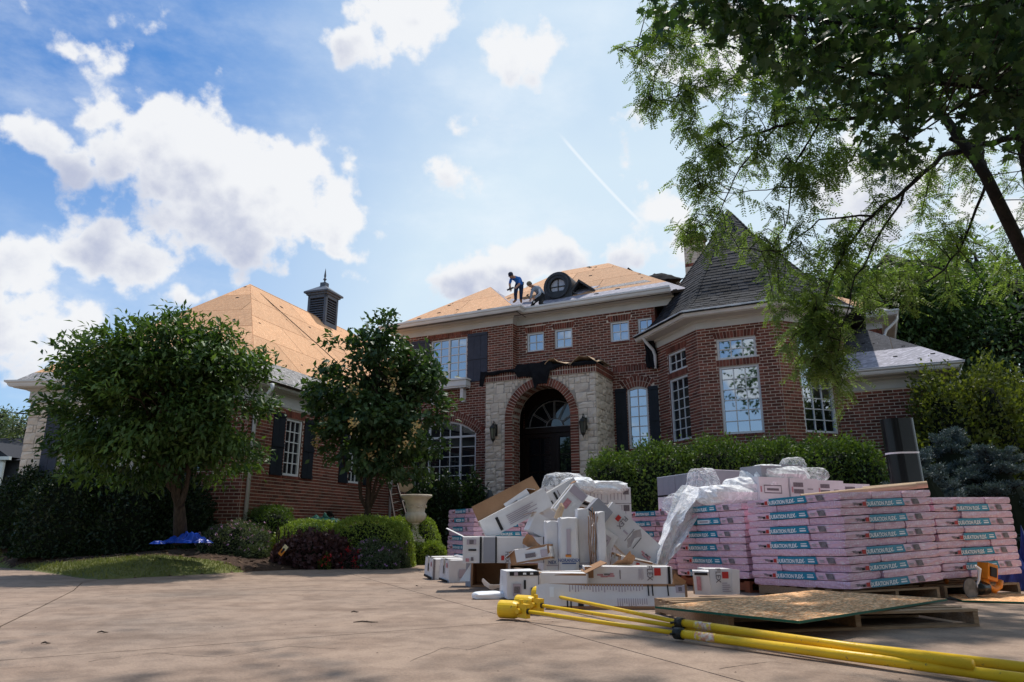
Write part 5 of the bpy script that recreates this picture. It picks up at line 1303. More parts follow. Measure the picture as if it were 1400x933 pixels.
b = MB(); b.prism([(0, 0), (.13, 0), (.14, .21)], X @ RX(R(82)), 0, .004); b.build('paper_scrap', K['lbl'], None, I4, label='triangular white paper scrap leaning on the opened brown carton', cat='paper')
carton(633, 770, 8.75, 1.08, .40, .315, 3, 0, 0, 'long grey-white carton lying on top of three others, open flap at its left end', flaps=[('topleft', -25, .24, True)], mat='carton',
       prints=[('front', .19, .215, 0, 1, 'ink'), ('front', .235, .37, .01, .99, 'cartong'), ('front', .37, .39, 0, 1, 'ink'), ('front', .04, .15, .70, .90, 'printl'), ('front', .07, .12, .72, .88, 'print'), ('front', .06, .15, .46, .53, 'ink'), ('front', .03, .07, .05, .18, 'pinkp'), ('front', .09, .12, .08, .22, 'print'),
               ('front', .44, .475, .10, .28, 'red'), ('text', 'front', 'FLEX', .51, .22, .07, 'print', 90), ('front', .93, .945, 0, 1, 'ink'), ('front', .70, .71, .1, .9, 'printl')] + flower_art('front', .83, .33, .08), grp=G1)
carton(668, 738, 9.25, .98, .30, .26, 8, 27, 0, 'carton tilted up to the right with its long brown flap raised', flaps=[('topback', 75, .22, True)], prints=[('front', .2, .24, .1, .8, 'ink')] + fineprint('front', .35, .8, .15, .7, 6), grp=G1)
carton(722, 724, 8.95, .50, .30, .24, 12, -28, 0, 'short grey-white carton tipped down to the right in the middle of the heap', prints=[('front', .42, .47, .15, .55, 'ink'), ('front', .53, .60, .2, .6, 'ink'), ('front', .75, .85, .2, .45, 'ink')] + fineprint('front', .3, .95, .62, .92, 5), grp=G1, flaps=[('topleft', 40, .12, False)])
carton(744, 704, 9.5, .62, .30, .23, 10, 29, 0, 'white carton propped up to the right with a handle slot and black pictograms', prints=[('front', .06, .14, .35, .6, 'ink'), ('front', .2, .3, .3, .5, 'ink'), ('front', .40, .45, .2, .85, 'ink'), ('front', .50, .52, .2, .85, 'print'), ('front', .80, .86, .35, .75, 'orange')], grp=G1)
b = MB(); p = pix(762, 710, 8.9); b.tube([p, p + Vector((.03, 0, .09)), p + Vector((.06, .01, .15)), p + Vector((.05, .02, .20))], [.05, .045, .04, .015], 7); b.build('paper_roll', K['tube'], None, I4, label='crumpled brown paper sticking out between the white cartons', cat='paper')
def bag(px0, px1, ytop, depth, d, label, prints=(), seed=0, lean=0.0, yaw=0):
    """upright soft white pack standing on the ground"""
    p0 = pix(px0, 760, depth); p1 = pix(px1, 760, depth); w = (p1 - p0).x; h = pix(px0, ytop, depth).z
    X = T(p0.x, p0.y, 0) @ RZ(R(yaw)) @ RY(R(lean)); t = empty('shingle_wrapper', X, label=label, cat='wrapper', group='upright white wrappers'); rd = random.Random(seed); b = MB(); V = []; nz = 8; ns = 16
    for k in range(nz + 1):
        for i in range(ns):
            a = 2 * math.pi * i / ns; sx = abs(math.cos(a)) ** .35 * (1 if math.cos(a) > 0 else -1); sy = abs(math.sin(a)) ** .35 * (1 if math.sin(a) > 0 else -1)
            sc = 1 - (.05 if k == nz else 0); V.append((w / 2 + w / 2 * sx * sc + rd.uniform(-.005, .005), d / 2 + d / 2 * sy * sc + rd.uniform(-.005, .005), h * k / nz + (rd.uniform(-.02, .01) if k == nz else 0)))
    V.append((w / 2, d / 2, h + .012)); n = len(V) - 1
    F = [(k * ns + i, k * ns + (i + 1) % ns, (k + 1) * ns + (i + 1) % ns, (k + 1) * ns + i) for k in range(nz) for i in range(ns)] + [(nz * ns + i, nz * ns + (i + 1) % ns, n) for i in range(ns)]
    b.add(V, F); b.build('body', K['carton'], t, X, smooth=False)
    q = {}
    for pr in prints:
        if pr[0] == 'text': objm('lettering', text_mesh(pr[1], pr[4], K[pr[5]], .9, .0012), t, X @ T(w * pr[2], -.018, h * pr[3]) @ RY(R(pr[6] if len(pr) > 6 else 0)))
        else:
            m_ = q.setdefault(pr[4], MB()); m_.add([(w * pr[0], -.016, h * pr[2]), (w * pr[1], -.016, h * pr[2]), (w * pr[1], -.016, h * pr[3]), (w * pr[0], -.016, h * pr[3])], [(0, 1, 2, 3)])
    for k_, m_ in q.items(): m_.build('print', K[k_], t, X)
    return t
bag(745, 765, 713, 8.50, .28, 'narrow upright white wrapper left of the one reading NORANDEX', [('text', 'NEX', .5, .42, .055, 'navy'), (.2, .5, .47, .50, 'orange'), (.1, .9, .37, .385, 'printl')], 1)
bag(764, 791.5, 708, 8.42, .28, 'upright white wrapper with NORANDEX in blue under an orange mark', [('text', 'NORANDEX', .5, .43, .052, 'navy'), (.33, .62, .475, .51, 'orange'), (.15, .85, .385, .40, 'navy'), (.4, .6, .5, .85, 'printl'), (.2, .8, .10, .13, 'ink')], 2)
bag(792, 811, 696, 8.62, .26, 'tall white wrapper with a rounded top beside the torn one', [('text', 'NOREX', .45, .30, .05, 'navy'), (.1, .35, .22, .26, 'orange'), (.1, .8, .335, .345, 'printl')], 3, lean=-2)
bag(818, 831, 700, 8.5, .22, 'torn narrow white wrapper with brown strips hanging out of its side', [(.3, .7, .28, .32, 'orange'), (.1, .8, .35, .38, 'printl')], 4, lean=-1)
b = MB()
for i in range(5):
    x0 = 807 + i * 2.6; P0 = pix(x0, 778, 8.55); P1 = pix(x0 - 3 + i * .6, 694 + abs(i - 2) * 6, 8.60); g = [P0 + (P1 - P0) * t_ + Vector((.006 * math.sin(t_ * 9 + i), .01 * i, 0)) for t_ in np.linspace(0, 1, 7)]
    for a, c in zip(g[:-1], g[1:]): b.bar(a, c, .006, .05, 0, up=(0, 1, .2))
b.build('torn_cardboard', K['kraft'], None, I4, label='torn brown cardboard strips standing in the opened white wrapper', cat='cardboard')
carton(778, 712, 9.15, .42, .24, .25, 8, 50, 0, 'white carton standing steeply at the top of the heap, dark grey end up', prints=[('front', .2, .5, .5, .8, 'pinkp'), ('front', .7, .95, .05, .95, 'printl')], flaps=[('topright', 10, .05, False)], grp=G1)
carton(804, 697, 9.0, .27, .24, .20, 8, -42, 0, 'small grey-topped carton on the crest of the heap, tipped to the right', mat='cartong', prints=[('front', .0, 1, .0, .08, 'ink')], grp=G1)
carton(812, 719, 9.05, .92, .20, .40, 6, -42, 0, 'big FLEX carton sliding down to the right beside the plastic film', prints=[('front', .16, .22, .62, .80, 'red'), ('text', 'FLEX', 'front', 'x', 0, 0, 0, 0)][:1] + [('text', 'front', 'FLEX', .27, .70, .09, 'print', 90), ('front', .45, .46, .3, .8, 'print'), ('front', .35, .43, .5, .56, 'printl'), ('front', .60, .61, .3, .75, 'ink')] + flower_art('front', .80, .42, .08), grp=G1)
carton(828, 766, 8.9, .34, .22, .24, 8, 58, 0, 'small carton wedged under the sliding FLEX carton', prints=[('front', .3, .8, .3, .7, 'printl'), ('front', .45, .65, .42, .58, 'print')], grp=G1)
carton(693, 819, 7.42, .345, .46, .275, 10, 0, 0, 'white front carton with a black band, handle slot and printed panel behind the yellow poles', zoff=0.0,
       prints=[('front', .08, 1, .84, .99, 'ink'), ('front', .22, .34, .85, .97, 'printl'), ('front', .5, .6, .88, .95, 'lbl'), ('front', .72, .82, .88, .95, 'lbl'), ('front', .52, .59, .35, .68, 'ink'), ('front', .18, .44, .10, .55, 'printl'), ('front', .22, .40, .2, .45, 'print'), ('front', .74, .98, .15, .4, 'print'), ('front', .98, 1, 0, 1, 'ink'), ('left', .5, .54, .45, .8, 'print')], grp=G1)
carton(738, 815, 7.62, .52, .40, .235, 4, 0, 0, 'white carton with its lid flaps folded up, right of the black-banded one', open_=('right',), flaps=[('topright', -24, .26, False), ('rightfront', 75, .2, True)], prints=[], grp=G1)
carton(800, 806, 7.90, .98, .36, .245, 0, 0, 0, 'long FLEX carton lying behind the flattened grey one, red mark near its right end',
       prints=[('front', .80, .875, .60, .93, 'red'), ('text', 'front', 'FLEX', .745, .72, .085, 'print', 90), ('front', .78, .785, .5, .95, 'print'), ('front', .955, .985, 0, 1, 'ink'), ('front', .40, .41, .45, .85, 'print'), ('front', .0, .10, .5, 1, 'kraft')] + fineprint('front', .62, .68, .4, .9, 5, vert=True) + flower_art('front', .24, .62, .10), grp=G1)
carton(748, 833, 6.62, 1.33, .30, .235, -1, 0, -14, 'flattened long greyish carton in front, lying across behind the yellow poles', mat='carton',
       prints=[('front', .02, .05, .45, .85, 'lbl'), ('front', .22, .26, .10, .22, 'ink'), ('front', .30, .33, .12, .22, 'ink'), ('front', .36, .39, .08, .18, 'ink'), ('front', .72, .73, .5, .92, 'ink'), ('front', .75, .76, .5, .92, 'ink'), ('front', .86, .87, .5, .92, 'ink'), ('front', .92, .985, .62, .9, 'printl'), ('front', .94, .965, .68, .84, 'print'), ('front', .14, .15, .05, .35, 'ink'), ('front', .165, .175, .02, .3, 'ink')] + fineprint('front', .16, .70, .62, .92, 26, vert=True) + fineprint('front', .5, .72, .08, .4, 14, vert=True), open_=('left',), flaps=[('leftfront', -8, .10, False)], grp=G1)
carton(966, 813, 7.75, .30, .26, .27, 4, 0, 0, 'small broken FLEX carton at the right end of the heap, brown side showing', prints=[('front', .0, .14, 0, 1, 'ink'), ('front', .62, .86, .62, .88, 'red'), ('text', 'front', 'FLEX', .46, .74, .08, 'print', 90)] + fineprint('front', .6, .95, .1, .5, 5), flaps=[('rightfront', 5, .09, True), ('leftfront', -35, .14, True)], grp=G1)
carton(950, 813, 7.45, .17, .05, .25, -20, 0, 18, 'torn printed carton piece standing in front of the broken FLEX carton', prints=[('front', .2, .45, .2, .8, 'pinkp'), ('front', .1, .9, .86, .97, 'ink')], grp=G1)
# more opened and torn cartons tumbled into the gaps of the heap
carton(706, 772, 8.35, .42, .26, .17, -14, 9, 0, 'small opened carton squeezed between the long grey-white box and the upright wrappers', open_=('left',), flaps=[('topleft', 30, .16, True), ('leftfront', -40, .12, True)], prints=[('front', .3, .6, .3, .6, 'print'), ('front', .75, .95, .2, .7, 'printl')], grp=G1)
carton(843, 782, 8.6, .46, .25, .20, 16, -12, 6, 'opened carton with a brown mouth below the sliding FLEX carton', open_=('right',), flaps=[('topright', 20, .15, True), ('rightfront', 30, .14, True)], prints=[('front', .1, .4, .2, .7, 'printl'), ('front', .5, .6, .5, .8, 'red')], grp=G1)
carton(700, 706, 9.6, .36, .22, .20, -8, 34, 0, 'small white carton perched behind the raised brown flap', prints=[('front', .2, .5, .3, .7, 'print')], flaps=[('topright', 40, .12, True)], grp=G1)
carton(786, 692, 9.8, .30, .24, .20, 20, -18, 8, 'small opened white carton on the crest of the heap, before the plastic', open_=('top',), flaps=[('topfront', 50, .12, True), ('topright', 30, .12, True)], prints=[('front', .2, .7, .3, .5, 'ink')], grp=G1)
for i, (px_, py_, D_, w_, h_, a_, b_, mt_, lab_) in enumerate([(728, 745, 8.45, .26, .15, 35, 20, 'kraft', 'torn brown cardboard scrap above the long grey-white box'), (851, 770, 8.3, .30, .13, -38, 40, 'kraft', 'brown cardboard scrap lying over the long FLEX carton'), (672, 800, 8.2, .24, .13, 12, 65, 'carton', 'white cardboard scrap on the ground beside the black-banded carton'), (925, 803, 7.3, .22, .17, -55, 15, 'kraft', 'torn brown scrap standing at the right end of the FLEX carton'), (866, 735, 8.8, .25, .12, -30, 30, 'cartong', 'grey cardboard strip hanging over the sliding carton')]):
    X = T(*pix(px_, py_, D_)) @ RZ(R(10 * i - 20)) @ RY(R(a_)) @ RX(R(b_)); rd = random.Random(i); g = [[(-w_ / 2 + w_ * u / 5 + rd.uniform(-.012, .012), .03 * math.sin(u * 1.1 + i), -h_ / 2 + h_ * v / 3 + rd.uniform(-.012, .012)) for u in range(6)] for v in range(4)]
    felt_sheet('cardboard_scrap', g, K[mt_], None, X, th=.006, jit=.003, seed=40 + i, label=lab_, cat='cardboard')
# neat carton stack behind the heap
X0 = T(*pix(741, 790, 10.9)); base = Vector((pix(741, 790, 10.9).x, 10.95, 0))
pallet('wooden_pallet', T(base.x, base.y, 0) @ RZ(R(3)), 1.35, 1.0, 'wooden pallet under the neat white cartons behind the heap')
for r_ in range(5):
    for c_ in range(3):
        l_ = (.62, .36, .36)[c_]; x_ = (0, .635, 1.0)[c_]; X = T(base.x, base.y, 0) @ RZ(R(3)) @ T(x_, 0, .135 + r_ * .247)
        t = empty('cardboard_box', X, label=f'neatly stacked white carton behind the heap, {["bottom", "second", "third", "fourth", "top"][r_]} row, {["left", "middle", "right"][c_]} of three', cat='box', group='cartons stacked behind the heap')
        b = MB(); b.box(0, l_, 0, .9, 0, .24); b.build('body', K['carton'], t, X); b = MB()
        for k_ in range(14 if c_ == 0 else 5): u = .04 + (l_ - .08) * k_ / (14 if c_ == 0 else 5); b.add([(u, -.002, .16 if c_ == 0 else .05), (u + .012, -.002, .16 if c_ == 0 else .05), (u + .012, -.002, .225 - .02 * (k_ % 3)), (u, -.002, .225 - .02 * (k_ % 3))], [(0, 1, 2, 3)])
        b.build('print', K['printl'], t, X)
        if c_ == 2: b = MB(); b.add([(.24, -.003, .13), (.33, -.003, .13), (.33, -.003, .22), (.24, -.003, .22)], [(0, 1, 2, 3)]); b.build('print', K['print'], t, X)
# tall narrow cartons (grey tops, red marks) in a row
KG = Vector((3.04, 10.72, 0)); XG2 = basis(KG + FF * 1.46, -FF, EE, Vector((0, 0, 1)))
pallet('wooden_pallet', basis(KG + FF * .05 + EE * .05, EE, FF, Vector((0, 0, 1))), 1.1, 1.36, 'wooden pallet under the tall grey-topped cartons')
for i in range(9):
    w = 1.46 / 9; zt_ = 1.585 + .003 * i; X = XG2 @ T(i * w, random.uniform(-.004, .006), .14)
    t = empty('cardboard_box', X, label=f'{ORD[i] if i else "first"} from the left of the nine tall grey-topped cartons before the hedge', cat='box', group='tall narrow cartons standing in a row')
    h = zt_ - .14; b = MB(); b.box(.002, w - .002, 0, .5, 0, h - .33); b.build('body', K['carton'], t, X)
    b = MB(); b.box(.002, w - .002, -.001, .5, h - .30, h - .01); b.build('grey_panel', K['cartong'], t, X)
    b = MB(); b.box(.002, w - .002, -.001, .5, h - .33, h - .30); b.build('band', K['ink'], t, X)
    b = MB(); b.box(.002, w - .002, 0, .5, h - .01, h); b.build('lid', K['lbl'], t, X)
    if i % 3 == 0: b = MB(); b.add([(.03, -.003, h - .60), (.08, -.003, h - .60), (.08, -.003, h - .52), (.03, -.003, h - .52)], [(0, 1, 2, 3)]); b.build('print', K['red'], t, X); objm('lettering', text_mesh('CF', .06, K['print'], .9, .001), t, X @ T(.055, -.004, h - .66))
# white wrapped cartons on top of the rear stacks
XH = basis(KA + FF * 1.75 + EE * .55, EE, FF, Vector((0, 0, 1)))
for i, (a, c_, l_, w_, z_, h_) in enumerate([(0.0, .0, .52, .5, 1.10, .30), (.54, .0, .52, .5, 1.11, .29), (1.08, .05, .50, .5, 1.12, .27), (1.60, .1, .52, .5, 1.14, .22), (.15, .10, .38, .4, 1.41, .15), (.55, .12, .34, .38, 1.41, .18)]):
    X = XH @ T(a, c_, z_ ); X = X @ RZ(R(random.uniform(-3, 3)))
    lab = ['white carton with a boxed label on the rear stack, under the plastic', 'white carton with two grey labels on the rear stack', 'white carton third from the left on the rear stack', 'low white carton at the right end of the rear stack, by the black roll', 'left grey carton wrapped in the plastic mound', 'right grey carton wrapped in the plastic mound'][i]
    t = empty('cardboard_box', X, label=lab, cat='box', group='wrapped cartons on the rear stacks'); b = MB(); b.box(0, l_, 0, w_, 0, h_); b.build('body', K['cartong' if i > 3 else 'carton'], t, X)
    if i < 4:
        b = MB(); q = lambda x0, x1, z0, z1: b.add([(x0 * l_, -.003, z0 * h_), (x1 * l_, -.003, z0 * h_), (x1 * l_, -.003, z1 * h_), (x0 * l_, -.003, z1 * h_)], [(0, 1, 2, 3)])
        q(.15, .75, .62, .66) if i == 0 else q(.1, .45, .6, .8)
        if i == 0: q(.15, .75, .30, .34); q(.15, .17, .3, .66); q(.73, .75, .3, .66); q(.25, .65, .42, .52)
        else: q(.1, .45, .3, .5); q(.6, .8, .5, .54)
        b.build('print', K['print'], t, X); b = MB(); q(.03, .08, .35, .6); b.build('print', K['pinkp'], t, X)
# cartons the rear cartons stand on: a further pink stack hidden behind the front ones
stack(KA + FF * (BLN + GAP) + EE * (BLN + GAP), 12, 'the hidden rear stack', seed=6, zb=.14, se=0, sf=0, plab='wooden pallet under the rear pink stack behind the nearest one')
# ---------------- plastic film
def film(name, centers, mat, label, seed=0, res=26, amp=.05, rug=.12):
    """crumpled film hull around a few ellipsoids: (center, radii)"""
    b = MB(); 
    for ci, (c, r_, rot) in enumerate(centers):
        V = []; n1, n2 = res, res // 2
        for j in range(n2 + 1):
            th = math.pi * j / n2
            for i in range(n1):
                ph = 2 * math.pi * i / n1; d = Vector((math.sin(th) * math.cos(ph), math.sin(th) * math.sin(ph), math.cos(th)))
                d2 = Vector([math.copysign(abs(k) ** .7, k) for k in d]); k_ = 1 + rug * noise.noise(d * 2.3 + Vector((seed, ci * 3, 1))) + rug * .7 * noise.noise(d * 6 + Vector((seed, ci, 4))) + amp * noise.noise(d * 15 + Vector((seed, ci, 9)))
                q = RZ(R(rot)) @ Vector((d2.x * r_[0] * k_, d2.y * r_[1] * k_, d2.z * r_[2] * k_)); V.append(q + Vector(c))
        F = [(j * n1 + i, j * n1 + (i + 1) % n1, (j + 1) * n1 + (i + 1) % n1, (j + 1) * n1 + i) for j in range(n2) for i in range(n1)]
        b.add(V, F)
    return b.build(name, mat, None, I4, label=label, cat='plastic film')
def at_pix(px, py, D): return pix(px, py, D)
film('plastic_film', [(pix(770, 662, 10.9), (.33, .30, .17), 5)], K['film'], 'clear plastic bubble on top of the cartons before the entrance door', 1)
film('plastic_film', [(pix(790, 664, 10.8), (.26, .3, .12), 0), (pix(826, 667, 10.9), (.36, .3, .10), 0)], K['filmw'], 'crumpled white plastic on the cartons before the hedge end', 2)
film('plastic_film', [(pix(962, 672, 9.75), (.20, .22, .33), 25), (pix(938, 690, 9.6), (.30, .25, .16), 25)], K['film'], 'clear plastic pulled over the right end of the tall cartons', 3)
film('plastic_film', [(pix(1000, 678, 9.35), (.46, .3, .14), 20), (pix(1060, 655, 9.7), (.50, .3, .19), 20), (pix(1028, 668, 9.5), (.4, .3, .15), 10)], K['filmw'], 'big mound of white plastic wrap on top of the rear cartons', 4)
film('plastic_film', [(pix(1084, 640, 9.9), (.16, .18, .15), 0), (pix(1103, 650, 9.9), (.28, .2, .10), -10)], K['film'], 'clear plastic peak above the white mound, against the hedge', 5)
# film hanging down at the left of the left front stack
g = []
for j in range(13):
    t_ = j / 12; row = []
    yl = 664 + (776 - 664) * t_; xl = 934 - 41 * t_ ** .62; xr = 992 - 80 * t_ ** .75
    for i in range(10):
        s_ = i / 9; row.append(tuple(pix(xl + (xr - xl) * s_, yl + 6 * s_ * (1 - t_), 9.75 - .75 * t_ ** .6 + .10 * math.sin(s_ * 8 + t_ * 4) + .05 * math.sin(s_ * 19 + t_))))
    g.append(row)
felt_sheet('plastic_film', g, K['filmw'], None, I4, th=.004, jit=.02, seed=21, label='sheet of white plastic hanging down left of the left front pink stack', cat='plastic film')
film('plastic_bag', [(Vector((*gpt(668, 819), .035)), (.19, .10, .045), 10)], K['lbl'], 'small white plastic pouch lying on the driveway left of the yellow feet', 7, 18, .03, .1)
# ---------------- strand board sheets and front pallet
BD = Vector((.774, .633, 0)); BS = Vector((-.633, .774, 0)); XB = basis(Vector((1.86, 4.86, .137)), BD, BS, Vector((0, 0, 1)))
def osb_sheet(X, l, w, lab):
    t = empty('strand_board', X, label=lab, cat='board'); b = MB(); b.box(.003, l - .003, .003, w - .003, 0, .018); b.build('sheet', K['board'], t, X)
    b = MB()
    for (a, c_, e, f) in ((0, l, 0, .003), (0, l, w - .003, w), (0, .003, .003, w - .003), (l - .003, l, .003, w - .003)): b.box(a, c_, e, f, .001, .017)
    b.build('painted_edge', K['green'], t, X)
osb_sheet(XB, 2.42, 1.19, 'flat strand board sheet with green edges on the front pallet')
XP = T(1.56, 5.42, 0) @ RZ(R(11.5)); pallet('wooden_pallet', XP, 2.12, 1.36, 'low wooden pallet under the green-edged strand board in front', 'wood', 9)
x1, y1 = gpt(1316, 824); XB2 = T(x1, y1, .004) @ RZ(R(-18)); osb_sheet(XB2, 2.4, 1.1, 'strand board sheet lying on the ground by the right edge')
# ---------------- cardboard tubes and black roll on the stacks
def tube_thing(p, q, r_, lab):
    X = T(*p); d = Vector(q) - Vector(p); b = MB(); b.tube([Vector((0, 0, 0)), d * .5, d], r_, 20, cap=False); b.tube([d, d * .5, Vector((0, 0, 0))], r_ * .86, 20, cap=False)
    t = b.build('cardboard_tube', K['tube'], None, X, smooth=True, label=lab, cat='tube'); ring_ = MB(); n = 20
    dd = d.normalized(); a = dd.cross(Vector((0, 0, 1))).normalized(); c_ = a.cross(dd)
    for e in (Vector((0, 0, 0)), d):
        for i in range(n):
            P = [e + (a * math.cos(t_) + c_ * math.sin(t_)) * rr for (t_, rr) in ((2 * math.pi * i / n, r_), (2 * math.pi * (i + 1) / n, r_), (2 * math.pi * (i + 1) / n, r_ * .86), (2 * math.pi * i / n, r_ * .86))]
            ring_.add(P, [(0, 1, 2, 3)])
    ring_.build('rim', K['kraft'], t, X)
tube_thing(pix(1095, 680, 8.35), pix(1252, 664.5, 8.15), .036, 'front brown cardboard tube lying on the nearest pink stack')
tube_thing(pix(1180, 670, 8.75), pix(1268, 662.5, 8.45), .040, 'rear brown cardboard tube ending beside the black roll')
XR = T(*pix(1222, 669, 9.0)) @ RZ(R(12)); XR = XR @ RY(R(-2)); rl = empty('felt_roll', XR, label='black roll standing upright on the pink stacks with a white strap', cat='roll')
b = MB(); n = 36; RW, RD_, RH = .215, .13, .90
pr = [(RW + (RW - RD_) * (1 if math.cos(a) > 0 else -1) + RD_ * math.cos(a), RD_ * math.sin(a)) for a in np.linspace(0, 2 * math.pi, n, endpoint=False)]
b.prism(pr, I4, 0, RH); b.build('body', K['blackp'], rl, XR, smooth=False)
b = MB(); pr2 = [(RW + (x - RW) * 1.012, y * 1.02) for x, y in pr]; b.prism(pr2, I4, .44, .462); b.build('strap', K['lbl'], rl, XR)
# ---------------- yellow props lying on the driveway
K['sticker'] = material('worn_sticker', (.75, .70, .55), (.65, .25, .12), .5, 40, c3=(.82, .55, .05), c3t=(.45, .55), c3scale=25)
def ypole(head, collar, end, r1, r2, lab, hd=.072):
    A = Vector(head); Bc = Vector(collar); E_ = Vector(end); d = (Bc - A).normalized(); X = T(*A)
    t = empty('steel_prop', X, label=lab, cat='steel prop', group='yellow steel props lying in the foreground')
    b = MB(); b.tube([A + d * .10 - A, Bc - A + d * .02], r1, 14); b.build('inner_tube', K['yellow'], t, X, smooth=True)
    b = MB(); b.tube([Bc - A, E_ - A], r2, 16); b.build('outer_tube', K['yellow'], t, X, smooth=True)
    b = MB(); b.tube([Bc - A - d * .012, Bc - A + d * .05], r2 * 1.35, 14); b.build('collar', K['iron'], t, X, smooth=True)
    b = MB(); side = d.cross(Vector((0, 0, 1))).normalized(); b.tube([Bc - A - side * .07, Bc - A + side * .07], .008, 8); b.build('pin', K['iron'], t, X)
    b = MB(); m_ = (E_ - Bc); s0 = Bc - A + m_.normalized() * .16; b.tube([s0, s0 + m_.normalized() * .15], r2 * 1.02, 16, cap=False); b.build('sticker', K['sticker'], t, X)
    hdv = (RZ(R(28)) @ (-d)); b = MB(); b.tube([hdv * -.02, hdv * .02, hdv * .14, hdv * .15], [hd * .85, hd, hd, hd * .93], 22); b.build('head', K['yellow'], t, X, smooth=False)
    b = MB(); b.bar(d * .0 + Vector((0, 0, .0)), d * .14, .05, .11); 
    b.tube([d * .07 - side * .06, d * .07 + side * .06], .022, 10); b.tube([d * .06 + Vector((0, 0, .03)), d * .06 + Vector((0, 0, .085))], .018, 8); b.build('hinge', K['yellow'], t, X)
    b = MB(); b.tube([d * .13, d * .155], r1 * 1.5, 12); b.build('nut', K['iron'], t, X)
def on(px, py, z): x, y = gpt(px, py, z); return (x, y, z)
ypole(on(706, 834, .08), on(925, 866, .05), on(1410, 930, .045), .015, .028, 'yellow steel prop nearest the camera, its round foot farthest left')
ypole(on(727, 826, .085), on(928, 857, .055), on(1412, 914, .05), .015, .027, 'middle yellow steel prop between the other two')
ypole(on(748, 813, .11), on(928, 851, .09), on(1330, 909, .085), .015, .026, 'yellow steel prop farthest back, ending before the right edge')
# ---------------- saw and tarps at the right
p = Vector((*gpt(1350, 819), 0)); X = T(p.x, p.y, 0) @ RZ(R(20)) @ Matrix.Scale(1.25, 4); t = empty('cordless_saw', X, label='orange and black cordless saw on the ground before the far right stack', cat='power saw')
b = MB(); b.box(-.06, .06, -.05, .05, .16, .30, X=RY(R(14)) ); b.build('battery_housing', K['orangep'], t, X)
b = MB(); b.box(-.035, .035, -.062, -.05, .19, .27, X=RY(R(14))); b.build('battery_face', K['ink'], t, X)
b = MB(); b.tube([(.0, 0, .17), (.03, 0, .10), (.10, 0, .07), (.17, 0, .10), (.19, 0, .15)], .028, 10); b.build('handle', K['orangep'], t, X, smooth=True)
b = MB(); b.tube([(-.12, .02, .09), (.02, .02, .09)], .06, 16); b.build('motor', K['blackp'], t, X, smooth=True)
b = MB(); n = 24; b.add([(-.20 + .085 * math.cos(2 * math.pi * i / n), -.02, .09 + .085 * math.sin(2 * math.pi * i / n)) for i in range(n)] + [(-.20 + .085 * math.cos(2 * math.pi * i / n), -.012, .09 + .085 * math.sin(2 * math.pi * i / n)) for i in range(n)], [tuple(range(n)), tuple(range(n, 2 * n))] + [(i, (i + 1) % n, n + (i + 1) % n, n + i) for i in range(n)]); b.build('blade', K['steel'], t, X)
b = MB(); b.box(-.40, .10, -.07, .10, .004, .014); b.build('shoe', K['steel'], t, X)
b = MB(); b.tube([(-.14, 0, .05), (-.10, -.03, .17), (-.09, -.04, .25), (-.13, -.04, .28)], [.008, .010, .018, .008], 8); b.build('guard', K['lbl'], t, X)
p = Vector((*gpt(1308, 815), 0)); X = T(p.x, p.y, 0) @ RZ(R(-15)); t = empty('nail_gun', X, label='dark nail gun lying left of the orange saw, small yellow knob on top', cat='nail gun')
b = MB(); b.tube([(-.12, 0, .06), (.05, 0, .08), (.09, 0, .08)], [.05, .055, .03], 12); b.build('body', K['blackp'], t, X, smooth=True)
b = MB(); b.tube([(.04, 0, .05), (.12, -.03, .03), (.22, -.05, .03)], .02, 8); b.build('handle', K['iron'], t, X, smooth=True)
b = MB(); b.lathe([(.01, .13), (.025, .15), (.025, .17), (.005, .185)], 8, T(-.08, 0, 0)); b.build('knob', K['orangep'], t, X)
def tarp(px, py, rx, ry, h, mat, lab, seed, z=0, name='tarpaulin', cat='tarp', D=None, peaks=None):
    if D is None: x, y = gpt(px, py, z)
    else: q_ = pix(px, py, D); x, y = q_.x, q_.y
    n = 22; b = MB(); V = []
    for j in range(n + 1):
        for i in range(n + 1):
            u = -1 + 2 * i / n; v = -1 + 2 * j / n; r2 = u * u + v * v; base_ = max(0, 1 - r2 ** 1.0)
            k_ = abs(noise.noise(Vector((u * 2.6 + seed, v * 2.6, 1)))) * 1.1 + .35 * noise.noise(Vector((u * 7, v * 7, seed)))
            hh = h * base_ ** .8 * (.55 + k_)
            if peaks: hh = max(hh, max(ph * max(0, 1 - math.hypot(u - pu, v - pv) / pr_) for pu, pv, ph, pr_ in peaks) + .03 * k_)
            ww = 1 + .25 * noise.noise(Vector((math.atan2(v, u) * 1.3, seed, 3))); V.append((x + u * rx * ww, y + v * ry * ww, z + .006 + hh))
    F = [(j * (n + 1) + i, j * (n + 1) + i + 1, (j + 1) * (n + 1) + i + 1, (j + 1) * (n + 1) + i) for j in range(n) for i in range(n) if ((-1 + 2 * (i + .5) / n) ** 2 + (-1 + 2 * (j + .5) / n) ** 2) < 1.05]
    b.add(V, F); return b.build(name, mat, None, I4, label=lab, cat=cat)
tarp(1412, 806, .50, .45, .66, K['tarpd'], 'dark blue tarp heaped at the right edge beside the saw', 4)
zt_ = gz1(-5.9, 12.7)
tarp(258, 740, .42, .22, .17, K['tarpb'], 'bright blue tarp crumpled at the foot of the left tree', 6, z=.50, D=12.6); tarp(222, 738, .22, .12, .07, K['tarpb'], 'small flat piece of blue tarp left of the tree trunk', 8, z=.48, D=12.7)
tarp(672, 742, .75, .5, .25, K['tarpk'], 'black tarp draped to a point in front of the left stone pier', 3, z=.35, D=14.6, peaks=[(-.05, 0, 1.28, .62)])
tarp(436, 712, .62, .3, .26, K['tarpg'], 'dull green tarp lump behind the round boxwood hedge', 9, z=.80, D=15.4)
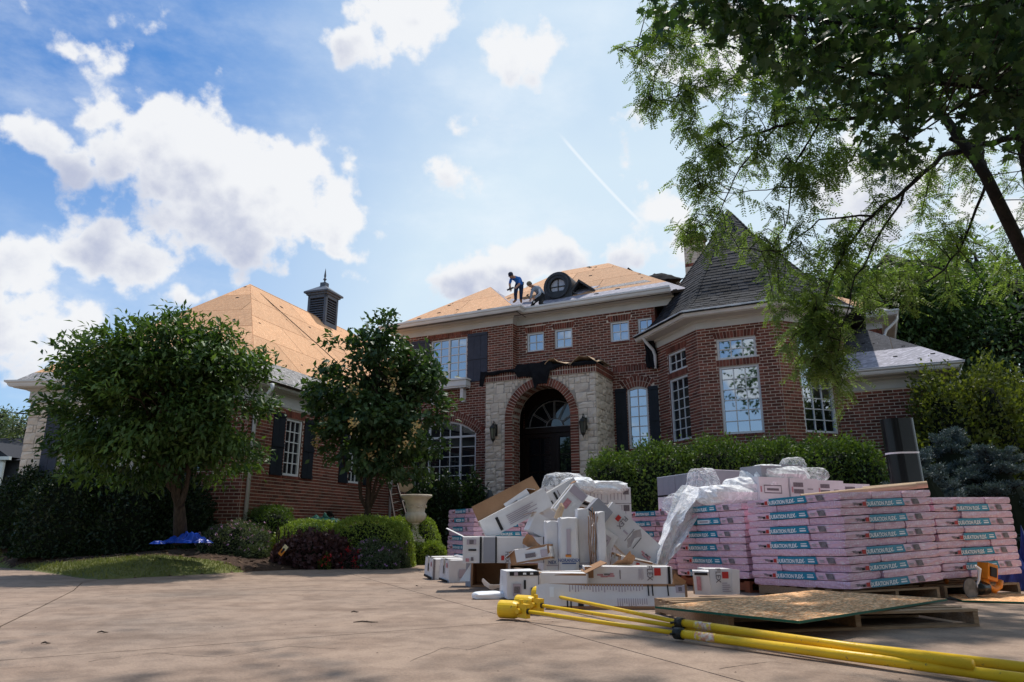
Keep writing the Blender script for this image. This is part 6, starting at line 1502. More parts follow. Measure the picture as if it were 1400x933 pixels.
# ================================================================== VEGETATION
def unit(v): return v / np.maximum(1e-9, np.linalg.norm(v, axis=-1, keepdims=True))
def leaf_mesh(name, C, D, Nn, ln, wd, tint, mat, fold=.25):
    """folded diamond leaves: C base points, D direction, Nn normal"""
    D = unit(D); S_ = unit(np.cross(D, Nn)); Nn = np.cross(S_, D); ln = ln[:, None]; wd = wd[:, None]
    P = np.stack([C, C + D * ln * .45 + S_ * wd * .5 + Nn * wd * fold, C + D * ln, C + D * ln * .45 - S_ * wd * .5 + Nn * wd * fold], 1)
    n = len(C); base = np.arange(n)[:, None] * 4
    F = np.concatenate([base + np.array([[0, 1, 2]]), base + np.array([[0, 2, 3]])], 0)
    return npmesh(name, P.reshape(-1, 3), F, mat, np.repeat(tint, 4))
def ell_points(n, c, r, shell=.55, rs=rng):
    d = unit(rs.normal(size=(n, 3))); rad = (shell + (1 - shell) * rs.random(n)) ** (1.0)
    return np.array(c) + d * np.array(r) * rad[:, None], d
def crown_leaves(ells, ncl, per, rc, ln, droop=.35, gap=0.0, seed=0, gscale=1.3, shell=.45, flat=.6):
    rs = np.random.default_rng(seed); tot = sum(e[1][0] * e[1][1] * e[1][2] for e in ells) ; Cs = []; Ds = []
    for (c, r) in ells:
        k = max(2, int(ncl * (r[0] * r[1] * r[2]) / tot)); p, d = ell_points(k, c, r, shell, rs); Cs.append(p); Ds.append(d)
    Cc = np.concatenate(Cs); Dd = np.concatenate(Ds)
    if gap > 0:
        nv = np.array([noise.noise(Vector(p) * gscale + Vector((seed, 0, 0))) for p in Cc]); m = nv > (-.5 + gap); Cc, Dd = Cc[m], Dd[m]
    n = len(Cc) * per; idx_ = np.repeat(np.arange(len(Cc)), per)
    off = rs.normal(size=(n, 3)) * rc * np.array([1, 1, flat]); P = Cc[idx_] + off
    D = Dd[idx_] * .8 + rs.normal(size=(n, 3)) * .6; D[:, 2] -= droop; Nn = rs.normal(size=(n, 3)) * .55 + np.array([0, 0, 1.0]) + Dd[idx_] * .5
    ct = rs.random(len(Cc)); tint = np.clip(ct[idx_] ** 1.4 * .75 + rs.random(n) * .35 - .05, 0, 1)
    L_ = ln * rs.uniform(.65, 1.25, n)
    return P, D, Nn, L_, tint, Cc
def limb(b, p, q, r0, r1, sag=0.0, n=6, wob=.05, seg=7, rd=random):
    p = Vector(p); q = Vector(q); pts = []; l = (q - p).length
    for i in range(n + 1):
        t = i / n; v = p.lerp(q, t) + Vector((rd.uniform(-1, 1), rd.uniform(-1, 1), rd.uniform(-.5, .5))) * wob * l * .3 * math.sin(math.pi * t) + Vector((0, 0, sag * l * math.sin(math.pi * t))); pts.append(v)
    b.tube(pts, [r0 + (r1 - r0) * (i / n) for i in range(n + 1)], seg); return pts
def tree(name, base, trunk_pts, ells, label, mat, bark='bark', ncl=500, per=40, rc=.22, ln=.09, gap=.0, seed=0, r0=.12, nb=26, aspect=.5, droop=.35, cat='tree', group=None, shell=.45, core=0.0, flowers=None, gscale=1.3, sub=True):
    rd = random.Random(seed); X = T(*base); t = empty(name, X, label=label, cat=cat, group=group); Xi = Vector(base)
    P, D, Nn, L_, ti, Cc = crown_leaves(ells, ncl, per, rc, ln, droop, gap, seed, gscale, shell)
    me = leaf_mesh('crown', P - np.array(base), D, Nn, L_, L_ * aspect, ti, K[mat]); objm('crown', me, t, X)['kind'] = 'stuff'
    b = MB(); tp = [Vector(p) - Xi for p in trunk_pts]; n = len(tp); b.tube(tp, [r0 * (1.25 if i == 0 else 1 - .55 * i / (n - 1)) for i in range(n)], 12); b.build('trunk', K[bark], t, X, smooth=True)
    b = MB(); pick = rd.sample(range(len(Cc)), min(nb, len(Cc)))
    for k in pick:
        s = tp[rd.randrange(max(1, n // 2), n)]; q = Vector(Cc[k]) - Xi; pts = limb(b, s, q, r0 * .36, r0 * .07, .06, 6, .35, 6, rd)
        if sub:
            for _ in range(2):
                a = pts[rd.randrange(2, 5)]; k2 = min(range(0, len(Cc), max(1, len(Cc) // 60)), key=lambda i: (Vector(Cc[i]) - Xi - a).length + rd.uniform(0, .5)); limb(b, a, Vector(Cc[k2]) - Xi, r0 * .15, r0 * .04, .03, 4, .3, 5, rd)
    b.build('branches', K[bark], t, X, smooth=True)
    if core:
        pass
    if flowers:
        fm, nf_, fl_ = flowers; rs = np.random.default_rng(seed + 5); outer = Cc[rs.integers(0, len(Cc), nf_)]; cc = np.repeat(outer, 34, 0) + rs.normal(size=(nf_ * 34, 3)) * np.array([.05, .05, .07]); c0 = np.array(ells[0][0]); cc += unit(cc - c0) * .22 + np.array([0, -.1, 0])
        me = leaf_mesh('blossom', cc - np.array(base), rs.normal(size=cc.shape), rs.normal(size=cc.shape), np.full(len(cc), fl_), np.full(len(cc), fl_ * .6), rs.random(len(cc)), K[fm]); objm('blossom', me, t, X)['kind'] = 'stuff'
    return t
def P3(px, py, D): return tuple(pix(px, py, D))
# left tree
cL = P3(222, 560, 12.6)
tb = (pix(248, 735, 12.7)); tb = (tb.x, tb.y, .50)
sc = 12.6 / 960
ell = [(P3(222, 545, 12.6), (1.55, 1.4, 1.45)), (P3(150, 560, 12.5), (1.0, 1.0, 1.05)), (P3(305, 545, 12.7), (.95, 1.0, 1.2)), (P3(225, 485, 12.6), (1.35, 1.1, .72)), (P3(135, 500, 12.6), (.75, .8, .55)), (P3(300, 478, 12.6), (.75, .8, .65)), (P3(170, 620, 12.5), (1.15, .9, .6)), (P3(290, 625, 12.6), (.8, .8, .45))]
tree('ornamental_tree', tb, [tb, P3(245, 690, 12.65), P3(241, 650, 12.6), P3(232, 610, 12.6), P3(222, 560, 12.6)], ell, 'round dense tree with forked trunk before the left wing, blue tarp at its foot', 'leaf1', ncl=560, per=62, rc=.145, ln=.135, seed=11, r0=.105, nb=34, aspect=.40, gap=.14, gscale=1.1)
b = MB()
for (px_, r_) in ((205, .05), (262, .055), (225, .045)): limb(b, P3(244, 695, 12.6), P3(px_, 590, 12.5), r_, .03, -.03, 6, .25, 8)
tl = [o for o in bpy.data.objects if o.name.startswith('ornamental_tree')][0]; bb_ = b.mesh('forked_stem', K['bark'], True); objm('forked_stem', bb_, tl, I4)
# second tree with cream seed clusters
tb = pix(503, 722, 14.9); tb = (tb.x, tb.y, .55)
ell = [(P3(515, 560, 14.9), (1.15, 1.1, 1.45)), (P3(500, 490, 14.9), (.85, .85, .75)), (P3(570, 560, 14.9), (.65, .8, 1.0)), (P3(560, 620, 14.8), (.65, .8, .5)), (P3(455, 540, 14.9), (.55, .7, .9)), (P3(470, 600, 14.9), (.55, .7, .5)), (P3(525, 455, 14.9), (.45, .5, .35)), (P3(575, 505, 14.9), (.5, .6, .45))]
tree('flowering_tree', tb, [tb, P3(503, 690, 14.9), P3(505, 640, 14.9), P3(510, 580, 14.9), P3(512, 500, 14.9)], ell, 'darker tree with a few cream seed clusters between the left wing and the arched window', 'leaf2', ncl=400, per=44, rc=.135, ln=.15, seed=12, r0=.075, nb=40, aspect=.58, gap=.27, flowers=('flowc', 16, .075))
b = MB(); ft = [o for o in bpy.data.objects if o.name.startswith('flowering_tree')][0]
for (px_, py_, r_) in ((480, 560, .04), (530, 540, .045), (548, 600, .035), (465, 600, .03)): limb(b, P3(503, 700, 14.9), P3(px_, py_, 14.8), r_, .015, -.02, 6, .25, 8)
objm('forked_stem', b.mesh('forked_stem', K['bark'], True), ft, I4)
# hedges and shrubs
def shrub(name, parts, label, mat, n=9000, ln=.05, seed=0, cat='hedge', group=None, aspect=.55, pw=2.6, jit=.05, up=.35, flowers=None, stems=True, mix=None, rough=.10):
    """parts: (center x, y, z0, rx, ry, height); superellipsoid mounds of leaves on a dark inner body"""
    rs = np.random.default_rng(seed); c0 = parts[0]; X = T(c0[0], c0[1], c0[2]); t = empty(name, X, label=label, cat=cat, group=group); org = np.array([c0[0], c0[1], c0[2]])
    area = [p[3] * p[4] + (p[3] + p[4]) * p[5] for p in parts]; tot = sum(area); Ps = []; Ds = []; Ns = []; core = MB()
    for pi_, (p, a) in enumerate(zip(parts, area)):
        k = int(n * a / tot); d = unit(rs.normal(size=(k, 3))); d[:, 2] = np.abs(d[:, 2]) * 1.0 - .12; d = unit(d)
        s = (np.abs(d[:, 0]) ** pw + np.abs(d[:, 1]) ** pw + np.abs(d[:, 2]) ** pw) ** (-1 / pw)
        nz_ = np.array([noise.noise(Vector((q[0] * 3 + seed, q[1] * 3, q[2] * 3 + pi_))) + .5 * noise.noise(Vector((q[0] * 8 + seed, q[1] * 8, q[2] * 8))) for q in d])
        sv = s * (1 + rough * nz_) * (1 + rs.normal(0, jit, k) - .03)
        q = d * sv[:, None] * np.array([p[3], p[4], p[5]]); q[:, 2] = np.maximum(q[:, 2], -.02); q = q + np.array([p[0], p[1], p[2]]) - org
        nn = unit(d / np.array([p[3], p[4], p[5]])); Ps.append(q); Ns.append(nn); Ds.append(nn * .7 + rs.normal(size=(k, 3)) * .6 + np.array([0, 0, up]))
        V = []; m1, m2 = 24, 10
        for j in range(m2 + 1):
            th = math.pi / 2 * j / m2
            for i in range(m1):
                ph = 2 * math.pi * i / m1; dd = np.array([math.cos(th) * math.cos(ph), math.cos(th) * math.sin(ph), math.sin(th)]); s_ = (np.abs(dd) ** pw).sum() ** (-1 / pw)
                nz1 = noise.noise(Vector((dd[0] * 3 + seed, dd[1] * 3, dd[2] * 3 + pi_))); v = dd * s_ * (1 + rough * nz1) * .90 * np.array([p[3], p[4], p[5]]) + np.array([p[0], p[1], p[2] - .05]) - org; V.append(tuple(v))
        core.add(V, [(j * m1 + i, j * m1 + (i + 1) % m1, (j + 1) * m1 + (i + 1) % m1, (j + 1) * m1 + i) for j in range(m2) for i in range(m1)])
    P = np.concatenate(Ps); D = np.concatenate(Ds); Nn = np.concatenate(Ns) + rs.normal(size=P.shape) * .5
    cl = np.array([.5 + .5 * noise.noise(Vector(tuple(v * 2.5))) for v in P]); ti = np.clip(cl * .5 + rs.random(len(P)) * .55 - .05, 0, 1); L_ = ln * rs.uniform(.6, 1.3, len(P))
    objm('foliage', leaf_mesh('foliage', P, D, Nn, L_, L_ * aspect, ti, K[mat]), t, X)['kind'] = 'stuff'
    core.build('shade_core', K['core'], t, X)  # near-black hull: the shade between the leaves put into its colour
    if flowers:
        fm, nf_, fs = flowers; top = P[:, 2] > np.quantile(P[:, 2], .35); sel = rs.choice(np.where(top)[0], nf_); k = 5; c = np.repeat(P[sel] + np.concatenate(Ns)[sel] * .03, k, 0) + rs.normal(0, fs * .25, (nf_ * k, 3))
        objm('blossom', leaf_mesh('blossom', c, rs.normal(size=c.shape), rs.normal(size=c.shape), np.full(len(c), fs), np.full(len(c), fs * .7), rs.random(len(c)), K[fm]), t, X)['kind'] = 'stuff'
    return t
def at_(px, D): q = pix(px, 740, D); return q.x, q.y
def pt(px, D, rx, ry, ztop, z0=None, pytop=None):
    x, y = at_(px, D); z = gz1(x, y) - .02 if z0 is None else z0
    if pytop is not None: ztop = pix(px, pytop, D).z
    return (x, y, z, rx, ry, ztop - z)
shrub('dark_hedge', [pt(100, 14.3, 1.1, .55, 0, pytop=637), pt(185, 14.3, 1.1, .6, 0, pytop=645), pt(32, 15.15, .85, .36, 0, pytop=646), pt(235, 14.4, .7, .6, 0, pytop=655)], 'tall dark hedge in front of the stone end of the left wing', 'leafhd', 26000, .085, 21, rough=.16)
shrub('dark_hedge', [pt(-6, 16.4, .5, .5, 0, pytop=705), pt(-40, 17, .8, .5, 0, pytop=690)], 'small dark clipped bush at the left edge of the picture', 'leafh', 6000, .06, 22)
shrub('low_hedge', [pt(365, 15.3, .58, .5, 0, pytop=694)], 'small dark green clipped hedge against the left wing, beside the white downspout', 'leafh', 7000, .045, 23, pw=3)
shrub('boxwood_hedge', [pt(500, 14.6, .98, .6, 0, pytop=706), pt(425, 14.6, .80, .55, 0, pytop=711), pt(540, 14.7, .42, .5, 0, pytop=715)], 'wide rounded bright green boxwood hedge behind the flower bed', 'leafb', 34000, .038, 24, aspect=.7, jit=.025, rough=.06)
shrub('boxwood_bush', [pt(572, 16.0, .52, .5, 0, pytop=707), pt(540, 16.2, .5, .5, 0, pytop=708)], 'rounded boxwood bush behind the stone urn', 'leafb', 11000, .04, 25, aspect=.7, jit=.025, rough=.06)
shrub('low_hedge', [pt(585, 15.6, .40, .3, 0, pytop=743)], 'low yellow-green hedge at the foot of the urn beside the white cartons', 'leafb', 7000, .045, 26, pw=3.4, aspect=.7)
shrub('lavender_bush', [pt(330, 14.1, .55, .45, 0, pytop=716), pt(300, 14.0, .35, .4, 0, pytop=722)], 'grey-green flowering bush with small lilac blooms left of the boxwood', 'leafg', 8000, .045, 27, cat='bush', flowers=('flower', 90, .035), rough=.25, aspect=.3)
shrub('lavender_bush', [pt(345, 13.9, .30, .3, 0, pytop=740)], 'smaller grey-green flowering bush at the edge of the lawn', 'leafg', 4000, .04, 28, cat='bush', flowers=('flower', 35, .03), rough=.25, aspect=.3)
shrub('geranium_bush', [pt(510, 14.0, .35, .3, 0, pytop=740), pt(538, 14.2, .32, .3, 0, pytop=745)], 'grey-green bush dotted with violet flowers at the right end of the bed', 'leafg', 7000, .045, 29, cat='bush', flowers=('flower', 60, .04), rough=.2)
shrub('geranium_bush', [pt(525, 13.8, .32, .25, 0, pytop=754)], 'low violet-flowered bush nearest the driveway', 'leafg', 3600, .04, 30, cat='bush', flowers=('flower', 26, .045), rough=.2)
shrub('coral_bells', [pt(425, 13.9, .55, .4, 0, pytop=733), pt(455, 14.1, .35, .35, 0, pytop=738), pt(395, 13.9, .25, .3, 0, pytop=742)], 'purple-leaved coral bells in front of the boxwood', 'leafp', 5200, .085, 31, cat='plant', rough=.3, aspect=.85, flowers=None)
shrub('red_flower', [pt(446, 13.6, .10, .10, 0, pytop=760)], 'small red flowers with light green leaves before the purple plant', 'leafy', 700, .045, 32, cat='flower', flowers=('flowr', 22, .045), rough=.3)
shrub('red_flower', [pt(482, 13.9, .22, .16, 0, pytop=755)], 'larger patch of dark red flowers beside the violet bush', 'leafp', 1500, .045, 33, cat='flower', flowers=('flowr', 70, .05), rough=.3)
b = MB(); rs_ = random.Random(3)   # flower plumes of the coral bells
for i in range(34):
    x, y = at_(rs_.uniform(375, 452), rs_.uniform(13.9, 14.3)); z = gz1(x, y) + .25; b.tube([(x, y, z), (x + rs_.uniform(-.03, .03), y, z + .2), (x + rs_.uniform(-.05, .05), y, z + rs_.uniform(.28, .42))], [.004, .012, .003], 5)
b.build('flower_plumes', K['leafp'], None, I4, kind='stuff', label='thin dusty pink flower plumes rising above the purple plants', cat='flower')
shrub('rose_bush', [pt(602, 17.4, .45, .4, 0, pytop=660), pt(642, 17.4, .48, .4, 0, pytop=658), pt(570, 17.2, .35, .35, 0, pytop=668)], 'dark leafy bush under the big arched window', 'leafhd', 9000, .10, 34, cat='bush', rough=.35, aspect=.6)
# long hedge in front of the turret
hp_ = [pt(840, 14.2, .62, .6, 0, pytop=622), pt(905, 14.2, .9, .7, 0, pytop=608), pt(985, 14.0, .95, .7, 0, pytop=604), pt(1065, 13.8, .95, .7, 0, pytop=602), pt(1145, 13.5, .90, .7, 0, pytop=600), pt(1190, 13.2, .45, .55, 0, pytop=608)]
shrub('clipped_hedge', hp_, 'long clipped dark hedge with a bright top in front of the turret', 'leafh', 62000, .07, 35, rough=.10, pw=3.2, jit=.035)
# shrubs by the stone pier
shrub('yew_bush', [pt(828, 14.6, .45, .4, 0, pytop=640)], 'dark bush joining the hedge end to the right stone pier', 'leafh', 5000, .07, 36, cat='bush', rough=.2)
# blue spruce: layered sprays
def spruce(name, parts, label, seed):
    rs = np.random.default_rng(seed); c0 = parts[0]; X = T(c0[0], c0[1], 0); t = empty(name, X, label=label, cat='spruce'); Cs = []; Dd = []; TT = []; b = MB(); body = MB()
    for (x, y, rx, ry, h, ns) in parts:
        for k in range(ns):
            a = rs.uniform(0, 2 * math.pi); lv = rs.random() ** .8; z = .25 + h * lv; rr = (1 - lv) ** .55 * .9 + .12; L_ = rr * rs.uniform(.75, 1.05)
            p0 = np.array([x, y, z - .12]); d = np.array([math.cos(a) * rx, math.sin(a) * ry, 0.0]) * L_; tip = p0 + d + np.array([0, 0, rs.uniform(.0, .2)])
            b.tube([tuple(p0 - np.array([c0[0], c0[1], 0])), tuple((p0 + tip) / 2 - np.array([c0[0], c0[1], 0]) + np.array([0, 0, -.05])), tuple(tip - np.array([c0[0], c0[1], 0]))], [.03, .02, .006], 5)
            m = 10
            for j in range(m):
                s = .35 + .65 * j / (m - 1); q = p0 + (tip - p0) * s; side = np.array([-math.sin(a), math.cos(a), 0]); wv_ = .28 * (1 - s * .55)
                for sg in (-1, 0, 1):
                    e = q + side * sg * wv_ * rs.uniform(.6, 1.1) + np.array([0, 0, rs.uniform(-.04, .05)]); kk = 26; u = rs.random(kk); cc = q + (e - q) * u[:, None] + rs.normal(0, .02, (kk, 3)) + (tip - p0) * (u * .06)[:, None]
                    dd = rs.normal(size=(kk, 3)) * .55 + (tip - p0) / max(.2, np.linalg.norm(tip - p0)) * .5 + side * sg * .4 + np.array([0, 0, .45]); Cs.append(cc); Dd.append(dd); TT.append(np.clip(np.full(kk, rs.uniform(.1, .7)) + u * .35, 0, 1))
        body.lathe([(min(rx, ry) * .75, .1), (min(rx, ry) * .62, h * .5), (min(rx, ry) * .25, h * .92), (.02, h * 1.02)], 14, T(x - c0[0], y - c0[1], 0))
    C = np.concatenate(Cs) - np.array([c0[0], c0[1], 0]); D = np.concatenate(Dd); n = len(C)
    objm('crown', leaf_mesh('crown', C, D, rs.normal(size=(n, 3)), rs.uniform(.035, .06, n), np.full(n, .012), np.concatenate(TT), K['leafs'], 0), t, X)['kind'] = 'stuff'
    b.build('branches', K['barkd'], t, X); body.build('shade_core', K['core'], t, X)  # dark hull among the sprays, coloured as the shade inside the spruce
sx, sy = at_(1268, 11.3); s2x, s2y = at_(1375, 11.8); s3x, s3y = at_(1320, 12.6)
spruce('blue_spruce', [(sx, sy, .95, .8, 1.75, 60), (s2x, s2y, 1.05, .9, 1.85, 64), (s3x, s3y, 1.1, .9, 2.25, 66)], 'spreading blue-grey spruce behind the far right pink stack', 41)
x, y = at_(1355, 14.5)
shrub('yellow_green_shrub', [(x, y, .3, 1.35, 1.0, pix(1355, 512, 14.5).z - .3), (x + 1.5, y + .3, .3, 1.2, 1, pix(1355, 520, 14.5).z - .3)], 'yellow-green shrub between the blue spruce and the dark trees', 'leafy', 38000, .10, 42, cat='shrub', rough=.22)
# trees behind the house on the right
def big_tree(px, D, ptop, pbot, rx, lab, seed, mat='leaf2', ln=.2, ncl=800, gap=.15, per=34):
    x, y = at_(px, D); zt_ = pix(px, ptop, D).z; zb_ = pix(px, pbot, D).z; cz_ = (zt_ + zb_) / 2; rz_ = (zt_ - zb_) / 2; rs = random.Random(seed); e = [((x, y, cz_), (rx * .8, rx * .8, rz_ * .8))]
    for i in range(7):
        a = rs.uniform(0, 6.28); e.append(((x + math.cos(a) * rx * .55, y + math.sin(a) * rx * .5, cz_ + rs.uniform(-.6, .6) * rz_), (rx * .5, rx * .5, rz_ * .38)))
    tree('shade_tree', (x, y, 0), [(x, y, 0), (x + .1, y, zb_ * .6), (x, y, cz_), (x + .2, y, zt_ - .3 * rz_)], e, lab, mat, 'barkd', ncl=ncl, per=per, rc=.42, ln=ln, gap=gap, seed=seed, r0=.26, nb=30, aspect=.5, group='trees beyond the house', gscale=.7)
big_tree(1262, 25, 270, 520, 3.4, 'dark tree directly behind the low right roof, its crown over the hip', 51, 'leaf1', ln=.22, ncl=420, gap=.22, per=46)
big_tree(1368, 27, 255, 540, 3.6, 'tall dark tree at the right edge behind the yellow-green shrub', 52, 'leaf1', ln=.22, ncl=440, gap=.22, per=46)
big_tree(1212, 34, 330, 500, 3.0, 'smaller tree seen just right of the hanging branches, above the upper right eave', 53, 'leaf1', ln=.24, ncl=300, gap=.2)
big_tree(1450, 24, 300, 620, 3.6, 'dark tree mostly cut off by the right edge of the picture', 54, ln=.22, ncl=330)
big_tree(1320, 31, 380, 640, 4.2, 'low dark tree filling the gap between the two tall trees on the right', 55, ln=.26, ncl=330, gap=.15)
# trees at the far left behind the neighbour's house
big_tree(30, 48, 552, 640, 3.0, 'thin light tree beyond the neighbouring roof at the far left', 56, 'leafg', .26, 260, .35, 22); big_tree(-40, 52, 540, 650, 3.6, 'tree beyond the neighbour, cut off by the left edge', 57, 'leafg', .28, 260, .3, 22); big_tree(75, 60, 575, 650, 3.5, 'low tree behind the stone corner at the far left', 58, 'leafg', .3, 260, .25, 22)
# ------------------------------------------------------------------ overhanging locust and maple
def sprigs(P, D, L_, nl, mat, name, base, t, X, seed, lw=.46, ll=.038):
    """pinnate leaves: P base, D direction"""
    rs = np.random.default_rng(seed); n = len(P); D = unit(D); side = unit(np.cross(D, rs.normal(size=(n, 3)) * .4 + np.array([0, 0, 1.0]))); Cc = []; Dd = []; Nn = []; Tt = []; ct = rs.random(n)
    up = np.cross(side, D)
    for j in range(nl):
        s = (j + .6) / nl
        for sg in (-1, 1):
            c = P + D * (L_ * s)[:, None] + np.array([0, 0, -1.0]) * (L_ * s * s * .22)[:, None]; Cc.append(c); Dd.append(side * sg + D * .45 + rs.normal(0, .12, (n, 3)) + np.array([0, 0, -.15])); Nn.append(up + rs.normal(0, .3, (n, 3))); Tt.append(np.clip(ct * .7 + rs.random(n) * .35, 0, 1))
    C = np.concatenate(Cc); m = len(C); l = ll * rs.uniform(.8, 1.15, m)
    objm(name, leaf_mesh(name, C - np.array(base), np.concatenate(Dd), np.concatenate(Nn), l, l * lw, np.concatenate(Tt), K[mat], .1), t, X)['kind'] = 'stuff'
lb = pix(1560, 700, 8.4); lb = (lb.x, lb.y, 0.0); XL = T(*lb); loc = empty('locust_tree', XL, label='locust tree leaning in from the right edge, feathery branches hanging over the turret', cat='tree')
b = MB(); off = Vector(lb)
BR = [([(1560, 700), (1500, 520), (1412, 372), (1348, 240), (1284, 150), (1235, 60), (1200, -40)], 8.4, .115, .025), ([(1500, 520), (1420, 300), (1400, 200), (1385, 90), (1360, -40)], 8.7, .12, .05),
      ([(1345, 236), (1338, 200), (1288, 212), (1240, 258), (1192, 294), (1156, 338), (1130, 400), (1110, 460)], 8.3, .045, .008), ([(1276, 140), (1204, 160), (1120, 165), (1060, 174), (1012, 190), (975, 215)], 8.6, .035, .006),
      ([(1235, 70), (1150, 60), (1050, 50), (960, 40), (890, 55), (850, 70)], 8.8, .03, .005), ([(1120, 165), (1085, 230), (1078, 300), (1050, 345)], 8.5, .014, .004), ([(1060, 174), (1010, 230), (985, 290), (940, 320)], 8.7, .012, .004), ([(1192, 294), (1120, 300), (1070, 345), (1010, 340)], 8.2, .014, .004),
      ([(1400, 186), (1342, 198), (1300, 190)], 8.6, .05, .03), ([(1240, 258), (1200, 330), (1170, 380), (1150, 450), (1140, 510)], 8.0, .016, .004), ([(1150, 60), (1060, 100), (960, 120), (890, 140)], 8.9, .014, .004), ([(1348, 240), (1320, 330), (1280, 380), (1230, 400), (1190, 430)], 8.6, .02, .004), ([(1204, 160), (1160, 220), (1110, 250), (1050, 260), (960, 265)], 8.4, .014, .004), ([(1284, 150), (1240, 190), (1180, 210), (1130, 230)], 8.8, .02, .004)]
nodes = []
for pts, D_, r0_, r1_ in BR:
    q = [pix(px_, py_, D_ + .25 * math.sin(i * 1.7)) for i, (px_, py_) in enumerate(pts)]; fine = []
    for i in range(len(q) - 1):
        for k in range(4): fine.append(q[i].lerp(q[i + 1], k / 4) + Vector((random.uniform(-.02, .02), random.uniform(-.02, .02), random.uniform(-.02, .02))) * (.3 if r0_ > .1 else 1))
    fine.append(q[-1]); m = len(fine); b.tube([p - off for p in fine], [r0_ + (r1_ - r0_) * (i / (m - 1)) ** .8 for i in range(m)], 10 if r0_ > .1 else 6)
    if r0_ < .1 or True: nodes += fine[4:]
nodes = [p for p in nodes if p.z > 1.5]
b.build('branches', K['barkd'], loc, XL, smooth=True)
REG = [((925, 60), (75, 65), 36, (8.3, 9.4)), ((905, 130), (40, 40), 9, (8.5, 9.2)), ((985, 150), (60, 55), 18, (8.2, 9.2)), ((1060, 190), (90, 60), 34, (8.0, 9.2)), ((985, 235), (60, 40), 16, (8.2, 9.0)), ((955, 300), (30, 30), 9, (8.4, 9.0)), ((1010, 325), (60, 26), 11, (8.2, 8.9)),
       ((1100, 290), (60, 60), 15, (8.0, 9.0)), ((1090, 395), (40, 55), 26, (7.8, 8.6)), ((1118, 450), (42, 45), 30, (7.8, 8.5)), ((1108, 485), (40, 22), 11, (7.8, 8.4)), ((1155, 520), (12, 26), 5, (7.9, 8.2)), ((1180, 250), (90, 90), 40, (8.0, 9.4)), ((1200, 360), (70, 60), 26, (8.0, 9.2)), ((1300, 60), (120, 80), 60, (8.6, 10)), ((1120, 90), (110, 70), 60, (8.4, 9.6)), ((1330, 250), (90, 60), 24, (8.5, 9.6)), ((1300, 350), (110, 60), 26, (8.6, 10)), ((1480, 150), (90, 220), 60, (7.5, 10))]
rs = np.random.default_rng(77); b = MB(); SP = []; SD = []
for (cx, cy), (rx, ry), ntw, (d0, d1) in REG:
    for k in range(ntw):
        a = rs.uniform(0, 6.28); r_ = math.sqrt(rs.random()); D_ = rs.uniform(d0, d1); e = pix(cx + rx * r_ * math.cos(a), cy + ry * r_ * math.sin(a), D_)
        s = min(nodes, key=lambda q: (q - e).length + rs.uniform(0, .25)); 
        if (s - e).length > 1.3: s = e + (s - e).normalized() * rs.uniform(.5, 1.0)
        mid = s.lerp(e, .5) + Vector((rs.normal() * .05, rs.normal() * .05, .10)); end = e + Vector((rs.normal() * .05, rs.normal() * .05, -rs.uniform(.05, .2)))
        pts = [s, mid, e, end]; b.tube([p - off for p in pts], [.007, .0055, .004, .002], 4); 
        curve = [s.lerp(mid, .5), mid, mid.lerp(e, .5), e, e.lerp(end, .5), end]
        for ci, c in enumerate(curve):
            for _ in range(2 if ci < 2 else 3):
                az_ = rs.uniform(0, 6.28); SP.append(tuple(c + Vector((rs.normal() * .03, rs.normal() * .03, rs.normal() * .03)))); SD.append((math.cos(az_), math.sin(az_), rs.uniform(-1.1, .1)))
b.build('twigs', K['barkd'], loc, XL)
SP = np.array(SP); SD = np.array(SD); sprigs(SP, SD, rs.uniform(.13, .22, len(SP)), 9, 'leafl', 'crown', lb, loc, XL, 5)
# maple: nearer, big lobed leaves; the largest ones are parts of their own
MP_ = [(0, 0), (.10, .03), (.30, -.10), (.27, .08), (.52, .10), (.40, .24), (.50, .42), (.30, .42), (.24, .52), (.13, .50), (.20, .74), (.10, .70), (0, 1.0)]
outl = MP_ + [(-x, y) for x, y in MP_[-2:0:-1]]
def maple_leaf_mesh():
    q = MB(); n = len(outl); q.add([(x, y, -.18 * abs(x) - .1 * y * y) for x, y in outl] + [(0, .38, 0)], [(i, (i + 1) % n, n) for i in range(n)]); q.tube([(0, 0, 0), (0, -.25, .05), (0, -.45, .12)], .01, 3)
    return q.mesh('leaf', K['leafm'])
mlv = []
for i in range(4):
    me = maple_leaf_mesh(); at_r = me.attributes.new('tint', 'FLOAT', 'POINT'); at_r.data.foreach_set('value', [.2 + .25 * i] * len(me.vertices)); mlv.append(me)
mb = pix(1700, 760, 6.2); mb = (mb.x, mb.y, 0.0); XM = T(*mb); map_ = empty('maple_tree', XM, label='maple with large dark lobed leaves overhanging the upper right corner', cat='tree')
MR = [((1290, 40), (170, 70), 60, (5.6, 7.2)), ((1120, 30), (120, 45), 40, (5.4, 6.8)), ((980, 15), (80, 30), 20, (5.4, 6.6)), ((1200, 110), (90, 50), 26, (5.4, 6.6)), ((1370, 130), (70, 60), 30, (5.6, 7)), ((1100, 95), (50, 40), 12, (5.4, 6.2)), ((1225, 215), (16, 30), 5, (5.5, 6)), ((1390, 20), (120, 60), 34, (4.6, 6)), ((1560, 120), (120, 200), 60, (4.5, 7.5)), ((1250, -90), (330, 70), 70, (4.4, 7)), ((1230, -230), (380, 90), 60, (4.2, 7))]
b = MB(); offm = Vector(mb); mbr = []
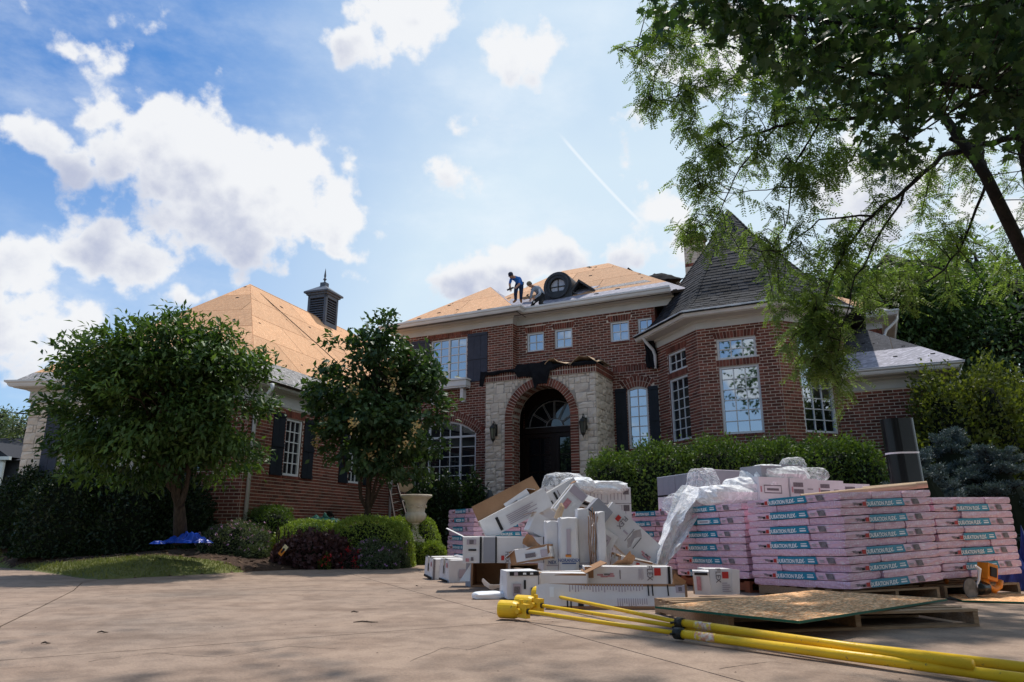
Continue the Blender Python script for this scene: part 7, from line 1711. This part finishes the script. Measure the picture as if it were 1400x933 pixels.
for pts, D_, r0_ in (([(1700, 760), (1640, 420), (1560, 200), (1450, 60), (1350, -40), (1230, -120)], 6.3, .16), ([(1450, 60), (1350, 50), (1240, 40), (1130, 30), (1010, 10)], 6.0, .035), ([(1560, 200), (1450, 150), (1350, 120), (1240, 110), (1140, 90)], 6.1, .035), ([(1350, 120), (1290, 160), (1230, 200)], 5.9, .014), ([(1350, -40), (1200, -70), (1060, -60), (960, -20)], 5.8, .03)):
    q = [pix(px_, py_, D_) for px_, py_ in pts]; m = len(q); b.tube([p - offm for p in q], [r0_ * (1 - .75 * i / (m - 1)) for i in range(m)], 8); 
    for i in range(m - 1):
        for k in range(5): mbr.append(q[i].lerp(q[i + 1], k / 5))
LV = []
mbr = [p for p in mbr if p.z > 2.2]
for (cx, cy), (rx, ry), ncl_, (d0, d1) in MR:
    for k in range(ncl_):
        a = rs.uniform(0, 6.28); r_ = math.sqrt(rs.random()); e = pix(cx + rx * r_ * math.cos(a), cy + ry * r_ * math.sin(a), rs.uniform(d0, d1)); s = min(mbr, key=lambda q: (q - e).length + rs.uniform(0, .3))
        if (s - e).length > .9: s = e + (s - e).normalized() * .7
        b.tube([s - offm, s.lerp(e, .5) - offm + Vector((0, 0, .04)), e - offm], [.007, .005, .003], 4)
        for j in range(15): LV.append((e + Vector((rs.normal() * .13, rs.normal() * .13, rs.normal() * .09)), rs.uniform(0, 6.28), rs.uniform(-.9, .2), rs.normal() * .35, rs.uniform(.075, .125)))
b.build('branches', K['barkd'], map_, XM, smooth=True)
def inframe(p):
    q = p - Vector((0, 0, CAM_Z)); d = q.y * math.cos(TILT) + q.z * math.sin(TILT); u = -q.y * math.sin(TILT) + q.z * math.cos(TILT); return 0 < 700 + FPX * q.x / d < 1400 and 0 < 466.5 - FPX * u / d < 933
def leafM(L): p, az_, tilt_, roll_, s = L; return T(*p) @ RZ(az_) @ RX(-.5 + tilt_) @ RY(roll_) @ Matrix.Scale(s, 4)
LV.sort(key=lambda L: (not inframe(L[0]), (L[0] - Vector((0, 0, CAM_Z))).length / L[4]))
# the largest 290 in view as leaves of their own (rotation, position and scale only)
# unseen crown added right of and above the frame, to shade stacks and driveway
for k in range(1500):
    e = Vector((rs.uniform(-4.5, 10.5), rs.uniform(-5.5, 8.0), rs.uniform(3.4, 9.0)))
    if e.x < 1.0 and (e.z < 4.6 + (1 - e.x) * .35 or e.y < -1): continue
    if inframe(e) or any(inframe(e + Vector(o)) for o in ((-.5, 0, 0), (0, 0, -.5), (0, .5, 0), (-.4, .4, -.4))) or noise.noise(e * .6) < -.22: continue
    sh_ = e - sd * (e.z / sd.z)
    if 1.1 < sh_.x < 4.3 and 4.5 < sh_.y < 8.2: continue  # gap kept in the added crown so sun reaches the strand board
    for j in range(13): LV.append((e + Vector((rs.normal() * .24, rs.normal() * .24, rs.normal() * .15)), rs.uniform(0, 6.28), rs.uniform(-.9, .2), rs.normal() * .35, rs.uniform(.13, .2)))
crown = objm('crown', bpy.data.meshes.new('crown'), map_, XM)
tv = []; 
base_v = np.array([tuple(v.co) for v in mlv[0].vertices]); base_f = [tuple(p.vertices) for p in mlv[0].polygons]; tri = []
for f in base_f:
    for i in range(1, len(f) - 1): tri.append((f[0], f[i], f[i + 1]))
tri = np.array(tri); VV = []; FF_ = []; TI = []; cnt = 0
for i, Lf in enumerate(LV):
    if i < 290: objm('leaf', mlv[i % 4], map_, leafM(Lf))
    else:
        M_ = np.array(leafM(Lf)); v = base_v @ M_[:3, :3].T + M_[:3, 3]; VV.append(v - np.array(mb)); FF_.append(tri + cnt); cnt += len(v); TI.append(np.full(len(v), rs.uniform(.1, 1)))
cm = npmesh('crown', np.concatenate(VV), np.concatenate(FF_), K['leafm'], np.concatenate(TI)); crown.data = cm; crown['kind'] = 'stuff'
# trees standing across the drive behind the photographer: seen in the window panes
for i, (tx, ty, tr, th_) in enumerate([(4.5, -13, 3.2, 9.5), (11, -12, 3.6, 10.5), (-9, -22, 4.0, 9.0), (17, -4, 3.5, 10), (-2.5, -24, 3.8, 8.0)]):
    zc = th_ * .56; e = [((tx, ty, zc), (tr, tr, th_ * .42)), ((tx + tr * .5, ty, zc * .8), (tr * .7, tr * .7, th_ * .3)), ((tx - tr * .5, ty + .4, zc * .85), (tr * .6, tr * .6, th_ * .3))]
    tree('shade_tree', (tx, ty, 0), [(tx, ty, 0), (tx, ty, zc * .6), (tx + .1, ty, zc), (tx, ty, zc * 1.3)], e, ['tree across the drive, mirrored in the turret window', 'tall tree across the drive, mirrored in the right turret pane', 'broad tree far behind, mirrored in the arched window', 'tall tree beside the drive, right of the stacks and out of frame', 'tree far behind, mirrored in the left wing windows'][i], 'leaf2', 'barkd', ncl=420, per=26, rc=.5, ln=.34, gap=.05, seed=80 + i, r0=.22, nb=14, aspect=.55, group='trees across the drive', gscale=.6, sub=False)
# ================================================================== URN, LADDER, SMALL GARDEN THINGS
ux, uy = at_(567, 15.75); ub = pix(567, 742, 15.75).z - .02
XU = T(ux, uy, 0); zt0 = pix(567, 676, 15.75).z; hU = zt0 - ub
t = empty('stone_urn', XU, label='cream cast stone urn on a square foot beside the boxwood', cat='urn')
b = MB(); b.box(-.26, .26, -.26, .26, gz1(ux, uy) - .05, ub + .03); b.box(-.24, .24, -.24, .24, ub + .03, ub + .10); b.build('plinth', K['urn'], t, XU)
b = MB(); b.lathe([(.22, ub + .10), (.225, ub + .13), (.20, ub + .16), (.15, ub + .20), (.105, ub + .26), (.085, ub + .33), (.08, ub + .40), (.11, ub + .42), (.115, ub + .44), (.09, ub + .46)], 28, XU); b.build('stem', K['urn'], t, I4, smooth=True)
pr = [(.09, .44), (.16, .47), (.215, .53), (.24, .60), (.235, .65), (.205, .68), (.205, .70), (.215, .78), (.235, .88), (.27, .96), (.33, 1.01), (.355, 1.03), (.36, 1.05), (.355, 1.075), (.30, 1.075), (.27, 1.03)]
k_ = hU / 1.075; b = MB(); seg = 48; V = []; n = len(pr)
for r_, z in pr:
    for i in range(seg): a = 2 * math.pi * i / seg; rr = r_ * (1 + (.035 * math.cos(a * 16) if .45 < z < .66 else 0)); V.append((rr * math.cos(a), rr * math.sin(a), ub + z * k_))
b.add(V, [(i * seg + k, i * seg + (k + 1) % seg, (i + 1) * seg + (k + 1) % seg, (i + 1) * seg + k) for i in range(n - 1) for k in range(seg)]); b.build('bowl', K['urn'], t, XU, smooth=True)
b = MB(); b.lathe([(.27, ub + 1.03 * k_), (.02, ub + 1.0 * k_)], 24); b.build('soil', K['mulch'], t, XU)
b = MB()
for a0 in range(0, 360, 60):     # swags in relief
    for s in range(9):
        a = R(a0 + s * 6 - 24); z = .84 - .05 * math.sin(math.pi * s / 8) + .01 * (s % 2); r_ = .232; b.lathe([(.001, -.018), (.016, -.008), (.016, .008), (.001, .018)], 6, XU @ T(r_ * math.cos(a), r_ * math.sin(a), ub + z * k_))
b.build('relief', K['urn'], t, I4)
# ladder leaning on the left wing
la = [pix(545, 716, 16.2), pix(551, 715, 16.4)]; lb2 = [pix(529, 652, 17.3), pix(537, 651, 17.5)]
la = [pix(541, 718, 16.3), pix(557, 712, 16.5)]; lb2 = [pix(529, 650, 17.4), pix(539, 650, 17.6)]
X = T(*la[0]); t = empty('ladder', X, label='dark ladder leaning between the flowering tree and the urn', cat='ladder'); o_ = la[0]
K['ladderm'] = material('ladder_fibreglass', (.05, .03, .025), None, .6)
for a, c in zip(la, lb2): b = MB(); b.bar(a - o_, c - o_, .03, .07); b.build('rail', K['ladderm'], t, X)
for i in range(6): b = MB(); s = (i + .5) / 6; b.tube([la[0].lerp(lb2[0], s) - o_, la[1].lerp(lb2[1], s) - o_], .012, 8); b.build('rung', K['iron'], t, X)
# curved tan panel behind the urn
g = [[tuple(pix(546 + 19 * i / 8, 659 + 10 * j / 4 + 3 * math.sin(i * .5) - (i * .1), 17.0 + .05 * i)) for i in range(9)] for j in range(5)]
felt_sheet('curved_board', g, K['tube'], None, I4, th=.02, jit=.003, seed=31, label='tan curved board resting behind the urn near the ladder', cat='board')
# wall tap box on the wing
b = MB(); X = MWr @ T(3.35, -.02, 1.12); b.box(-.05, .05, -.10, 0, -.06, .08); b.tube([(0, -.1, 0), (0, -.16, -.02), (0, -.17, -.10)], .02, 8); b.build('wall_tap', K['iron'], house, X)
# orange and white packet stuck in the bed
p = pix(387, 753, 13.3); X = T(*p) @ RZ(R(-10)) @ RY(R(38)); t = empty('plastic_packet', X, label='orange and white packet standing in the bed before the purple plant', cat='packet')
b = MB(); b.box(-.045, .045, -.008, .008, -.10, .02); b.build('lower_half', K['orangep'], t, X); b = MB(); b.box(-.045, .045, -.008, .008, .02, .11); b.build('upper_half', material('packet_cream', (.75, .62, .35), None, .5), t, X); b = MB(); b.box(-.02, .02, -.011, -.008, -.05, .05); b.build('print', K['ink'], t, X)
# ================================================================== NEIGHBOUR'S HOUSE at the far left
nx0, ny0 = at_(-10, 42); XN = T(nx0, ny0, 0) @ RZ(R(-8)); t = empty('neighbour_house', XN, label='dark grey neighbouring house with a white framed window at the far left', cat='house')
b = MB(); b.box(-9, 2.0, 0, 9, -1, 4.9); b.build('wall', K['nbrick'], t, XN)
b = MB(); b.add([(-9.4, -.4, 4.85), (2.4, -.4, 4.85), (2.4, 9.4, 4.85), (-9.4, 9.4, 4.85), (-5, 4.5, 6.9), (.6, 4.5, 6.9)], [(0, 1, 5, 4), (1, 2, 5), (2, 3, 4, 5), (3, 0, 4)]); b.build('roof', K['nroof'], t, XN)
b = MB(); b.add([(-2.6, -.9, 5.0), (.9, -.9, 5.0), (-.85, -.9, 6.0), (-2.6, 3.5, 5.0), (.9, 3.5, 5.0), (-.85, 3.5, 6.0)], [(0, 1, 2), (1, 4, 5, 2), (0, 2, 5, 3)]); b.build('gable', K['nroof'], t, XN)
b = MB(); b.box(-2.7, 1.0, -1.0, -.8, 4.82, 5.02); b.build('gutter', K['white'], t, XN)
b = MB(); x0, x1, z0, z1 = -1.9, .55, 3.2, 4.8
b.box(x0, x1, -.86, -.7, z0, z0 + .22); b.box(x0, x1, -.86, -.7, z1 - .12, z1); b.box(x1 - .35, x1, -.86, -.7, z0, z1); b.box(x0, x0 + .35, -.86, -.7, z0, z1)
for i in range(1, 3): x = x0 + .35 + (x1 - x0 - .7) * i / 3; b.box(x - .03, x + .03, -.82, -.7, z0 + .2, z1 - .1)
for i in range(1, 4): z = z0 + .2 + (z1 - z0 - .3) * i / 4; b.box(x0 + .35, x1 - .35, -.82, -.7, z - .025, z + .025)
wn = b.build('window', K['white'], t, XN); b = MB(); b.box(x0 + .3, x1 - .3, -.76, -.72, z0 + .2, z1 - .1); b.build('pane', K['glassd'], wn, XN)
# ================================================================== PEOPLE
def skinned(joints, edges, sub=2):
    names = list(joints); me = bpy.data.meshes.new('sk'); me.from_pydata([tuple(joints[k][0]) for k in names], [(names.index(a), names.index(c)) for a, c in edges], [])
    o = bpy.data.objects.new('sk', me); COL.objects.link(o); o.modifiers.new('s', 'SKIN'); sv = me.skin_vertices[0].data
    for i, k in enumerate(names): r_ = joints[k][1]; sv[i].radius = (r_, r_) if not isinstance(r_, tuple) else r_; sv[i].use_root = (i == 0)
    if sub: m = o.modifiers.new('d', 'SUBSURF'); m.levels = sub; m.render_levels = sub
    bpy.context.view_layer.update(); ev = o.evaluated_get(bpy.context.evaluated_depsgraph_get()); out = bpy.data.meshes.new_from_object(ev); bpy.data.objects.remove(o); return out
def seg_dist(p, a, c): d = c - a; t_ = max(0, min(1, (p - a).dot(d) / max(1e-9, d.length_squared))); return (p - (a + d * t_)).length
def person(label, J, cols, s, extra, group=None):
    J = {k: (v, r_ * 1.16) for k, (v, r_) in J.items()}
    """J: joint -> (Vector, radius); cols: list of (a, b, material key) deciding clothing by the nearest bone"""
    o = J['pelvis'][0].copy(); X = T(*o); t = empty('person', X, label=label, cat='person', group=group); JJ = {k: (v - o, r_) for k, (v, r_) in J.items()}
    E = [('pelvis', 'waist'), ('waist', 'chest'), ('chest', 'neck'), ('neck', 'head'), ('chest', 'shL'), ('shL', 'elL'), ('elL', 'wrL'), ('chest', 'shR'), ('shR', 'elR'), ('elR', 'wrR'), ('pelvis', 'hipL'), ('hipL', 'knL'), ('knL', 'anL'), ('anL', 'toL'), ('pelvis', 'hipR'), ('hipR', 'knR'), ('knR', 'anR'), ('anR', 'toR')]
    for sd_ in 'LR':       # palm, five fingers
        w = JJ['wr' + sd_][0]; d = (w - JJ['el' + sd_][0]).normalized(); side = d.cross(Vector((0, 1, 0))).normalized(); JJ['pa' + sd_] = (w + d * .05 * s, .022 * s); E.append(('wr' + sd_, 'pa' + sd_))
        for i in range(4):
            q = w + d * .085 * s + side * (.024 * (i - 1.5)) * s; tip = q + d * (.06 - .008 * abs(i - 1.3)) * s + Vector((0, -.018, -.01)) * s; JJ[f'f{i}{sd_}'] = (q, .0095 * s); JJ[f't{i}{sd_}'] = (tip, .007 * s); E += [('pa' + sd_, f'f{i}{sd_}'), (f'f{i}{sd_}', f't{i}{sd_}')]
        JJ['th' + sd_] = (w + d * .05 * s + side * .045 * s, .0095 * s); JJ['tt' + sd_] = (w + d * .085 * s + side * .055 * s + Vector((0, -.02, 0)) * s, .008 * s); E += [('wr' + sd_, 'th' + sd_), ('th' + sd_, 'tt' + sd_)]
    me = skinned(JJ, E); used = []; 
    bones = [(a, c, k) for a, c, k in cols]
    for k in dict.fromkeys([k for _, _, k in bones]): me.materials.append(K[k]); used.append(k)
    for p in me.polygons:
        c = p.center; best = min(bones, key=lambda q: seg_dist(c, JJ[q[0]][0], JJ[q[1]][0])); p.material_index = used.index(best[2]); p.use_smooth = True
    objm('body', me, t, X)
    extra(t, X, JJ, s); return t
def head_bits(t, X, H, fwd, up, s, cap, capn='cap'):
    """face, ears, hair and cap on the head centre H; fwd = where the face looks"""
    fwd = fwd.normalized(); side = fwd.cross(up).normalized(); up = side.cross(fwd).normalized(); M_ = X @ basis(H, side, fwd, up)
    q = MB(); q.lathe([(.003, -.12 * s), (.045 * s, -.10 * s), (.066 * s, -.05 * s), (.074 * s, .0), (.074 * s, .04 * s), (.055 * s, .085 * s), (.01, .105 * s)], 16, Matrix.Diagonal((1, 1.12, 1, 1))); q.build('head', K['skin'], t, M_, smooth=True)
    q = MB(); q.add([(-.012 * s, .082 * s, -.03 * s), (.012 * s, .082 * s, -.03 * s), (0, .108 * s, -.028 * s), (0, .080 * s, .015 * s)], [(0, 1, 2), (0, 2, 3), (1, 3, 2)]); q.build('nose', K['skin'], t, M_)
    q = MB()
    for sx in (-1, 1): q.lathe([(.001, -.007 * s), (.009 * s, 0), (.001, .007 * s)], 8, T(sx * .028 * s, .080 * s, .005 * s) @ Matrix.Diagonal((1.2, .5, 1, 1)))
    q.box(-.022 * s, .022 * s, .070 * s, .078 * s, -.062 * s, -.054 * s); q.build('eyes_and_mouth', K['ink'], t, M_)
    q = MB()
    for sx in (-1, 1): q.lathe([(.001, -.028 * s), (.014 * s, -.01 * s), (.016 * s, .012 * s), (.001, .028 * s)], 8, T(sx * .076 * s, 0, -.01 * s) @ Matrix.Diagonal((.5, 1, 1, 1)))
    q.build('ears', K['skin'], t, M_)
    q = MB(); q.lathe([(.078 * s, -.035 * s), (.083 * s, .01 * s), (.080 * s, .03 * s), (.04, .03 * s)], 16, T(0, -.012 * s, 0) @ Matrix.Diagonal((1, 1.08, 1, 1))); q.build('hair', K['ink'], t, M_, smooth=True)
    q = MB(); q.lathe([(.086 * s, .015 * s), (.088 * s, .04 * s), (.076 * s, .085 * s), (.045 * s, .112 * s), (.004, .122 * s)], 18, Matrix.Diagonal((1, 1.12, 1, 1)))
    pts = [(x * s, (.085 + y) * s) for x, y in ((-.065, 0), (-.055, .045), (-.02, .07), (.02, .07), (.055, .045), (.065, 0))]; q.prism(pts, T(0, 0, .018 * s) @ RX(R(-10)), 0, .006 * s); q.build(capn, K[cap], t, M_, smooth=False)
def dep(v): q = MH @ Vector(v) - Vector((0, 0, CAM_Z)); return q.y * math.cos(TILT) + q.z * math.sin(TILT)
D1_ = dep((-2.97, 1.35, 7.5)); s = .76
J = {'pelvis': (pix(711.5, 389, D1_ + .10), .115 * s), 'waist': (pix(710.5, 385, D1_ + .04), .115 * s), 'chest': (pix(705.5, 379.6, D1_ - .10), .135 * s), 'neck': (pix(701, 378.2, D1_ - .20), .055 * s), 'head': (pix(698.8, 377.0, D1_ - .24), .05 * s),
     'shL': (pix(699.2, 380.5, D1_ - .14), .06 * s), 'elL': (pix(696.8, 388.6, D1_ - .22), .045 * s), 'wrL': (pix(697.8, 395.0, D1_ - .30), .030 * s), 'shR': (pix(708.8, 380.6, D1_ - .06), .062 * s), 'elR': (pix(710.2, 388.4, D1_ - .20), .045 * s), 'wrR': (pix(706.2, 392.2, D1_ - .30), .030 * s),
     'hipL': (pix(706.2, 391, D1_ + .04), .095 * s), 'knL': (pix(704.8, 401.5, D1_ - .06), .068 * s), 'anL': (pix(705, 411.0, D1_ + .02), .052 * s), 'toL': (pix(701.6, 413.6, D1_ - .10), .036 * s),
     'hipR': (pix(712.8, 391, D1_ + .10), .095 * s), 'knR': (pix(712.4, 401.5, D1_ + .02), .068 * s), 'anR': (pix(712.2, 410.6, D1_ + .08), .052 * s), 'toR': (pix(712.8, 413.8, D1_ - .06), .036 * s)}
def clothes(shirt, pants, boot, sleeve_to_wrist):
    c = [('pelvis', 'hipL', pants), ('pelvis', 'hipR', pants), ('hipL', 'knL', pants), ('knL', 'anL', pants), ('hipR', 'knR', pants), ('knR', 'anR', pants), ('anL', 'toL', boot), ('anR', 'toR', boot), ('waist', 'chest', shirt), ('pelvis', 'waist', shirt), ('chest', 'shL', shirt), ('chest', 'shR', shirt), ('shL', 'elL', shirt), ('shR', 'elR', shirt), ('neck', 'head', 'skin')]
    c += [('elL', 'wrL', shirt if sleeve_to_wrist else 'skin'), ('elR', 'wrR', shirt if sleeve_to_wrist else 'skin'), ('wrL', 'paL', 'skin'), ('wrR', 'paR', 'skin')]
    for sd_ in 'LR': c += [('pa' + sd_, f't{i}{sd_}', 'skin') for i in range(4)]
    return c
def ex1(t, X, JJ, s):
    head_bits(t, X, JJ['head'][0] + Vector((-.01, -.03, .0)), Vector((-.35, -.75, -.55)), Vector((-.2, -.5, .8)), s * 1.15, 'capn')
    b = MB(); a = JJ['pelvis'][0]; b.box(-.13 * s, .14 * s, -.10 * s, .14 * s, .015, .055, X=T(*a)); b.build('tool_belt', K['blackt'], t, X)
person('roofer in a blue shirt and navy trousers bending over the roof valley', J, clothes('shirtb', 'jeans', 'boot', False), s, ex1)
w = J['wrL'][0]; b = MB(); X = T(*w); b.bar((-.10, -.04, -.06), (.10, .0, .04), .03, .05); b.bar((-.03, -.02, -.02), (.0, .02, .10), .03, .04)
b.build('nail_gun', K['blackp'], None, X, label='dark nailer held in the bending roofer\'s lower hand', cat='nail gun')
D2_ = dep((-2.45, 1.15, 7.3)); s = .76
J = {'pelvis': (pix(740.5, 403.5, D2_ + .10), .12 * s), 'waist': (pix(738, 398.5, D2_ + .06), .12 * s), 'chest': (pix(732, 394.0, D2_ - .04), .135 * s), 'neck': (pix(727.6, 391.5, D2_ - .12), .055 * s), 'head': (pix(725.0, 389.8, D2_ - .15), .05 * s),
     'shL': (pix(728.5, 396.0, D2_ - .20), .062 * s), 'elL': (pix(726.5, 402.5, D2_ - .28), .047 * s), 'wrL': (pix(725.2, 408.5, D2_ - .34), .032 * s), 'shR': (pix(735.5, 393.5, D2_ + .02), .065 * s), 'elR': (pix(738.2, 402.6, D2_ - .26), .050 * s), 'wrR': (pix(731.0, 407.6, D2_ - .34), .033 * s),
     'hipL': (pix(738.0, 406.5, D2_ - .04), .10 * s), 'knL': (pix(730.0, 413.0, D2_ - .30), .075 * s), 'anL': (pix(727.0, 419.6, D2_ - .16), .055 * s), 'toL': (pix(723.8, 421.8, D2_ - .24), .036 * s),
     'hipR': (pix(742.5, 407.0, D2_ + .10), .10 * s), 'knR': (pix(738.5, 415.0, D2_ - .26), .08 * s), 'anR': (pix(743.0, 417.6, D2_ + .02), .055 * s), 'toR': (pix(738.5, 420.2, D2_ - .06), .036 * s)}
def ex2(t, X, JJ, s):
    head_bits(t, X, JJ['head'][0] + Vector((-.02, -.02, .01)), Vector((-.65, -.35, -.65)), Vector((-.5, -.2, .8)), s * 1.12, 'camo')
    a, c = JJ['knL'][0] + Vector((.01, -.06, 0)), JJ['anL'][0] + Vector((.02, -.05, 0)); b = MB(); b.bar(a, c, .035, .02); b.build('leg_print', K['lbl'], t, X)
person('crouching roofer in a grey hoodie, black trousers and camouflage cap beside the dormer', J, clothes('shirtg', 'blackt', 'boot', True), s, ex2)
b = MB(); X = T(*J['wrL'][0]); b.bar((0, 0, -.04), (-.09, -.02, .10), .012, .02); b.bar((-.12, -.02, .08), (-.06, -.02, .13), .03, .03); b.build('hammer', K['iron'], None, X, label='hammer in the crouching roofer\'s hand', cat='hammer')
# contact shadow catcher is the roof itself; a bright sawn plank between the two men
b = MB(); b.bar(MH @ Vector((-2.95, 1.75, 7.80)), MH @ Vector((-2.45, 1.7, 7.80)), .10, .06); b.build('timber_block', K['wood'], None, I4, label='yellow timber block on the roof between the two roofers', cat='timber')
# pale underlayment patch below the valley and around the dormer
def roof_patch(pts, lab, mat='under'):
    q = MB(); V = []
    for (u, v) in pts: V.append((u, v, EZ + pit * (v - f0) + .022))
    q.add([tuple(p) for p in V] + [(p[0], p[1], p[2] - .012) for p in V], [tuple(range(len(V))), tuple(range(len(V), 2 * len(V)))[::-1]] + [(i, (i + 1) % len(V), len(V) + (i + 1) % len(V), len(V) + i) for i in range(len(V))])
    return q.build('underlayment_patch', K[mat], house, MH)
roof_patch([(-3.05, 1.02), (-2.2, 1.02), (-2.3, 1.7), (-2.9, 2.0), (-3.6, 2.2), (-3.5, 1.6)], ''); roof_patch([(-2.25, 1.7), (-1.0, 1.75), (-.5, 2.15), (-1.0, 2.2), (-2.3, 2.2)], '')
roof_patch([(-.9, 1.02 + .83), (2.0 - .84, 1.85), (.9, 2.05), (-.4, 2.0)], '', 'dust')
